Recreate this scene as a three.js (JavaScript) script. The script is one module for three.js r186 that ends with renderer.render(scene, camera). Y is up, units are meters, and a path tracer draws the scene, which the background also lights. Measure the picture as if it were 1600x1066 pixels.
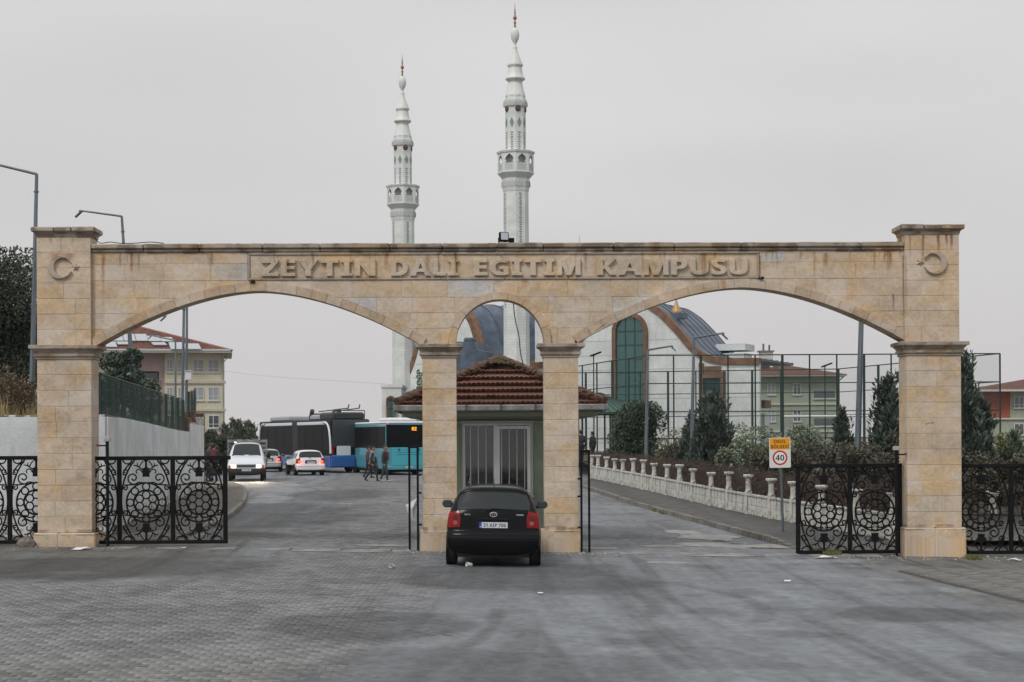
import * as THREE from 'three';
import { mergeGeometries } from 'three/addons/utils/BufferGeometryUtils.js';
import { MarchingCubes } from 'three/addons/objects/MarchingCubes.js';
import { FontLoader } from 'three/addons/loaders/FontLoader.js';
import { TextGeometry } from 'three/addons/geometries/TextGeometry.js';

// ---------------------------------------------------------------- camera
const scene = new THREE.Scene();
const F = 2700, HZ = 683, CX = 800, EYE = 2.16, ROLL = 0.0052;   // focal length in photo pixels, horizon row, centre column, eye height, roll
const camera = new THREE.PerspectiveCamera(2 * Math.atan(HZ / F) * 180 / Math.PI, 1600 / 1366, 0.1, 3000);
camera.setViewOffset(1600, 1366, 0, 0, 1600, 1066);
camera.position.set(0, EYE, 0);
camera.rotation.set(0, 0, -ROLL);
camera.updateProjectionMatrix();
scene.add(camera);
// ---------------------------------------------------------------- overcast sky, weak soft sun, exposure
const SUN = new THREE.Vector3(-0.38, 0.72, 0.58).normalize();
{
  const W = 512, H = 256, d = new Float32Array(W * H * 4);
  const hash = (x, y) => { const s = Math.sin(x * 127.1 + y * 311.7) * 43758.5453; return s - Math.floor(s); };
  const vn = (x, y, p) => { const i = Math.floor(x), j = Math.floor(y), a = x - i, b = y - j, u = a * a * (3 - 2 * a), v = b * b * (3 - 2 * b), m = (q) => ((q % p) + p) % p; return (hash(m(i), j) * (1 - u) + hash(m(i + 1), j) * u) * (1 - v) + (hash(m(i), j + 1) * (1 - u) + hash(m(i + 1), j + 1) * u) * v; };
  for (let j = 0; j < H; j++) for (let i = 0; i < W; i++) {
    const el = ((j + 0.5) / H - 0.5) * Math.PI, s = Math.max(0, Math.sin(el)), o = (j * W + i) * 4;
    const n = (vn(i / 16, j / 4, 32) - 0.5) * 0.6 + (vn(i / 8, j / 2, 64) - 0.5) * 0.4;        // long low stratus, barely seen
    const L = (0.555 + 0.36 * s) * (1 + 0.17 * n * Math.min(1, s * 7));
    const w = Math.exp(-s * 9);                                                                // slightly rosy towards the horizon
    d[o] = L * (0.998 + 0.03 * w); d[o + 1] = L * (1.0 - 0.012 * w); d[o + 2] = L * (1.012 - 0.025 * w); d[o + 3] = 1;
  }
  const t = new THREE.DataTexture(d, W, H, THREE.RGBAFormat, THREE.FloatType);
  t.mapping = THREE.EquirectangularReflectionMapping; t.magFilter = THREE.LinearFilter; t.minFilter = THREE.LinearFilter; t.needsUpdate = true;
  scene.background = t; scene.environment = t;
}
const sun = new THREE.DirectionalLight(new THREE.Color().setRGB(1, 0.975, 0.945), 1.5);
sun.position.copy(SUN).multiplyScalar(200).add(new THREE.Vector3(0, 0, -60)); sun.target.position.set(0, 0, -60);
sun.castShadow = true; sun.shadow.radius = 32; sun.shadow.mapSize.set(2048, 2048);
Object.assign(sun.shadow.camera, { left: -80, right: 80, top: 80, bottom: -80, near: 1, far: 500 });
scene.add(sun, sun.target);
const renderer = new THREE.WebGLRenderer({ antialias: true });
renderer.toneMapping = THREE.LinearToneMapping;
renderer.toneMappingExposure = 1.08;
renderer.shadowMap.enabled = true;
renderer.setSize(1024, 682);

// ---------------------------------------------------------------- helpers
const V3 = (x, y, z) => new THREE.Vector3(x, y, z);
const V2 = (x, y) => new THREE.Vector2(x, y);
const lerp = (a, b, t) => a + (b - a) * t, clamp = (x, a, b) => Math.max(a, Math.min(b, x)), smooth = (a, b, x) => { const t = clamp((x - a) / (b - a), 0, 1); return t * t * (3 - 2 * t); };
function rng(seed) { let a = seed >>> 0; return () => { a = (a + 0x6D2B79F5) | 0; let t = Math.imul(a ^ (a >>> 15), 1 | a); t = (t + Math.imul(t ^ (t >>> 7), 61 | t)) ^ t; return ((t ^ (t >>> 14)) >>> 0) / 4294967296; }; }
const h2 = (x, y, s = 0) => { let h = Math.imul(x | 0, 374761393) + Math.imul(y | 0, 668265263) + Math.imul(s | 0, 1442695041); h = Math.imul(h ^ (h >>> 13), 1274126177); return ((h ^ (h >>> 16)) >>> 0) / 4294967296; };
function vn(x, y, s = 0, p = 0) {
  const i = Math.floor(x), j = Math.floor(y), a = x - i, b = y - j, u = a * a * (3 - 2 * a), v = b * b * (3 - 2 * b), m = p ? (q) => ((q % p) + p) % p : (q) => q;
  return lerp(lerp(h2(m(i), m(j), s), h2(m(i + 1), m(j), s), u), lerp(h2(m(i), m(j + 1), s), h2(m(i + 1), m(j + 1), s), u), v);
}
function fbm(x, y, oct = 4, s = 0, p = 0) { let a = 0.5, t = 0, n = 0; for (let o = 0; o < oct; o++) { t += a * vn(x, y, s + o * 7, p); n += a; x *= 2; y *= 2; p *= 2; a *= 0.5; } return t / n; }
// pixel of the photograph -> direction (u, v) with x = u Z, y = EYE + v Z
function ray(px, py) { const dx = px - CX, dy = py - HZ, c = Math.cos(ROLL), s = Math.sin(ROLL); return [(dx * c - dy * s) / F, -(dx * s + dy * c) / F]; }
function at(px, py, Z) { const [u, v] = ray(px, py); return V3(u * Z, EYE + v * Z, -Z); }
// the ground falls to the right across the gateway and levels out farther on
function gy(x, z) { const Z = -z; return -0.0175 * clamp(x, -16, 16) * (1 - smooth(44, 78, Z)) - 0.2 * (1 - smooth(36, 82, Z)); }   // and falls a little towards the viewer
function onGround(px, py, up = 0) { const [u, v] = ray(px, py); let Z = 50; for (let i = 0; i < 60; i++) { const g = gy(u * Z, -Z) + up; Z = lerp(Z, clamp((g - EYE) / v, 4, 900), 0.6); } return V3(u * Z, EYE + v * Z, -Z); }

const taken = {};
function numbered(n) { taken[n] = (taken[n] || 0) + 1; return taken[n] === 1 ? n : n + '_' + String(taken[n] - 1).padStart(3, '0'); }
function shade(o) { o.castShadow = true; o.receiveShadow = true; return o; }
function mesh(name, geo, mat, parent) { const m = shade(new THREE.Mesh(geo, mat)); m.name = name; if (parent) parent.add(m); return m; }
function thing(name, label, category, pos = [0, 0, 0], turn = 0, group) { const o = new THREE.Group(); o.name = numbered(name); o.position.set(...pos); o.rotation.y = turn; o.userData = { label, category }; if (group) o.userData.group = group; scene.add(o); return o; }
function single(name, geo, mat, label, category, group) { const m = mesh(numbered(name), geo, mat, scene); m.userData = { label, category }; if (group) m.userData.group = group; return m; }
function struct(name, geo, mat) { const m = geo ? mesh(numbered(name), geo, mat, scene) : new THREE.Group(); if (!geo) { m.name = numbered(name); scene.add(m); } m.userData.kind = 'structure'; return m; }
function copyOf(o, label, pos, turn) { const c = o.clone(); c.name = numbered(o.name.replace(/_\d+$/, '')); c.userData = { ...o.userData }; if (label) c.userData.label = label; c.position.set(...pos); if (turn !== undefined) c.rotation.y = turn; scene.add(c); return c; }

// geometry
function clean(g) { const r = g.index ? g.toNonIndexed() : g; for (const k of Object.keys(r.attributes)) if (!['position', 'normal', 'uv', 'color'].includes(k)) r.deleteAttribute(k); return r; }
function boxUV(g, s = 1) {   // uv in metres, by the way each face points
  const r = clean(g), p = r.attributes.position, n = r.attributes.normal, uv = new Float32Array(p.count * 2);
  for (let i = 0; i < p.count; i++) { const ax = Math.abs(n.getX(i)), ay = Math.abs(n.getY(i)), az = Math.abs(n.getZ(i)); const a = az >= ax && az >= ay ? [p.getX(i), p.getY(i)] : ax >= ay ? [p.getZ(i), p.getY(i)] : [p.getX(i), p.getZ(i)]; uv[2 * i] = a[0] * s; uv[2 * i + 1] = a[1] * s; }
  r.setAttribute('uv', new THREE.BufferAttribute(uv, 2)); return r;
}
function bx(w, h, d, x = 0, y = 0, z = 0, ry = 0) { const g = new THREE.BoxGeometry(w, h, d); if (ry) g.rotateY(ry); g.translate(x, y, z); return boxUV(g); }
function cb(w, h, d, x = 0, y = 0, z = 0, c = 0.01) {   // box with chamfered edges, 44 triangles
  c = Math.min(c, w * 0.4, h * 0.4, d * 0.4); const a = [w / 2, h / 2, d / 2], P = [], pos = [];
  const vert = (s, k) => { const v = [s[0] * a[0], s[1] * a[1], s[2] * a[2]]; for (let q = 0; q < 3; q++) if (q !== k) v[q] -= s[q] * c; return v; };
  const tri = (A, B, C) => { const n = [(B[1] - A[1]) * (C[2] - A[2]) - (B[2] - A[2]) * (C[1] - A[1]), (B[2] - A[2]) * (C[0] - A[0]) - (B[0] - A[0]) * (C[2] - A[2]), (B[0] - A[0]) * (C[1] - A[1]) - (B[1] - A[1]) * (C[0] - A[0])]; const m = [0, 1, 2].map((q) => (A[q] + B[q] + C[q]) / 3); if (n[0] * m[0] + n[1] * m[1] + n[2] * m[2] < 0) pos.push(...A, ...C, ...B); else pos.push(...A, ...B, ...C); };
  const quad = (A, B, C, D) => { tri(A, B, C); tri(A, C, D); };
  for (let k = 0; k < 3; k++) { const i = (k + 1) % 3, j = (k + 2) % 3; for (const s of [-1, 1]) { const S = (p, q) => { const r = []; r[k] = s; r[i] = p; r[j] = q; return r; }; quad(vert(S(-1, -1), k), vert(S(1, -1), k), vert(S(1, 1), k), vert(S(-1, 1), k)); }
    for (const s of [-1, 1]) for (const t of [-1, 1]) { const A = [], B = []; A[k] = -1; B[k] = 1; A[i] = B[i] = s; A[j] = B[j] = t; quad(vert(A, i), vert(B, i), vert(B, j), vert(A, j)); } }
  for (const x1 of [-1, 1]) for (const y1 of [-1, 1]) for (const z1 of [-1, 1]) { const s = [x1, y1, z1]; tri(vert(s, 0), vert(s, 1), vert(s, 2)); }
  const g = new THREE.BufferGeometry(); g.setAttribute('position', new THREE.Float32BufferAttribute(pos, 3)); g.translate(x, y, z); g.computeVertexNormals(); return boxUV(g);
}
function bar(a, b, r, n = 8, r2 = r) { const d = V3().subVectors(b, a), L = d.length(), g = new THREE.CylinderGeometry(r2, r, L, n, 1); g.translate(0, L / 2, 0); g.applyQuaternion(new THREE.Quaternion().setFromUnitVectors(V3(0, 1, 0), d.normalize())); g.translate(a.x, a.y, a.z); return clean(g); }
function tube(pts, r, n = 6, seg = 0, closed = false) { return clean(new THREE.TubeGeometry(new THREE.CatmullRomCurve3(pts, closed), seg || pts.length * 4, r, n, closed)); }
function merge(list) { const k = list.map(clean); return mergeGeometries(k); }
function lathe(prof, n = 24) { return clean(new THREE.LatheGeometry(prof.map(([r, y]) => V2(r, y)), n)); }
function extrude(pts, depth, bevel = 0, holes = []) { const s = new THREE.Shape(pts.map((p) => V2(p[0], p[1]))); for (const h of holes) s.holes.push(new THREE.Path(h.map((p) => V2(p[0], p[1])))); const g = new THREE.ExtrudeGeometry(s, { depth: depth - 2 * bevel, bevelEnabled: bevel > 0, bevelSize: bevel, bevelThickness: bevel, bevelOffset: -bevel, bevelSegments: 1, curveSegments: 12 }); g.translate(0, 0, bevel); return boxUV(g); }
function sheet(nu, nv, fn, uvs) { const pos = [], uv = [], idx = []; for (let j = 0; j <= nv; j++) for (let i = 0; i <= nu; i++) { const p = fn(i / nu, j / nv); pos.push(p[0], p[1], p[2]); const q = uvs ? uvs(p, i / nu, j / nv) : [p[0], -p[2]]; uv.push(q[0], q[1]); } for (let j = 0; j < nv; j++) for (let i = 0; i < nu; i++) { const a = j * (nu + 1) + i, b = a + 1, c = a + nu + 1, d = c + 1; idx.push(a, b, d, a, d, c); } const g = new THREE.BufferGeometry(); g.setAttribute('position', new THREE.Float32BufferAttribute(pos, 3)); g.setAttribute('uv', new THREE.Float32BufferAttribute(uv, 2)); g.setIndex(idx); g.computeVertexNormals(); return g; }

// textures
function tex(w, h, fn, srgb = true) { const d = new Uint8Array(w * h * 4); for (let j = 0; j < h; j++) for (let i = 0; i < w; i++) { const c = fn(i / w, j / h, i, j), o = (j * w + i) * 4; if (typeof c === 'number') d[o] = d[o + 1] = d[o + 2] = clamp(c, 0, 1) * 255; else { d[o] = clamp(c[0], 0, 1) * 255; d[o + 1] = clamp(c[1], 0, 1) * 255; d[o + 2] = clamp(c[2], 0, 1) * 255; } d[o + 3] = 255; } const t = new THREE.DataTexture(d, w, h); t.wrapS = t.wrapT = THREE.RepeatWrapping; t.magFilter = THREE.LinearFilter; t.minFilter = THREE.LinearMipmapLinearFilter; t.generateMipmaps = true; if (srgb) t.colorSpace = THREE.SRGBColorSpace; t.needsUpdate = true; return t; }
function rep(t, rx, ry = rx) { const c = t.clone(); c.repeat.set(rx, ry); c.needsUpdate = true; return c; }
function canvasTex(w, h, draw) { const c = document.createElement('canvas'); c.width = w; c.height = h; draw(c.getContext('2d'), w, h); const t = new THREE.CanvasTexture(c); t.colorSpace = THREE.SRGBColorSpace; return t; }
const LC = (r, g, b) => new THREE.Color().setRGB(r, g, b);
function mat(color, rough = 0.8, o = {}) { return new THREE.MeshStandardMaterial({ color, roughness: rough, metalness: 0, ...o }); }
const grain = tex(512, 512, (u, v) => 0.5 + (fbm(u * 64, v * 64, 4, 3, 64) - 0.5) * 1.1, false);           // fine relief
const mottle = tex(512, 512, (u, v) => { const a = fbm(u * 8, v * 8, 5, 11, 8), b = fbm(u * 40, v * 40, 3, 23, 40); const t = 0.80 + (a - 0.5) * 0.42 + (b - 0.5) * 0.22; return [t, t * 0.995, t * 0.985]; });
const plasterMap = tex(512, 512, (u, v) => { const a = fbm(u * 4, v * 4, 5, 31, 4), b = fbm(u * 64, v * 64, 2, 37, 64), s = smooth(0.55, 0.8, fbm(u * 24, v * 2, 4, 41, 2) ) ; const t = 0.90 + (a - 0.5) * 0.22 + (b - 0.5) * 0.08 - s * 0.08; return [t, t, t * 0.985]; });
const M = {
  white: mat(LC(0.70, 0.70, 0.68), 0.85, { map: rep(plasterMap, 0.3), bumpMap: rep(grain, 0.8), bumpScale: 0.004 }),
  black: new THREE.MeshPhysicalMaterial({ color: LC(0.006, 0.006, 0.007), roughness: 0.7, specularIntensity: 0.3 }),
  greenSteel: mat(LC(0.005, 0.026, 0.021), 0.6),
  galv: mat(LC(0.22, 0.27, 0.31), 0.5, { metalness: 0.35, map: rep(mottle, 0.6) }),
  rubber: mat(LC(0.02, 0.02, 0.02), 0.9),
  concrete: mat(LC(0.30, 0.29, 0.27), 0.9, { map: rep(mottle, 0.5), bumpMap: rep(grain, 1), bumpScale: 0.006 }),
};
// ---------------------------------------------------------------- ground, pavement, kerbs
struct('ground', sheet(80, 80, (u, v) => { const x = Math.sign(u - 0.5) * Math.pow(Math.abs(u - 0.5) * 2, 2.2) * 900, z = 60 - Math.pow(v, 2.2) * 1500; return [x, gy(x, z) - 0.13, z]; }), mat(LC(0.17, 0.155, 0.125), 0.95, { map: rep(mottle, 0.12) }));
// where dirt has buried the blocks (0 = clean blocks, 1 = buried); a path of clean blocks winds through the left opening
const PATH = [[4, -4.6, 2.0], [15, -4.1, 2.0], [23, -3.3, 2.1], [30, -2.9, 1.5], [40, -3.5, 1.4], [55, -3.9, 1.4], [70, -5.0, 1.8], [85, -8.0, 2.6], [150, -12, 3]];
function pathAt(Z) { let i = 0; while (i < PATH.length - 2 && PATH[i + 1][0] < Z) i++; const a = PATH[i], b = PATH[i + 1], t = smooth(0, 1, (Z - a[0]) / (b[0] - a[0])); return [lerp(a[1], b[1], t), lerp(a[2], b[2], t)]; }
function dirt(x, Z) {
  const [c, half] = pathAt(Z);
  const n = fbm(x * 0.6, Z * 0.5, 4, 71) - 0.5, n2 = fbm(x * 2.3, Z * 1.9, 3, 83) - 0.5;
  const e = Math.abs(x - c) - (x < c && Z < 27 ? 2.5 : 0);
  let d = smooth(half - 0.6, half + 1.2, e + n * 2.6 + n2 * 1.2);
  if (x > c && Z > 34 && Z < 72) d = Math.min(d, 0.6 + n * 1.2);
  return clamp(d + n2 * 0.5, 0, 1);
}
const LANE = [[4, 5.2], [15, 4.6], [25, 3.9], [36, 3.9], [50, 3.4], [80, 1.2], [150, -6]];
function laneAt(Z) { let i = 0; while (i < LANE.length - 2 && LANE[i + 1][0] < Z) i++; const a = LANE[i], b = LANE[i + 1]; return lerp(a[1], b[1], (Z - a[0]) / (b[0] - a[0])); }
function tracks(x, Z) {   // rubber and grit dragged along by wheels, running with each lane
  const c = x < 0.3 ? pathAt(Z)[0] : laneAt(Z), l = x - c; return fbm(l * 2.6 + 20, Z * 0.11, 4, 131) - 0.5 + 0.5 * (fbm(l * 7 + 9, Z * 0.2, 3, 137) - 0.5);
}
function stain(x, Z) {   // oil, tyre black and damp dirt lying on the blocks
  const n = fbm(x * 1.1, Z * 1.0, 4, 101), n3 = fbm(x * 0.5 + 3, Z * 0.5, 4, 103) - 0.5;
  const blob = (cx, cz, rx, rz) => smooth(1.15, 0.75, Math.hypot((x - cx) / rx, (Z - cz) / rz) + n3 * 0.9);
  const arc = (cx, cz, r, w, a, b) => { const q = Math.hypot(x - cx, Z - cz), g = Math.atan2(Z - cz, x - cx); return g > a && g < b ? smooth(w, w * 0.3, Math.abs(q - r)) * (0.4 + 0.8 * n) : 0; };
  let s = 0.4 * smooth(0.56, 0.72, n) + 0.32 * smooth(0.05, 0.28, tracks(x, Z));
  s = Math.max(s, 0.95 * blob(0.2, 29.6, 2.4, 3.2), 0.8 * blob(-1.7, 21.5, 1.5, 1.6), 0.55 * blob(-0.6, 17.5, 2.0, 1.6), 0.95 * blob(-7.0, 30.5, 3.0, 3.0), 0.75 * blob(5.6, 23.6, 1.5, 1.2), 1.0 * blob(-7.0, 50, 2.6, 10), 0.9 * blob(-6.6, 66, 1.9, 8));
  for (const r of [6.2, 7.7]) s = Math.max(s, 0.6 * arc(-4.2, 24.5, r, 0.22, -0.3, 0.8));
  return clamp(s, 0, 1);
}
const GX0 = -22, GX1 = 22, GZ0 = 4, GZ1 = 150;
{
  const pm = tex(2048, 2048, (u, v) => {       // what the dust and the worn surface are made of, over 44 m x 146 m
    const x = GX0 + u * (GX1 - GX0), Z = GZ0 + v * (GZ1 - GZ0);
    const a = fbm(x * 0.5, Z * 0.5, 5, 5) - 0.5, b = fbm(x * 2.6, Z * 2.4, 4, 15) - 0.5, c = fbm(x * 12, Z * 9, 2, 25) - 0.5, st = stain(x, Z);
    const side = smooth(5.2, 7.5, Math.abs(x - 0.6) + b * 2) * (1 - smooth(40, 46, Z));
    let t = 0.45 + a * 0.06 + b * 0.07 + c * 0.11 - st * 0.15 - tracks(x, Z) * 0.11;
    const pale = smooth(0.60, 0.72, fbm(x * 0.8 + 3, Z * 0.8, 4, 55)) * smooth(0.45, 0.7, fbm(x * 0.3, Z * 0.35, 3, 57)) * 0.07;
    t += pale - side * 0.07;
    return [t * (0.965 + side * 0.045), t * 0.997, t * (1.03 - side * 0.07)];
  });
  const speck = rep(tex(512, 512, (u, v) => 0.5 + (fbm(u * 90, v * 90, 2, 203, 90) - 0.5) * 0.8 + (h2(u * 512, v * 512, 9) > 0.985 ? 0.5 : 0), false), 60, 200);
  const geo = sheet(176, 420, (u, v) => { const x = GX0 + u * (GX1 - GX0), Z = GZ0 + v * (GZ1 - GZ0), d = dirt(x, Z); return [x, gy(x, -Z) - 0.006 + d * 0.011 + (fbm(x * 1.3, Z * 1.3, 2, 61) - 0.5) * 0.005, -Z]; }, (p, u, v) => [u, v]);
  const road = struct('road', geo, mat(0xffffff, 0.8, { map: pm, bumpMap: speck, bumpScale: 0.009 }));
  // paving blocks in running bond
  const bw = 0.2, bd = 0.165, g0 = cb(bw - 0.007, 0.05, bd - 0.007, 0, -0.025, 0, 0.005);
  const list = [];
  const R = rng(5);
  for (let r = 0; r * bd < 86; r++) {
    const Z = 13.2 + r * bd, lim = Math.min(9.2, Z * 0.31 + 0.6);
    for (let k = Math.floor(-lim / bw); k * bw < lim; k++) {
      const x = (k + (r % 2 ? 0.5 : 0) + (h2(r, 3) - 0.5) * 0.06) * bw, d = dirt(x, Z), q = R(), q2 = R(), q3 = R();
      if (d > 0.93) continue;
      if (Z > 34 && (x < -10 || x > 5)) continue;
      if (Z > 35.0 && Z < 36.0) continue;
      if (Z > 36 && Z < 44 && x > -2.3 && x < 1.7) continue;
      const st = stain(x, Z), t = (0.235 + (q - 0.5) * 0.12 + (fbm(x * 0.6, Z * 0.6, 3, 5) - 0.5) * 0.08) * (1 - 0.58 * st) , wm = (q2 - 0.5) * 0.05 + 0.02 * fbm(x, Z, 2, 9);
      list.push([x, gy(x, -Z) + (q3 - 0.5) * 0.004, -Z, t * (0.975 + wm), t * 1.0, t * (1.05 - wm), (q - 0.5) * 0.02, (q2 - 0.5) * 0.012]);
    }
  }
  const pmat = mat(0xffffff, 0.8, { map: rep(mottle, 1.7), bumpMap: rep(grain, 2), bumpScale: 0.003 });
  // the blocks that show largest are meshes of their own
  const near = list.map((e, i) => [Math.abs(e[0] / e[2]) < 0.297 && -e[2] > 16.4 ? -e[2] : 999, i]).sort((a, b) => a[0] - b[0]).slice(0, 300).map((e) => e[1]), isNear = new Set(near);
  const mats = Array.from({ length: 9 }, (_, i) => { const m = pmat.clone(); const t = 0.12 + i * 0.02; m.color = LC(t, t * 1.005, t * 1.01); return m; });
  for (const i of near) { const e = list[i], m = mesh('paver', g0, mats[clamp(Math.round((e[4] - 0.12) / 0.02), 0, 8)], road); m.position.set(e[0], e[1], e[2]); m.rotation.set(e[6], 0, e[7]); }
  const rest = list.filter((_, i) => !isNear.has(i)), im = new THREE.InstancedMesh(g0, pmat, rest.length), mt = new THREE.Matrix4(), eu = new THREE.Euler(), qq = new THREE.Quaternion();
  rest.forEach((e, i) => { mt.compose(V3(e[0], e[1], e[2]), qq.setFromEuler(eu.set(e[6], 0, e[7])), V3(1, 1, 1)); im.setMatrixAt(i, mt); im.setColorAt(i, LC(e[3], e[4], e[5])); });
  shade(im); im.name = 'pavers_beyond'; im.userData.kind = 'stuff'; road.add(im);
  console.log('pavers', list.length);
}
// concrete threshold across the two openings
{
  const t = struct('threshold_strip');
  const R = rng(8), pale = mat(LC(0.36, 0.35, 0.33), 0.75, { map: rep(mottle, 0.9), bumpMap: rep(grain, 1.2), bumpScale: 0.008 });
  for (const [x0, x1] of [[-8.6, -2.05], [1.9, 7.6]]) for (let x = x0; x < x1 - 0.2;) { const w = Math.min(0.9 + R() * 0.25, x1 - x), m = mesh('slab', cb(w - 0.012, 0.08, 0.52, 0, -0.034, 0, 0.008), pale, t); m.position.set(x + w / 2, gy(x + w / 2, -35.5) + (R() - 0.5) * 0.004, -35.5 - 0.02 * x); m.rotation.z = 0.0175; x += w; }
}
// pavement on the right with its kerb, wall base line in pixels of the photograph
function polyAt(list, up) { return list.map(([a, b]) => onGround(a, b, up)); }
function resample(pts, step) { const c = new THREE.CatmullRomCurve3(pts, false, 'centripetal'), n = Math.max(2, Math.round(c.getLength() / step)); return c.getSpacedPoints(n); }
const KERB_UP = 0.13, kerbUp = (z) => -0.005 + 0.135 * smooth(37, 40, -z);
const kerbR = polyAt([[906, 757], [945, 769], [987, 783], [1051, 800], [1137, 822.5], [1240, 848], [1300, 861]], KERB_UP);
const wallR = polyAt([[918, 746], [975, 758], [1040, 773], [1111, 790], [1169, 803], [1242, 817], [1324, 831], [1397, 843.5]], KERB_UP);
const asphalt = mat(LC(0.115, 0.115, 0.112), 0.88, { map: rep(mottle, 0.35), bumpMap: rep(grain, 1.5), bumpScale: 0.006 });
function strip(name, A, B, n, up, m) { const ca = new THREE.CatmullRomCurve3(A, false, 'centripetal'), cc = new THREE.CatmullRomCurve3(B, false, 'centripetal'); return struct(name, sheet(n, 8, (u, v) => { const a = ca.getPointAt(u), b = cc.getPointAt(u), x = lerp(a.x, b.x, v), z = lerp(a.z, b.z, v); return [x, gy(x, z) + kerbUp(z) - 0.006 + (fbm(x * 1.5, z * 1.5, 2, 44) - 0.5) * 0.01, z]; }), m); }
strip('pavement', kerbR.concat([V3(7.3, 0, -37.6)]), wallR.map((p) => V3(p.x + 0.35, p.y, p.z)).concat([V3(9.6, 0, -37.6)]), 60, KERB_UP - 0.006, asphalt);
function kerb(pts, name, inward) {
  const k = struct(name), R = rng(21), P = resample(pts, 0.55), geos = [], ms = [0.26, 0.31, 0.22, 0.28].map((t) => mat(LC(t, t * 0.93, t * 0.82), 0.85, { map: rep(mottle, 0.8), bumpMap: rep(grain, 1.4), bumpScale: 0.006 }));
  for (let i = 0; i + 1 < P.length; i++) { const a = P[i], b = P[i + 1], L = a.distanceTo(b), m = mesh('kerb_stone', cb(L - 0.014, 0.3, 0.15, 0, -0.15, inward * 0.075, 0.02), ms[Math.floor(R() * 4)], k); m.position.set((a.x + b.x) / 2, (gy(a.x, a.z) + gy(b.x, b.z)) / 2 + kerbUp((a.z + b.z) / 2) + (R() - 0.5) * 0.012, (a.z + b.z) / 2); m.rotation.y = Math.atan2(-(b.z - a.z), b.x - a.x); }
}
kerb(kerbR, 'kerb', -1);
const kerbL = polyAt([[350, 751.5], [368, 754], [383, 761], [386, 771], [381, 784], [354, 806], [315, 823], [268, 837], [240, 845], [214, 850]], KERB_UP);
kerb(kerbL, 'kerb', 1);
strip('pavement', kerbL, [[-15.5, -76], [-15, -74], [-14.5, -71], [-14, -68], [-13.5, -62], [-12.6, -54], [-11.4, -47], [-10.7, -43], [-10.4, -40], [-10.2, -37.2]].map((p) => V3(p[0], 0, p[1])), 60, KERB_UP - 0.006, mat(LC(0.16, 0.15, 0.135), 0.9, { map: rep(mottle, 0.4), bumpMap: rep(grain, 1.5), bumpScale: 0.006 }));
// low footway slab in the right foreground with a dark gutter slot before it
{
  const A = [[1402, 893], [1500, 918], [1600, 942], [1700, 966]].map(([a, b]) => onGround(a, b)), m = mat(LC(0.20, 0.195, 0.185), 0.85, { map: rep(mottle, 0.5), bumpMap: rep(grain, 1.5), bumpScale: 0.006 });
  const k = struct('footway');
  for (let i = 0; i < 3; i++) for (let j = 0; j < 5; j++) { const a = A[i], b = A[i + 1], d = V3().subVectors(b, a), L = d.length(), n = V3(-d.z, 0, d.x).normalize().multiplyScalar(n_sign(d)); for (let q = 0; q < 3; q++) { const s = mesh('slab', cb(L / 3 - 0.012, 0.1, 0.6, 0, 0, 0, 0.012), m, k); const c = a.clone().addScaledVector(d, (q + 0.5) / 3).addScaledVector(n, 0.34 + j * 0.61); s.position.set(c.x, gy(c.x, c.z) - 0.012 + h2(i, j, q) * 0.008, c.z); s.rotation.y = Math.atan2(-d.z, d.x); s.rotation.z = 0; } }
  function n_sign() { return -1; }
  const gut = merge([0, 1, 2].map((i) => { const a = A[i], b = A[i + 1]; const d = V3().subVectors(b, a); const g = new THREE.BoxGeometry(d.length(), 0.06, 0.09); g.rotateY(Math.atan2(-d.z, d.x)); g.translate((a.x + b.x) / 2, gy((a.x + b.x) / 2, (a.z + b.z) / 2) - 0.022, (a.z + b.z) / 2); return g; }));
  struct('gutter_channel', gut, mat(LC(0.03, 0.03, 0.03), 0.6));
}
// shallow water standing in the right opening
{
  const wet = new THREE.MeshPhysicalMaterial({ color: LC(0.14, 0.135, 0.125), roughness: 0.06, clearcoat: 1, clearcoatRoughness: 0.03 }), silt = mat(LC(0.34, 0.335, 0.32), 0.45, { map: rep(mottle, 0.7), bumpMap: rep(grain, 1.2), bumpScale: 0.004 });
  const R = rng(77);
  const pud = (px, py, rx, rz, w) => { const c = onGround(px, py), n = 40, pos = [c.x, 0, c.z], idx = []; const ph = R() * 10; for (let i = 0; i < n; i++) { const a = i / n * Math.PI * 2, r = 0.55 + 0.8 * vn(Math.cos(a) * 1.6 + ph, Math.sin(a) * 1.6 + ph, 3) + 0.25 * vn(Math.cos(a) * 5 + ph, Math.sin(a) * 5, 4) - 0.25; pos.push(c.x + Math.cos(a) * rx * r, 0, c.z + Math.sin(a) * rz * r); idx.push(0, 1 + (i + 1) % n, 1 + i); } for (let i = 0; i < pos.length; i += 3) pos[i + 1] = gy(pos[i], pos[i + 2]) + 0.0135; const g = new THREE.BufferGeometry(); g.setAttribute('position', new THREE.Float32BufferAttribute(pos, 3)); g.setIndex(idx); g.computeVertexNormals(); const uv = []; for (let i = 0; i < pos.length; i += 3) { uv.push(pos[i], pos[i + 2]); if (!w) pos[i + 1] -= 0.005; } g.setAttribute('position', new THREE.Float32BufferAttribute(pos, 3)); g.setAttribute('uv', new THREE.Float32BufferAttribute(uv, 2)); struct(w ? 'puddle' : 'silt_patch', g, w ? wet : silt); };
  for (const a of [[1165, 853, 1.5, 1.1], [1100, 840, 1.0, 1.2], [1062, 832, 0.6, 0.9], [1035, 854, 0.6, 0.3], [1130, 869, 1.1, 0.3], [935, 857, 0.6, 0.35], [600, 853, 0.7, 0.3], [520, 862, 1.2, 0.15], [1040, 880, 0.7, 0.3], [1196, 857, 0.5, 0.22, 1], [1160, 851, 0.45, 0.14, 1], [1125, 846, 0.25, 0.12, 1]]) pud(...a);
}
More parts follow.
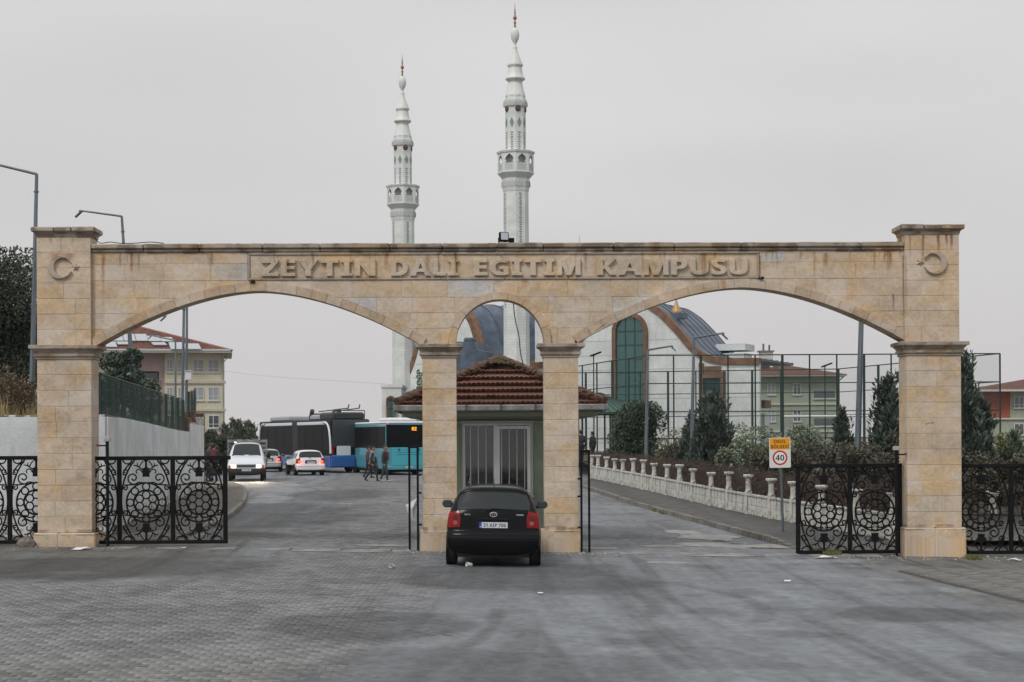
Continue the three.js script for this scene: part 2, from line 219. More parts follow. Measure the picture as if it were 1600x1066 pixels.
// ---------------------------------------------------------------- stone gateway
const GA = 0.02, GZ = 35.6, GS = GZ / 33;                                             // turned slightly: its right end stands farther off
function G(px, py, dz = 0) { const [u, v] = ray(px, py), Z = (GZ - dz) / (1 - GA * u); return [u * Z / Math.cos(GA), EYE + v * Z]; }   // pixel -> gateway plane
const gX = (px, py = 600) => G(px, py)[0], gY = (py, px = 800) => G(px, py)[1];
const gate = thing('stone_gateway', 'sandstone gateway with two wide arches, a small middle arch and raised lettering', 'gateway', [0, 0, -GZ], GA);
const gGround = (x) => gy(x * Math.cos(GA), -GZ - x * Math.sin(GA));
const TWX = 20, TWY = 7;
const gateMap = (() => {
  const R = rng(404), st = [];                                         // rusty and sooty drip stains below the copings: x, top, length, width, strength, rust
  for (let i = 0; i < 45; i++) { const x = -9.7 + R() * 19.2; const top = x < gX(150) || x > gX(1408) ? gY(370) : gY(395); st.push([x, top, 0.1 + R() * R() * 0.75, 0.008 + R() * 0.028, 0.15 + R() * 0.45, R()]); }
  for (const [px, py, l, w, s] of [[205, 396, 0.42, 0.022, 0.9], [187, 396, 0.3, 0.018, 0.7], [1440, 368, 0.62, 0.02, 0.8], [1464, 368, 0.42, 0.03, 0.95], [1476, 368, 0.2, 0.02, 0.8], [1484, 368, 0.35, 0.02, 0.7], [90, 397, 0.2, 0.2, 0.5], [110, 397, 0.16, 0.12, 0.6], [1100, 396, 0.6, 0.05, 0.6], [1187, 400, 0.5, 0.025, 0.8], [1392, 395, 0.3, 0.02, 0.8], [1382, 395, 0.22, 0.02, 0.7], [1396, 460, 0.45, 0.014, 0.7], [668, 400, 0.5, 0.05, 0.5], [450, 405, 0.35, 0.04, 0.7], [1130, 438, 0.35, 0.06, 0.6], [820, 436, 0.2, 0.1, 0.4], [330, 396, 0.3, 0.05, 0.6], [1290, 396, 0.35, 0.05, 0.6], [160, 400, 1.5, 0.03, 0.35], [1412, 400, 1.4, 0.03, 0.5]]) { const [x, y] = G(px, py); st.push([x, y, l, w, s, 0.4 + 0.6 * R()]); }
  const cr = []; for (let i = 0; i < 34; i++) { cr.push([-9.7 + R() * 19.4, R() * 6.4, R() * 6.28, 0.08 + R() * 0.35, R()]); }
  const W = 2048, H = 1024, buf = new Float32Array(W * H * 3);
  for (let j = 0; j < H; j++) for (let i = 0; i < W; i++) {
    const x = (i / W - 0.5) * TWX, y = j / H * TWY, o = (j * W + i) * 3;
    const a = fbm(x * 0.9, y * 1.6, 5, 301) - 0.5, b = fbm(x * 4, y * 6, 4, 311) - 0.5, c = fbm(x * 22, y * 22, 2, 321) - 0.5;
    const ochre = smooth(0.47, 0.68, fbm(x * 1.7 + 5, y * 2.6, 4, 331)), lime = smooth(0.56, 0.70, fbm(x * 2.2, y * 3.4 + 8, 5, 341));
    let t = 0.87 + a * 0.15 + b * 0.14 + c * 0.12, r = t * (1.0 + 0.01 * ochre), g = t * (1 - 0.03 * ochre), bb = t * (1 - 0.10 * ochre);
    const l = lime * 0.5; r = lerp(r, 0.92, l); g = lerp(g, 0.94, l); bb = lerp(bb, 1.0, l);
    buf[o] = r; buf[o + 1] = g; buf[o + 2] = bb;
  }
  const put = (x, y, k, col) => { const i = Math.round((x / TWX + 0.5) * W), j = Math.round(y / TWY * H); if (i < 0 || j < 0 || i >= W || j >= H) return; const o = (j * W + i) * 3; for (let q = 0; q < 3; q++) buf[o + q] = lerp(buf[o + q], buf[o + q] * col[q], k); };
  for (const [x, y, l, w, s, ru] of st) { const n = Math.ceil(l / TWY * H * 1.0), m = Math.max(1, Math.ceil(w / TWX * W)); const col = [0.50 + 0.22 * ru, 0.44 + 0.06 * ru, 0.40 - 0.05 * ru]; for (let j = 0; j < n; j++) { const k = j / n, wob = (vn(j * 0.06 + x * 9, 1.5) - 0.5) * 0.03; for (let i = -m; i <= m; i++) put(x + wob + i / W * TWX, y - k * l, s * (1 - k * k) * (1 - Math.abs(i) / (m + 1)) * (0.55 + 0.9 * vn(i * 0.9 + x * 31, j * 0.12, 7)), col); } }
  for (const [x, y, a, l, q] of cr) for (let k = 0; k < 60; k++) { const s = k / 60 * l; put(x + Math.cos(a) * s + (vn(k * 0.3, x * 7) - 0.5) * 0.05, y + Math.sin(a) * s + (vn(k * 0.3, x * 7 + 50) - 0.5) * 0.05, q > 0.45 ? 0.8 : 0.5, q > 0.45 ? [0.5, 0.42, 0.36] : [1.12, 1.14, 1.2]); }
  // dark grime film broken into blotches on the copings, capitals and plinth edges
  for (let j = 0; j < H; j++) for (let i = 0; i < W; i++) { const x = (i / W - 0.5) * TWX, y = j / H * TWY, o = (j * W + i) * 3; const top = x < gX(150) || x > gX(1408) ? gY(368) : gY(393); const k = smooth(0.42, 0.66, fbm(x * 5, y * 9, 4, 361)) * (y > top - 0.04 ? 0.55 : Math.abs(y - gY(547)) < 0.12 ? 0.4 : Math.abs(y - gY(828)) < 0.06 ? 0.45 : 0); buf[o] *= 1 - k * 0.45; buf[o + 1] *= 1 - k * 0.52; buf[o + 2] *= 1 - k * 0.56; }
  const d = new Uint8Array(W * H * 4); for (let i = 0; i < W * H; i++) { for (let q = 0; q < 3; q++) d[i * 4 + q] = clamp(buf[i * 3 + q], 0, 1) * 255; d[i * 4 + 3] = 255; }
  const t = new THREE.DataTexture(d, W, H); t.magFilter = THREE.LinearFilter; t.wrapS = t.wrapT = THREE.ClampToEdgeWrapping; t.colorSpace = THREE.SRGBColorSpace; t.needsUpdate = true; return t;
})();
const stoneBump = tex(512, 512, (u, v) => 0.5 + (fbm(u * 10, v * 10, 5, 401, 10) - 0.5) * 0.7 + (fbm(u * 80, v * 80, 2, 411, 80) - 0.5) * 0.5, false);
stoneBump.repeat.set(20, 8);
const sm = (r, g, b) => mat(LC(r, g, b), 0.88, { map: gateMap, bumpMap: stoneBump, bumpScale: 0.008 });
const stones = [sm(0.69, 0.55, 0.405), sm(0.695, 0.56, 0.42), sm(0.705, 0.58, 0.445), sm(0.68, 0.53, 0.375), sm(0.695, 0.56, 0.425), sm(0.69, 0.55, 0.41), sm(0.70, 0.585, 0.46), sm(0.67, 0.53, 0.39)], ringStones = [sm(0.60, 0.465, 0.335), sm(0.64, 0.51, 0.385), sm(0.57, 0.435, 0.305), sm(0.66, 0.54, 0.42)];
const greyStone = sm(0.64, 0.61, 0.58), mortar = sm(0.72, 0.67, 0.59), coping = [sm(0.47, 0.395, 0.315), sm(0.42, 0.36, 0.295), sm(0.51, 0.43, 0.35)];
const gR = rng(99), pick = (a) => a[Math.floor(gR() * a.length)];
function gateUV(g) { const r = clean(g), p = r.attributes.position, n = r.attributes.normal, uv = new Float32Array(p.count * 2); for (let i = 0; i < p.count; i++) { const side = Math.abs(n.getX(i)) > 0.7; const x = p.getX(i) + (side ? p.getZ(i) : 0), y = p.getY(i) + (Math.abs(n.getY(i)) > 0.7 ? p.getZ(i) * 0.5 : 0); uv[2 * i] = x / TWX + 0.5; uv[2 * i + 1] = y / TWY; } r.setAttribute('uv', new THREE.BufferAttribute(uv, 2)); return r; }
const gm = (name, g, m, parent = gate) => mesh(name, gateUV(g), m, parent);
const GAP = 0.007;
function box2(x0, x1, y0, y1, z0, z1, c = 0.006) { return cb(x1 - x0, y1 - y0, z1 - z0, (x0 + x1) / 2, (y0 + y1) / 2, (z0 + z1) / 2, c); }
const COURSE = 0.297 * GS;
function pierBlocks(x0, x1, y0, y1, z0, z1, parent, dy) {
  gm('mortar_core', box2(x0 + 0.005, x1 - 0.005, y0, y1, z0 + 0.005, z1 - 0.009, 0.002), mortar, parent);
  const n = Math.max(1, Math.round((y1 - y0) / COURSE)), h = (y1 - y0) / n;
  for (let k = 0; k < n; k++) {
    const cuts = [x0]; const w = x1 - x0, q = gR();
    if (w > 0.8) { if (q < 0.30) cuts.push(x0 + w * (0.28 + gR() * 0.1)); else if (q < 0.6) cuts.push(x0 + w * (0.6 + gR() * 0.15)); else if (q < 0.85) cuts.push(x0 + w * (0.42 + gR() * 0.16)); else cuts.push(x0 + w * 0.3, x0 + w * 0.72); } else if (q < 0.45) cuts.push(x0 + w * (0.3 + gR() * 0.4));
    cuts.push(x1);
    for (let i = 0; i + 1 < cuts.length; i++) { const e = (gR() - 0.5) * 0.006; gm('stone_block', box2(cuts[i] + (i ? GAP / 2 : 0), cuts[i + 1] - (i + 2 < cuts.length ? GAP / 2 : 0), y0 + k * h + GAP / 2, y0 + (k + 1) * h - GAP / 2, z0, z1 + e, 0.005), pick(stones), parent); }
  }
}
// a moulded band running round a pier: profile given as [outset, y]
function moulding(x0, x1, z0, z1, prof) { const gs = []; for (let i = 0; i + 1 < prof.length; i++) { const [a, ya] = prof[i], [b, yb] = prof[i + 1]; if (Math.abs(yb - ya) < 1e-5) continue; const P = (o, y) => [[x0 - o, y, z1 + o], [x1 + o, y, z1 + o], [x1 + o, y, z0 - o], [x0 - o, y, z0 - o]]; const A = P(a, ya), B = P(b, yb), pos = []; for (let k = 0; k < 4; k++) { const m = (k + 1) % 4; pos.push(...A[k], ...A[m], ...B[m], ...A[k], ...B[m], ...B[k]); } const g = new THREE.BufferGeometry(); g.setAttribute('position', new THREE.Float32BufferAttribute(pos, 3)); g.computeVertexNormals(); g.setAttribute('uv', new THREE.Float32BufferAttribute(new Float32Array(pos.length / 3 * 2), 2)); gs.push(g); }
  const cap = (o, y, up) => { const q = [[x0 - o, y, z1 + o], [x1 + o, y, z1 + o], [x1 + o, y, z0 - o], [x0 - o, y, z0 - o]]; const t = up ? [0, 1, 2, 0, 2, 3] : [0, 2, 1, 0, 3, 2], pos = t.flatMap((k) => q[k]); const g = new THREE.BufferGeometry(); g.setAttribute('position', new THREE.Float32BufferAttribute(pos, 3)); g.computeVertexNormals(); g.setAttribute('uv', new THREE.Float32BufferAttribute(new Float32Array(12), 2)); return g; };
  gs.push(cap(prof[0][0], prof[0][1], false), cap(prof.at(-1)[0], prof.at(-1)[1], true)); return merge(gs); }
const capProf = (y0, h, o) => [[0, y0 - 0.01], [0.025 * o, y0], [0.025 * o, y0 + h * 0.17], [0.058 * o, y0 + h * 0.19], [0.058 * o, y0 + h * 0.38], [0.04 * o, y0 + h * 0.40], [0.055 * o, y0 + h * 0.52], [0.09 * o, y0 + h * 0.66], [0.09 * o, y0 + h * 0.70], [0.135 * o, y0 + h * 0.74], [0.135 * o, y0 + h * 0.97], [0.12 * o, y0 + h]];
const Ypl = gY(828), Ycap0 = gY(558.5), Ycap1 = gY(537), Ycor = gY(393), Ytop = gY(380);
const ZB = -0.52;
const piers = [
  { x0: gX(60), x1: gX(144.5), z1: 0.12, up: [gX(60), gX(144)], zb: -0.56 },
  { x0: gX(660), x1: gX(713), z1: 0.03, zb: -0.5 },
  { x0: gX(850), x1: gX(903.5), z1: 0.03, zb: -0.5 },
  { x0: gX(1415), x1: gX(1499.5), z1: 0.12, up: [gX(1413), gX(1497.5)], zb: -0.56 },
];
piers.forEach((p, i) => {
  const g0 = gGround((p.x0 + p.x1) / 2), outer = i % 3 === 0, o = outer ? 0.075 : 0.07;
  // plinth of large blocks
  const px0 = p.x0 - o, px1 = p.x1 + o, n = outer ? 2 : 1; gm('mortar_core', box2(px0 + 0.02, px1 - 0.02, g0 - 0.12, Ypl - 0.02, p.zb - o + 0.02, p.z1 + o - 0.02), mortar);
  const cut = outer ? lerp(px0, px1, 0.5 + (gR() - 0.5) * 0.4) : px1; gm('plinth_block', box2(px0, cut - (outer ? 0.004 : 0), g0 - 0.13, Ypl, p.zb - o, p.z1 + o, 0.022), stones[5]); if (outer) gm('plinth_block', box2(cut + 0.004, px1, g0 - 0.13, Ypl - 0.004, p.zb - o, p.z1 + o - 0.004, 0.022), stones[3]);
  pierBlocks(p.x0, p.x1, Ypl, Ycap0, p.zb, p.z1, gate);
  gm('capital', moulding(p.x0, p.x1, p.zb, p.z1, capProf(Ycap0, Ycap1 - Ycap0, outer ? 1.05 : 1)), coping[i % 3]);
  if (p.up) {
    const yt = gY(369), yTop = gY(354), e = 0.10;
    pierBlocks(p.up[0], p.up[1], Ycap1, yt, p.zb + 0.02, p.z1 - 0.015, gate);
    gm('capping_stone', moulding(p.up[0], p.up[1], p.zb + 0.02, p.z1 - 0.015, [[0, yt - 0.005], [0.012, yt], [0.022, yt + 0.06], [0.05, yt + 0.085], [0.055, yt + 0.10]]), coping[1]);
    const yl = yt + 0.10, cuts = [p.up[0] - e, lerp(p.up[0], p.up[1], 0.34), lerp(p.up[0], p.up[1], 0.66), p.up[1] + e];
    for (let k = 0; k < 3; k++) gm('capping_stone', box2(cuts[k] + (k ? 0.004 : 0), cuts[k + 1] - (k < 2 ? 0.004 : 0), yl, yTop + (gR() - 0.5) * 0.014, p.zb - 0.06, p.z1 + 0.085 + (gR() - 0.5) * 0.008, 0.016), coping[k]);
  }
});
// arches: intrados as a function of x, ring thickness
const wide = (pl, pr, pc, yc, yl) => { const xl = gX(pl), xr = gX(pr), xc = gX(pc), c = gY(yc), s = gY(yl); return { xl, xr, y: (x) => c - (c - s) * Math.pow(Math.abs(x - xc) / ((xr - xl) / 2), 1.75), t: 0.178 }; };
const arcs = [wide(148, 660, 404, 453.6, 539.5), wide(902.5, 1416, 1160, 450.8, 536)];
const sc = { x: gX(781.5), y: Ycap1, r: (gX(850.5) - gX(712.5)) / 2, t: 0.146 };
const ext = (x) => { let y = Ycap1; for (const a of arcs) if (x > a.xl - 0.02 && x < a.xr + 0.02) { const e = 0.01, s = (a.y(x + e) - a.y(x - e)) / (2 * e); y = Math.max(y, a.y(clamp(x, a.xl, a.xr)) + a.t * Math.sqrt(1 + s * s)); } const d = Math.abs(x - sc.x), R = sc.r + sc.t; if (d < R) y = Math.max(y, sc.y + Math.sqrt(R * R - d * d)); return y; };
const XL = piers[0].up[1], XR = piers[3].up[0];
const panX0 = gX(388), panX1 = gX(1188), panY0 = gY(437), panY1 = gY(397);
{ // wall core with real openings
  const pts = [[XL, Ycor], [XL, ext(XL) + 0.01]]; for (let x = XL + 0.03; x < XR; x += 0.04) pts.push([x, Math.max(ext(x), Ycap1) + 0.004]); pts.push([XR, ext(XR) + 0.01], [XR, Ycor]);
  const g = extrude(pts, 0.476); g.translate(0, 0, ZB + 0.035); gm('mortar_core', g, mortar);
}
function wallRow(y0, y1, xa, xb, z0 = -0.08, z1 = 0) {
  for (let x = xa; x < xb - 0.02;) {
    let w = 0.5 + gR() * 0.55; if (xb - x - w < 0.3) w = xb - x; const a = x + GAP / 2, b = x + w - GAP / 2; x += w;
    const yb = y0 + GAP / 2, yt = y1 - GAP / 2, N = 14, run = [];
    const flush = () => { if (run.length < 2) { run.length = 0; return; } const pts = [[run[0][0], yt]].concat(run, [[run.at(-1)[0], yt]]); const flat = run.every((p) => Math.abs(p[1] - yb) < 1e-4); const e = (gR() - 0.5) * 0.007; const m = gR() < 0.03 ? greyStone : pick(stones); if (run.at(-1)[0] - run[0][0] > 0.03) { if (flat) gm('stone_block', box2(run[0][0], run.at(-1)[0], yb, yt, z0, z1 + e, 0.005), m); else { const q = extrude(pts.reverse(), z1 - z0 + e); q.translate(0, 0, z0); gm('stone_block', q, m); } } run.length = 0; };
    for (let i = 0; i <= N; i++) { const X = lerp(a, b, i / N), e = ext(X) + 0.004, yy = Math.max(yb, e); if (yt - yy > 0.012) run.push([X, yy]); else flush(); }
    flush();
  }
}
{
  const ys = []; for (let y = Ycap1; y < panY0 - 0.1; y += COURSE) ys.push(y); ys.push(panY0);
  for (let k = 0; k + 1 < ys.length; k++) wallRow(ys[k], ys[k + 1], XL, XR);
  const ym = (panY0 + Ycor) / 2 + 0.05;
  for (const [a, b] of [[XL, panX0], [panX1, XR]]) { wallRow(panY0, ym, a, b); wallRow(ym, Ycor, a, b); }
  wallRow(panY1 + 0.04, Ycor, panX0, panX1);
  // sunk panel with a frame
  wallRow(panY0 + 0.05, panY1 + 0.04, panX0 + 0.05, panX1 - 0.05, -0.08, -0.001);
  for (const [a, b, c, d] of [[panX0, panX1, panY0, panY0 + 0.05], [panX0, panX1, panY1 - 0.012, panY1 + 0.04]]) for (let k = 0; k < 8; k++) gm('panel_frame', box2(lerp(a, b, k / 8) + 0.003, lerp(a, b, (k + 1) / 8) - 0.003, c, d, -0.03, 0.028 + (k % 2) * 0.003, 0.012), coping[k % 3]);
  for (const a of [panX0, panX1 - 0.05]) gm('panel_frame', box2(a, a + 0.05, panY0 + 0.052, panY1 - 0.014, -0.03, 0.024, 0.012), coping[0]);
}
function voussoirs(curve, n, t, zf) { for (let i = 0; i < n; i++) { const P = [], Q = [], e = 0.0012; for (let k = 0; k <= 4; k++) { const s = clamp((i + k / 4 + (k === 0 ? 0.012 : k === 4 ? -0.012 : 0)) / n, 0, 1), a = curve(s), b = curve(clamp(s + e, 0, 1)), c = curve(clamp(s - e, 0, 1)), dx = b[0] - c[0], dy = b[1] - c[1], L = Math.hypot(dx, dy); P.push(a); Q.push([a[0] - dy / L * t, a[1] + dx / L * t]); } const g = extrude(P.concat(Q.reverse()), zf + (i % 2) * 0.008 + (gR() - 0.5) * 0.008 - ZB + 0.02); g.translate(0, 0, ZB - 0.02); gm('voussoir', g, pick(ringStones)); } { const P = [], Q = []; for (let i = 0; i <= 120; i++) { const e = 0.0012, s = i / 120, a = curve(s), b = curve(clamp(s + e, 0, 1)), c = curve(clamp(s - e, 0, 1)), dx = b[0] - c[0], dy = b[1] - c[1], L = Math.hypot(dx, dy), w = 0.008; P.push([a[0] - dy / L * w, a[1] + dx / L * w]); Q.push([a[0] - dy / L * (t - w), a[1] + dx / L * (t - w)]); } const g = extrude(P.concat(Q.reverse()), zf - 0.014 - ZB + 0.01); g.translate(0, 0, ZB - 0.01); gm('mortar_core', g, mortar); } }
for (const a of arcs) { const N = 400, pts = []; let len = [0]; for (let i = 0; i <= N; i++) { const x = lerp(a.xl, a.xr, i / N); pts.push([x, a.y(x)]); if (i) len.push(len[i - 1] + Math.hypot(pts[i][0] - pts[i - 1][0], pts[i][1] - pts[i - 1][1])); } const curve = (s) => { const L = s * len[N]; let i = 0; while (i < N - 1 && len[i + 1] < L) i++; const f = (L - len[i]) / (len[i + 1] - len[i]); return [lerp(pts[i][0], pts[i + 1][0], f), lerp(pts[i][1], pts[i + 1][1], f)]; }; voussoirs(curve, 23, a.t, 0.055); }
voussoirs((s) => { const a = Math.PI * (1 - s); return [sc.x + Math.cos(a) * sc.r, sc.y + Math.sin(a) * sc.r]; }, 9, sc.t, 0.055);
{ // coping along the top
  const zf = 0.02, prof = [[0, Ycor - 0.004], [0.012, Ycor + 0.012], [0.05, Ycor + 0.045], [0.055, Ycor + 0.075]]; 
  let x = XL; while (x < XR - 0.05) { const w = Math.min(0.95 + gR() * 0.5, XR - x), y = Ytop + (gR() - 0.5) * 0.014; gm('coping_stone', box2(x + 0.003, x + w - 0.003, Ycor + 0.004, Ycor + 0.07, ZB - 0.03, 0.045, 0.02), pick(coping)); gm('coping_stone', box2(x + 0.003, x + w - 0.003, Ycor + 0.072, y, ZB - 0.06, 0.095 + (gR() - 0.5) * 0.01, 0.018), pick(coping)); x += w; }
}
// raised lettering
{
  const font = await new FontLoader().loadAsync('fonts/droid/droid_sans_bold.typeface.json'), y0 = gY(431), y1 = gY(405.5), lm = sm(0.66, 0.545, 0.41);
  for (const [w, a, b] of [['ZEYTIN', 410, 588], ['DALI', 612, 717.5], ['EGITIM', 741.5, 908], ['KAMPUSU', 934, 1169]]) {
    const gs = [...w].map((c) => { const g = new TextGeometry(c, { font, size: 1, depth: 0.1, curveSegments: 5, bevelEnabled: true, bevelThickness: 0.01, bevelSize: 0.02, bevelSegments: 1 }); g.computeBoundingBox(); return g; });
    const bb = gs.map((g) => g.boundingBox), tot = bb.reduce((s, q) => s + q.max.x - q.min.x, 0), gap = 0.11, W = gX(b) - gX(a), sx = W / (tot + gap * (w.length - 1)); let x = gX(a);
    gs.forEach((g, i) => { const q = bb[i], ww = q.max.x - q.min.x; g.translate(-q.min.x, -q.min.y, 0); g.scale(sx, (y1 - y0) / (q.max.y - q.min.y), 0.75); g.translate(x, y0, -0.015); x += (ww + gap) * sx; const m = gm('letter', g, lm); m.userData.label = 'raised stone letter ' + w[i]; });
  }
}
// crescent and star on each outer pier
function crescent(px, py, dir, spx, spy, hide) {
  const [cx, cy] = G(px, py, 0.1), R = 0.243, r = 0.182, off = 0.066 * dir, pts = [], z = 0.10, n = 36;
  // outer arc and inner arc meet at the horns
  const d = Math.abs(off), xh = (R * R - r * r + d * d) / (2 * d), a0 = Math.acos(clamp(xh / R, -1, 1)), b0 = Math.atan2(Math.sqrt(Math.max(0, R * R - xh * xh)), xh - d);
  for (let i = 0; i <= n; i++) { const a = lerp(a0, 2 * Math.PI - a0, i / n); pts.push([cx + dir * R * Math.cos(a), cy + R * Math.sin(a)]); }
  for (let i = 0; i <= n; i++) { const a = lerp(2 * Math.PI - b0, b0, i / n); pts.push([cx + off + dir * r * Math.cos(a), cy + r * Math.sin(a)]); }
  if (dir < 0) pts.reverse();
  const g = extrude(pts, 0.07, 0.014); g.translate(0, 0, z); gm('crescent', g, coping[2]);
  const [sx, sy] = G(spx, spy, 0.1), pos = [], tip = [sx, sy, z + 0.07]; const P = []; for (let i = 0; i < 10; i++) { const a = i / 10 * 2 * Math.PI + (dir > 0 ? 0.25 : -0.1), q = i % 2 ? 0.042 : 0.1; P.push([sx + Math.cos(a) * q, sy + Math.sin(a) * q, z]); }
  for (let i = 0; i < 10; i++) pos.push(...tip, ...P[i], ...P[(i + 1) % 10]); const s = new THREE.BufferGeometry(); s.setAttribute('position', new THREE.Float32BufferAttribute(pos, 3)); s.computeVertexNormals(); s.setAttribute('uv', new THREE.Float32BufferAttribute(new Float32Array(60), 2)); gm('star', s, coping[2]);
}
crescent(94, 418, 1, 118.5, 418); crescent(1461, 411, -1, 1437.5, 410);
const gW = (x, y, z = 0) => V3(x, y, z).applyAxisAngle(V3(0, 1, 0), GA).add(V3(0, 0, -GZ));
// floodlight on the coping
{
  const [x, y] = G(790, 378), t = thing('floodlight', 'small black floodlight with a square lens on top of the gateway', 'floodlight', gW(x, Ytop - 0.004, -0.15).toArray(), 0.35);
  mesh('housing', cb(0.20, 0.20, 0.09, -0.03, 0.15, 0, 0.015), M.black, t).rotation.x = -0.12; const l = mesh('lens', cb(0.155, 0.15, 0.01, -0.03, 0.155, 0.05, 0.004), mat(LC(0.42, 0.47, 0.5), 0.15), t); l.rotation.x = -0.12;
  mesh('bracket', merge([bx(0.26, 0.03, 0.1, 0, 0.015, 0), bx(0.02, 0.12, 0.05, -0.145, 0.07, 0), bx(0.1, 0.11, 0.08, 0.13, 0.075, 0)]), M.black, t);
}
for (const [px, py, lab] of [[395, 441, 'tiny black camera under the beginning of the lettering panel'], [1189, 435, 'tiny black camera under the end of the lettering panel']]) { const [x, y] = G(px, py), t = thing('wall_camera', lab, 'camera', gW(x, y, 0.004).toArray(), GA, 'cameras on the gateway'); mesh('housing', cb(0.11, 0.05, 0.07, 0, 0, 0.06, 0.012), M.black, t); mesh('bracket', bx(0.03, 0.03, 0.03, 0, 0, 0.014), M.black, t); const l = new THREE.CylinderGeometry(0.016, 0.016, 0.008, 12); l.rotateX(Math.PI / 2); l.translate(-0.03, 0, 0.098); mesh('lens', clean(l), mat(LC(0.1, 0.12, 0.15), 0.1), t); }
// loose cable along the coping
{ const P = [[148, 372], [156, 380], [172, 378.5], [190, 381], [215, 380], [235, 378.5], [256, 381]].map(([a, b]) => { const [x, y] = G(a, b); return gW(x, Math.max(y, x > XL + 0.05 ? Ytop + 0.015 : 0), 0.02); }); single('cable', tube(P, 0.009, 5), M.black, 'thin black cable lying on the coping beside the left crescent pier', 'cable'); }
{ const P = [[802, 470], [803, 485], [806, 505], [811, 525], [813, 550], [818, 572], [821, 580]].map(([a, b]) => at(a, b, 40.4)); const [x, y] = G(802, 466); P.unshift(gW(x, sc.y + sc.r + 0.02, -0.45)); single('cable', tube(P, 0.012, 5), M.black, 'black cable hanging from the small middle arch to the booth roof', 'cable'); }
// ---------------------------------------------------------------- wrought iron leaves
const PW = 1.03, PH = 1.60;
function leafPanel(parent, x0, y0, w, h) {   // scrollwork of one bay, lower left corner x0, y0
  const cx = x0 + w / 2, cy = y0 + h * 0.47, r = 0.0145, add = (n, g) => mesh(n, g, M.black, parent);
  const ring = (n, R, x, y, t) => { const g = new THREE.TorusGeometry(R, t, 5, R > 0.15 ? 40 : 18); g.translate(x, y, 0); add(n, clean(g)); };
  ring('large_ring', 0.375, cx, cy, 0.019); ring('large_ring', 0.235, cx, cy, 0.019);
  for (let i = 0; i < 8; i++) { const a = i / 8 * 2 * Math.PI + Math.PI / 8 * 0; ring('small_ring', 0.068, cx + 0.305 * Math.cos(a), cy + 0.305 * Math.sin(a), r); }
  for (let i = 0; i < 6; i++) { const a = i / 6 * 2 * Math.PI + Math.PI / 6; ring('small_ring', 0.073, cx + 0.145 * Math.cos(a), cy + 0.145 * Math.sin(a), r); }
  const path = (n, pts, t = r) => add(n, tube(pts.map((p) => V3(p[0], p[1], 0)), t, 5, pts.length * 3));
  for (const s of [-1, 1]) { const pts = []; for (let i = 0; i <= 12; i++) { const k = i / 12 * 2 - 1; pts.push([cx + s * (w * 0.49 - w * 0.27 * Math.pow(Math.abs(k), 2.2)), y0 + h / 2 + k * h / 2]); } path('lens_bar', pts, 0.017); }
  for (const s of [-1, 1]) for (const v of [-1, 1]) {
    const spiral = (X, Y, R, a0, turns, dir, tail) => { const pts = []; for (let i = 0; i <= 22; i++) { const k = i / 22, q = R * (1 - 0.82 * k), a = a0 + dir * k * turns * 2 * Math.PI; pts.push([cx + s * (X + Math.cos(a) * q), (v > 0 ? y0 + h - Y : y0 + Y) + v * -Math.sin(a) * q * 1]); } if (tail) pts.unshift(...tail.map(([a, b]) => [cx + s * a, v > 0 ? y0 + h - b : y0 + b])); path('scroll', pts); };
    spiral(0.245, 0.36, 0.125, 2.4, 1.35, -1, [[0.02, 0.455]]);
    spiral(0.40, 0.235, 0.062, 0.9, 1.2, 1, [[w * 0.24, 0.06], [w * 0.36, 0.12]]);
    spiral(0.40, 0.545, 0.055, -1.2, 1.2, -1, [[0.16, 0.47], [0.28, 0.485]]);
    ringArc(cx + s * (w / 2 - 0.125), v > 0 ? y0 + h : y0, 0.085, v);
  }
  function ringArc(X, Y, R, v) { const pts = []; for (let i = 0; i <= 10; i++) { const a = i / 10 * Math.PI; pts.push([X + Math.cos(a) * R, Y - v * Math.sin(a) * R]); } path('arc', pts); }
  for (const v of [-1, 1]) { const Y = (b) => v > 0 ? y0 + h - b : y0 + b; const vase = [[-0.07, 0.335], [-0.065, 0.27], [-0.10, 0.235], [-0.05, 0.215], [-0.055, 0.17], [-0.02, 0.15], [-0.02, 0.05], [-0.06, 0.0], [0.06, 0.0], [0.02, 0.05], [0.02, 0.15], [0.055, 0.17], [0.05, 0.215], [0.10, 0.235], [0.065, 0.27], [0.07, 0.335]].map(([a, b]) => [cx + a, Y(b)]); if (v > 0) vase.reverse(); const g = extrude(vase, 0.016); g.translate(0, 0, -0.008); add('vase', g);
    for (const s of [-1, 1]) { path('branch', [[0.03, 0.19], [0.12, 0.165], [0.10, 0.09], [0.05, 0.03]].map(([a, b]) => [cx + s * a, Y(b)]), 0.012); path('branch', [[0.05, 0.21], [0.14, 0.145], [0.19, 0.12], [0.235, 0.115]].map(([a, b]) => [cx + s * a, Y(b)]), 0.012); path('branch', [[0.12, 0.155], [0.165, 0.105], [0.155, 0.075]].map(([a, b]) => [cx + s * a, Y(b)]), 0.01); path('branch', [[0.05, 0.24], [0.15, 0.19], [0.19, 0.235], [0.17, 0.27]].map(([a, b]) => [cx + s * a, Y(b)]), 0.012); } }
}
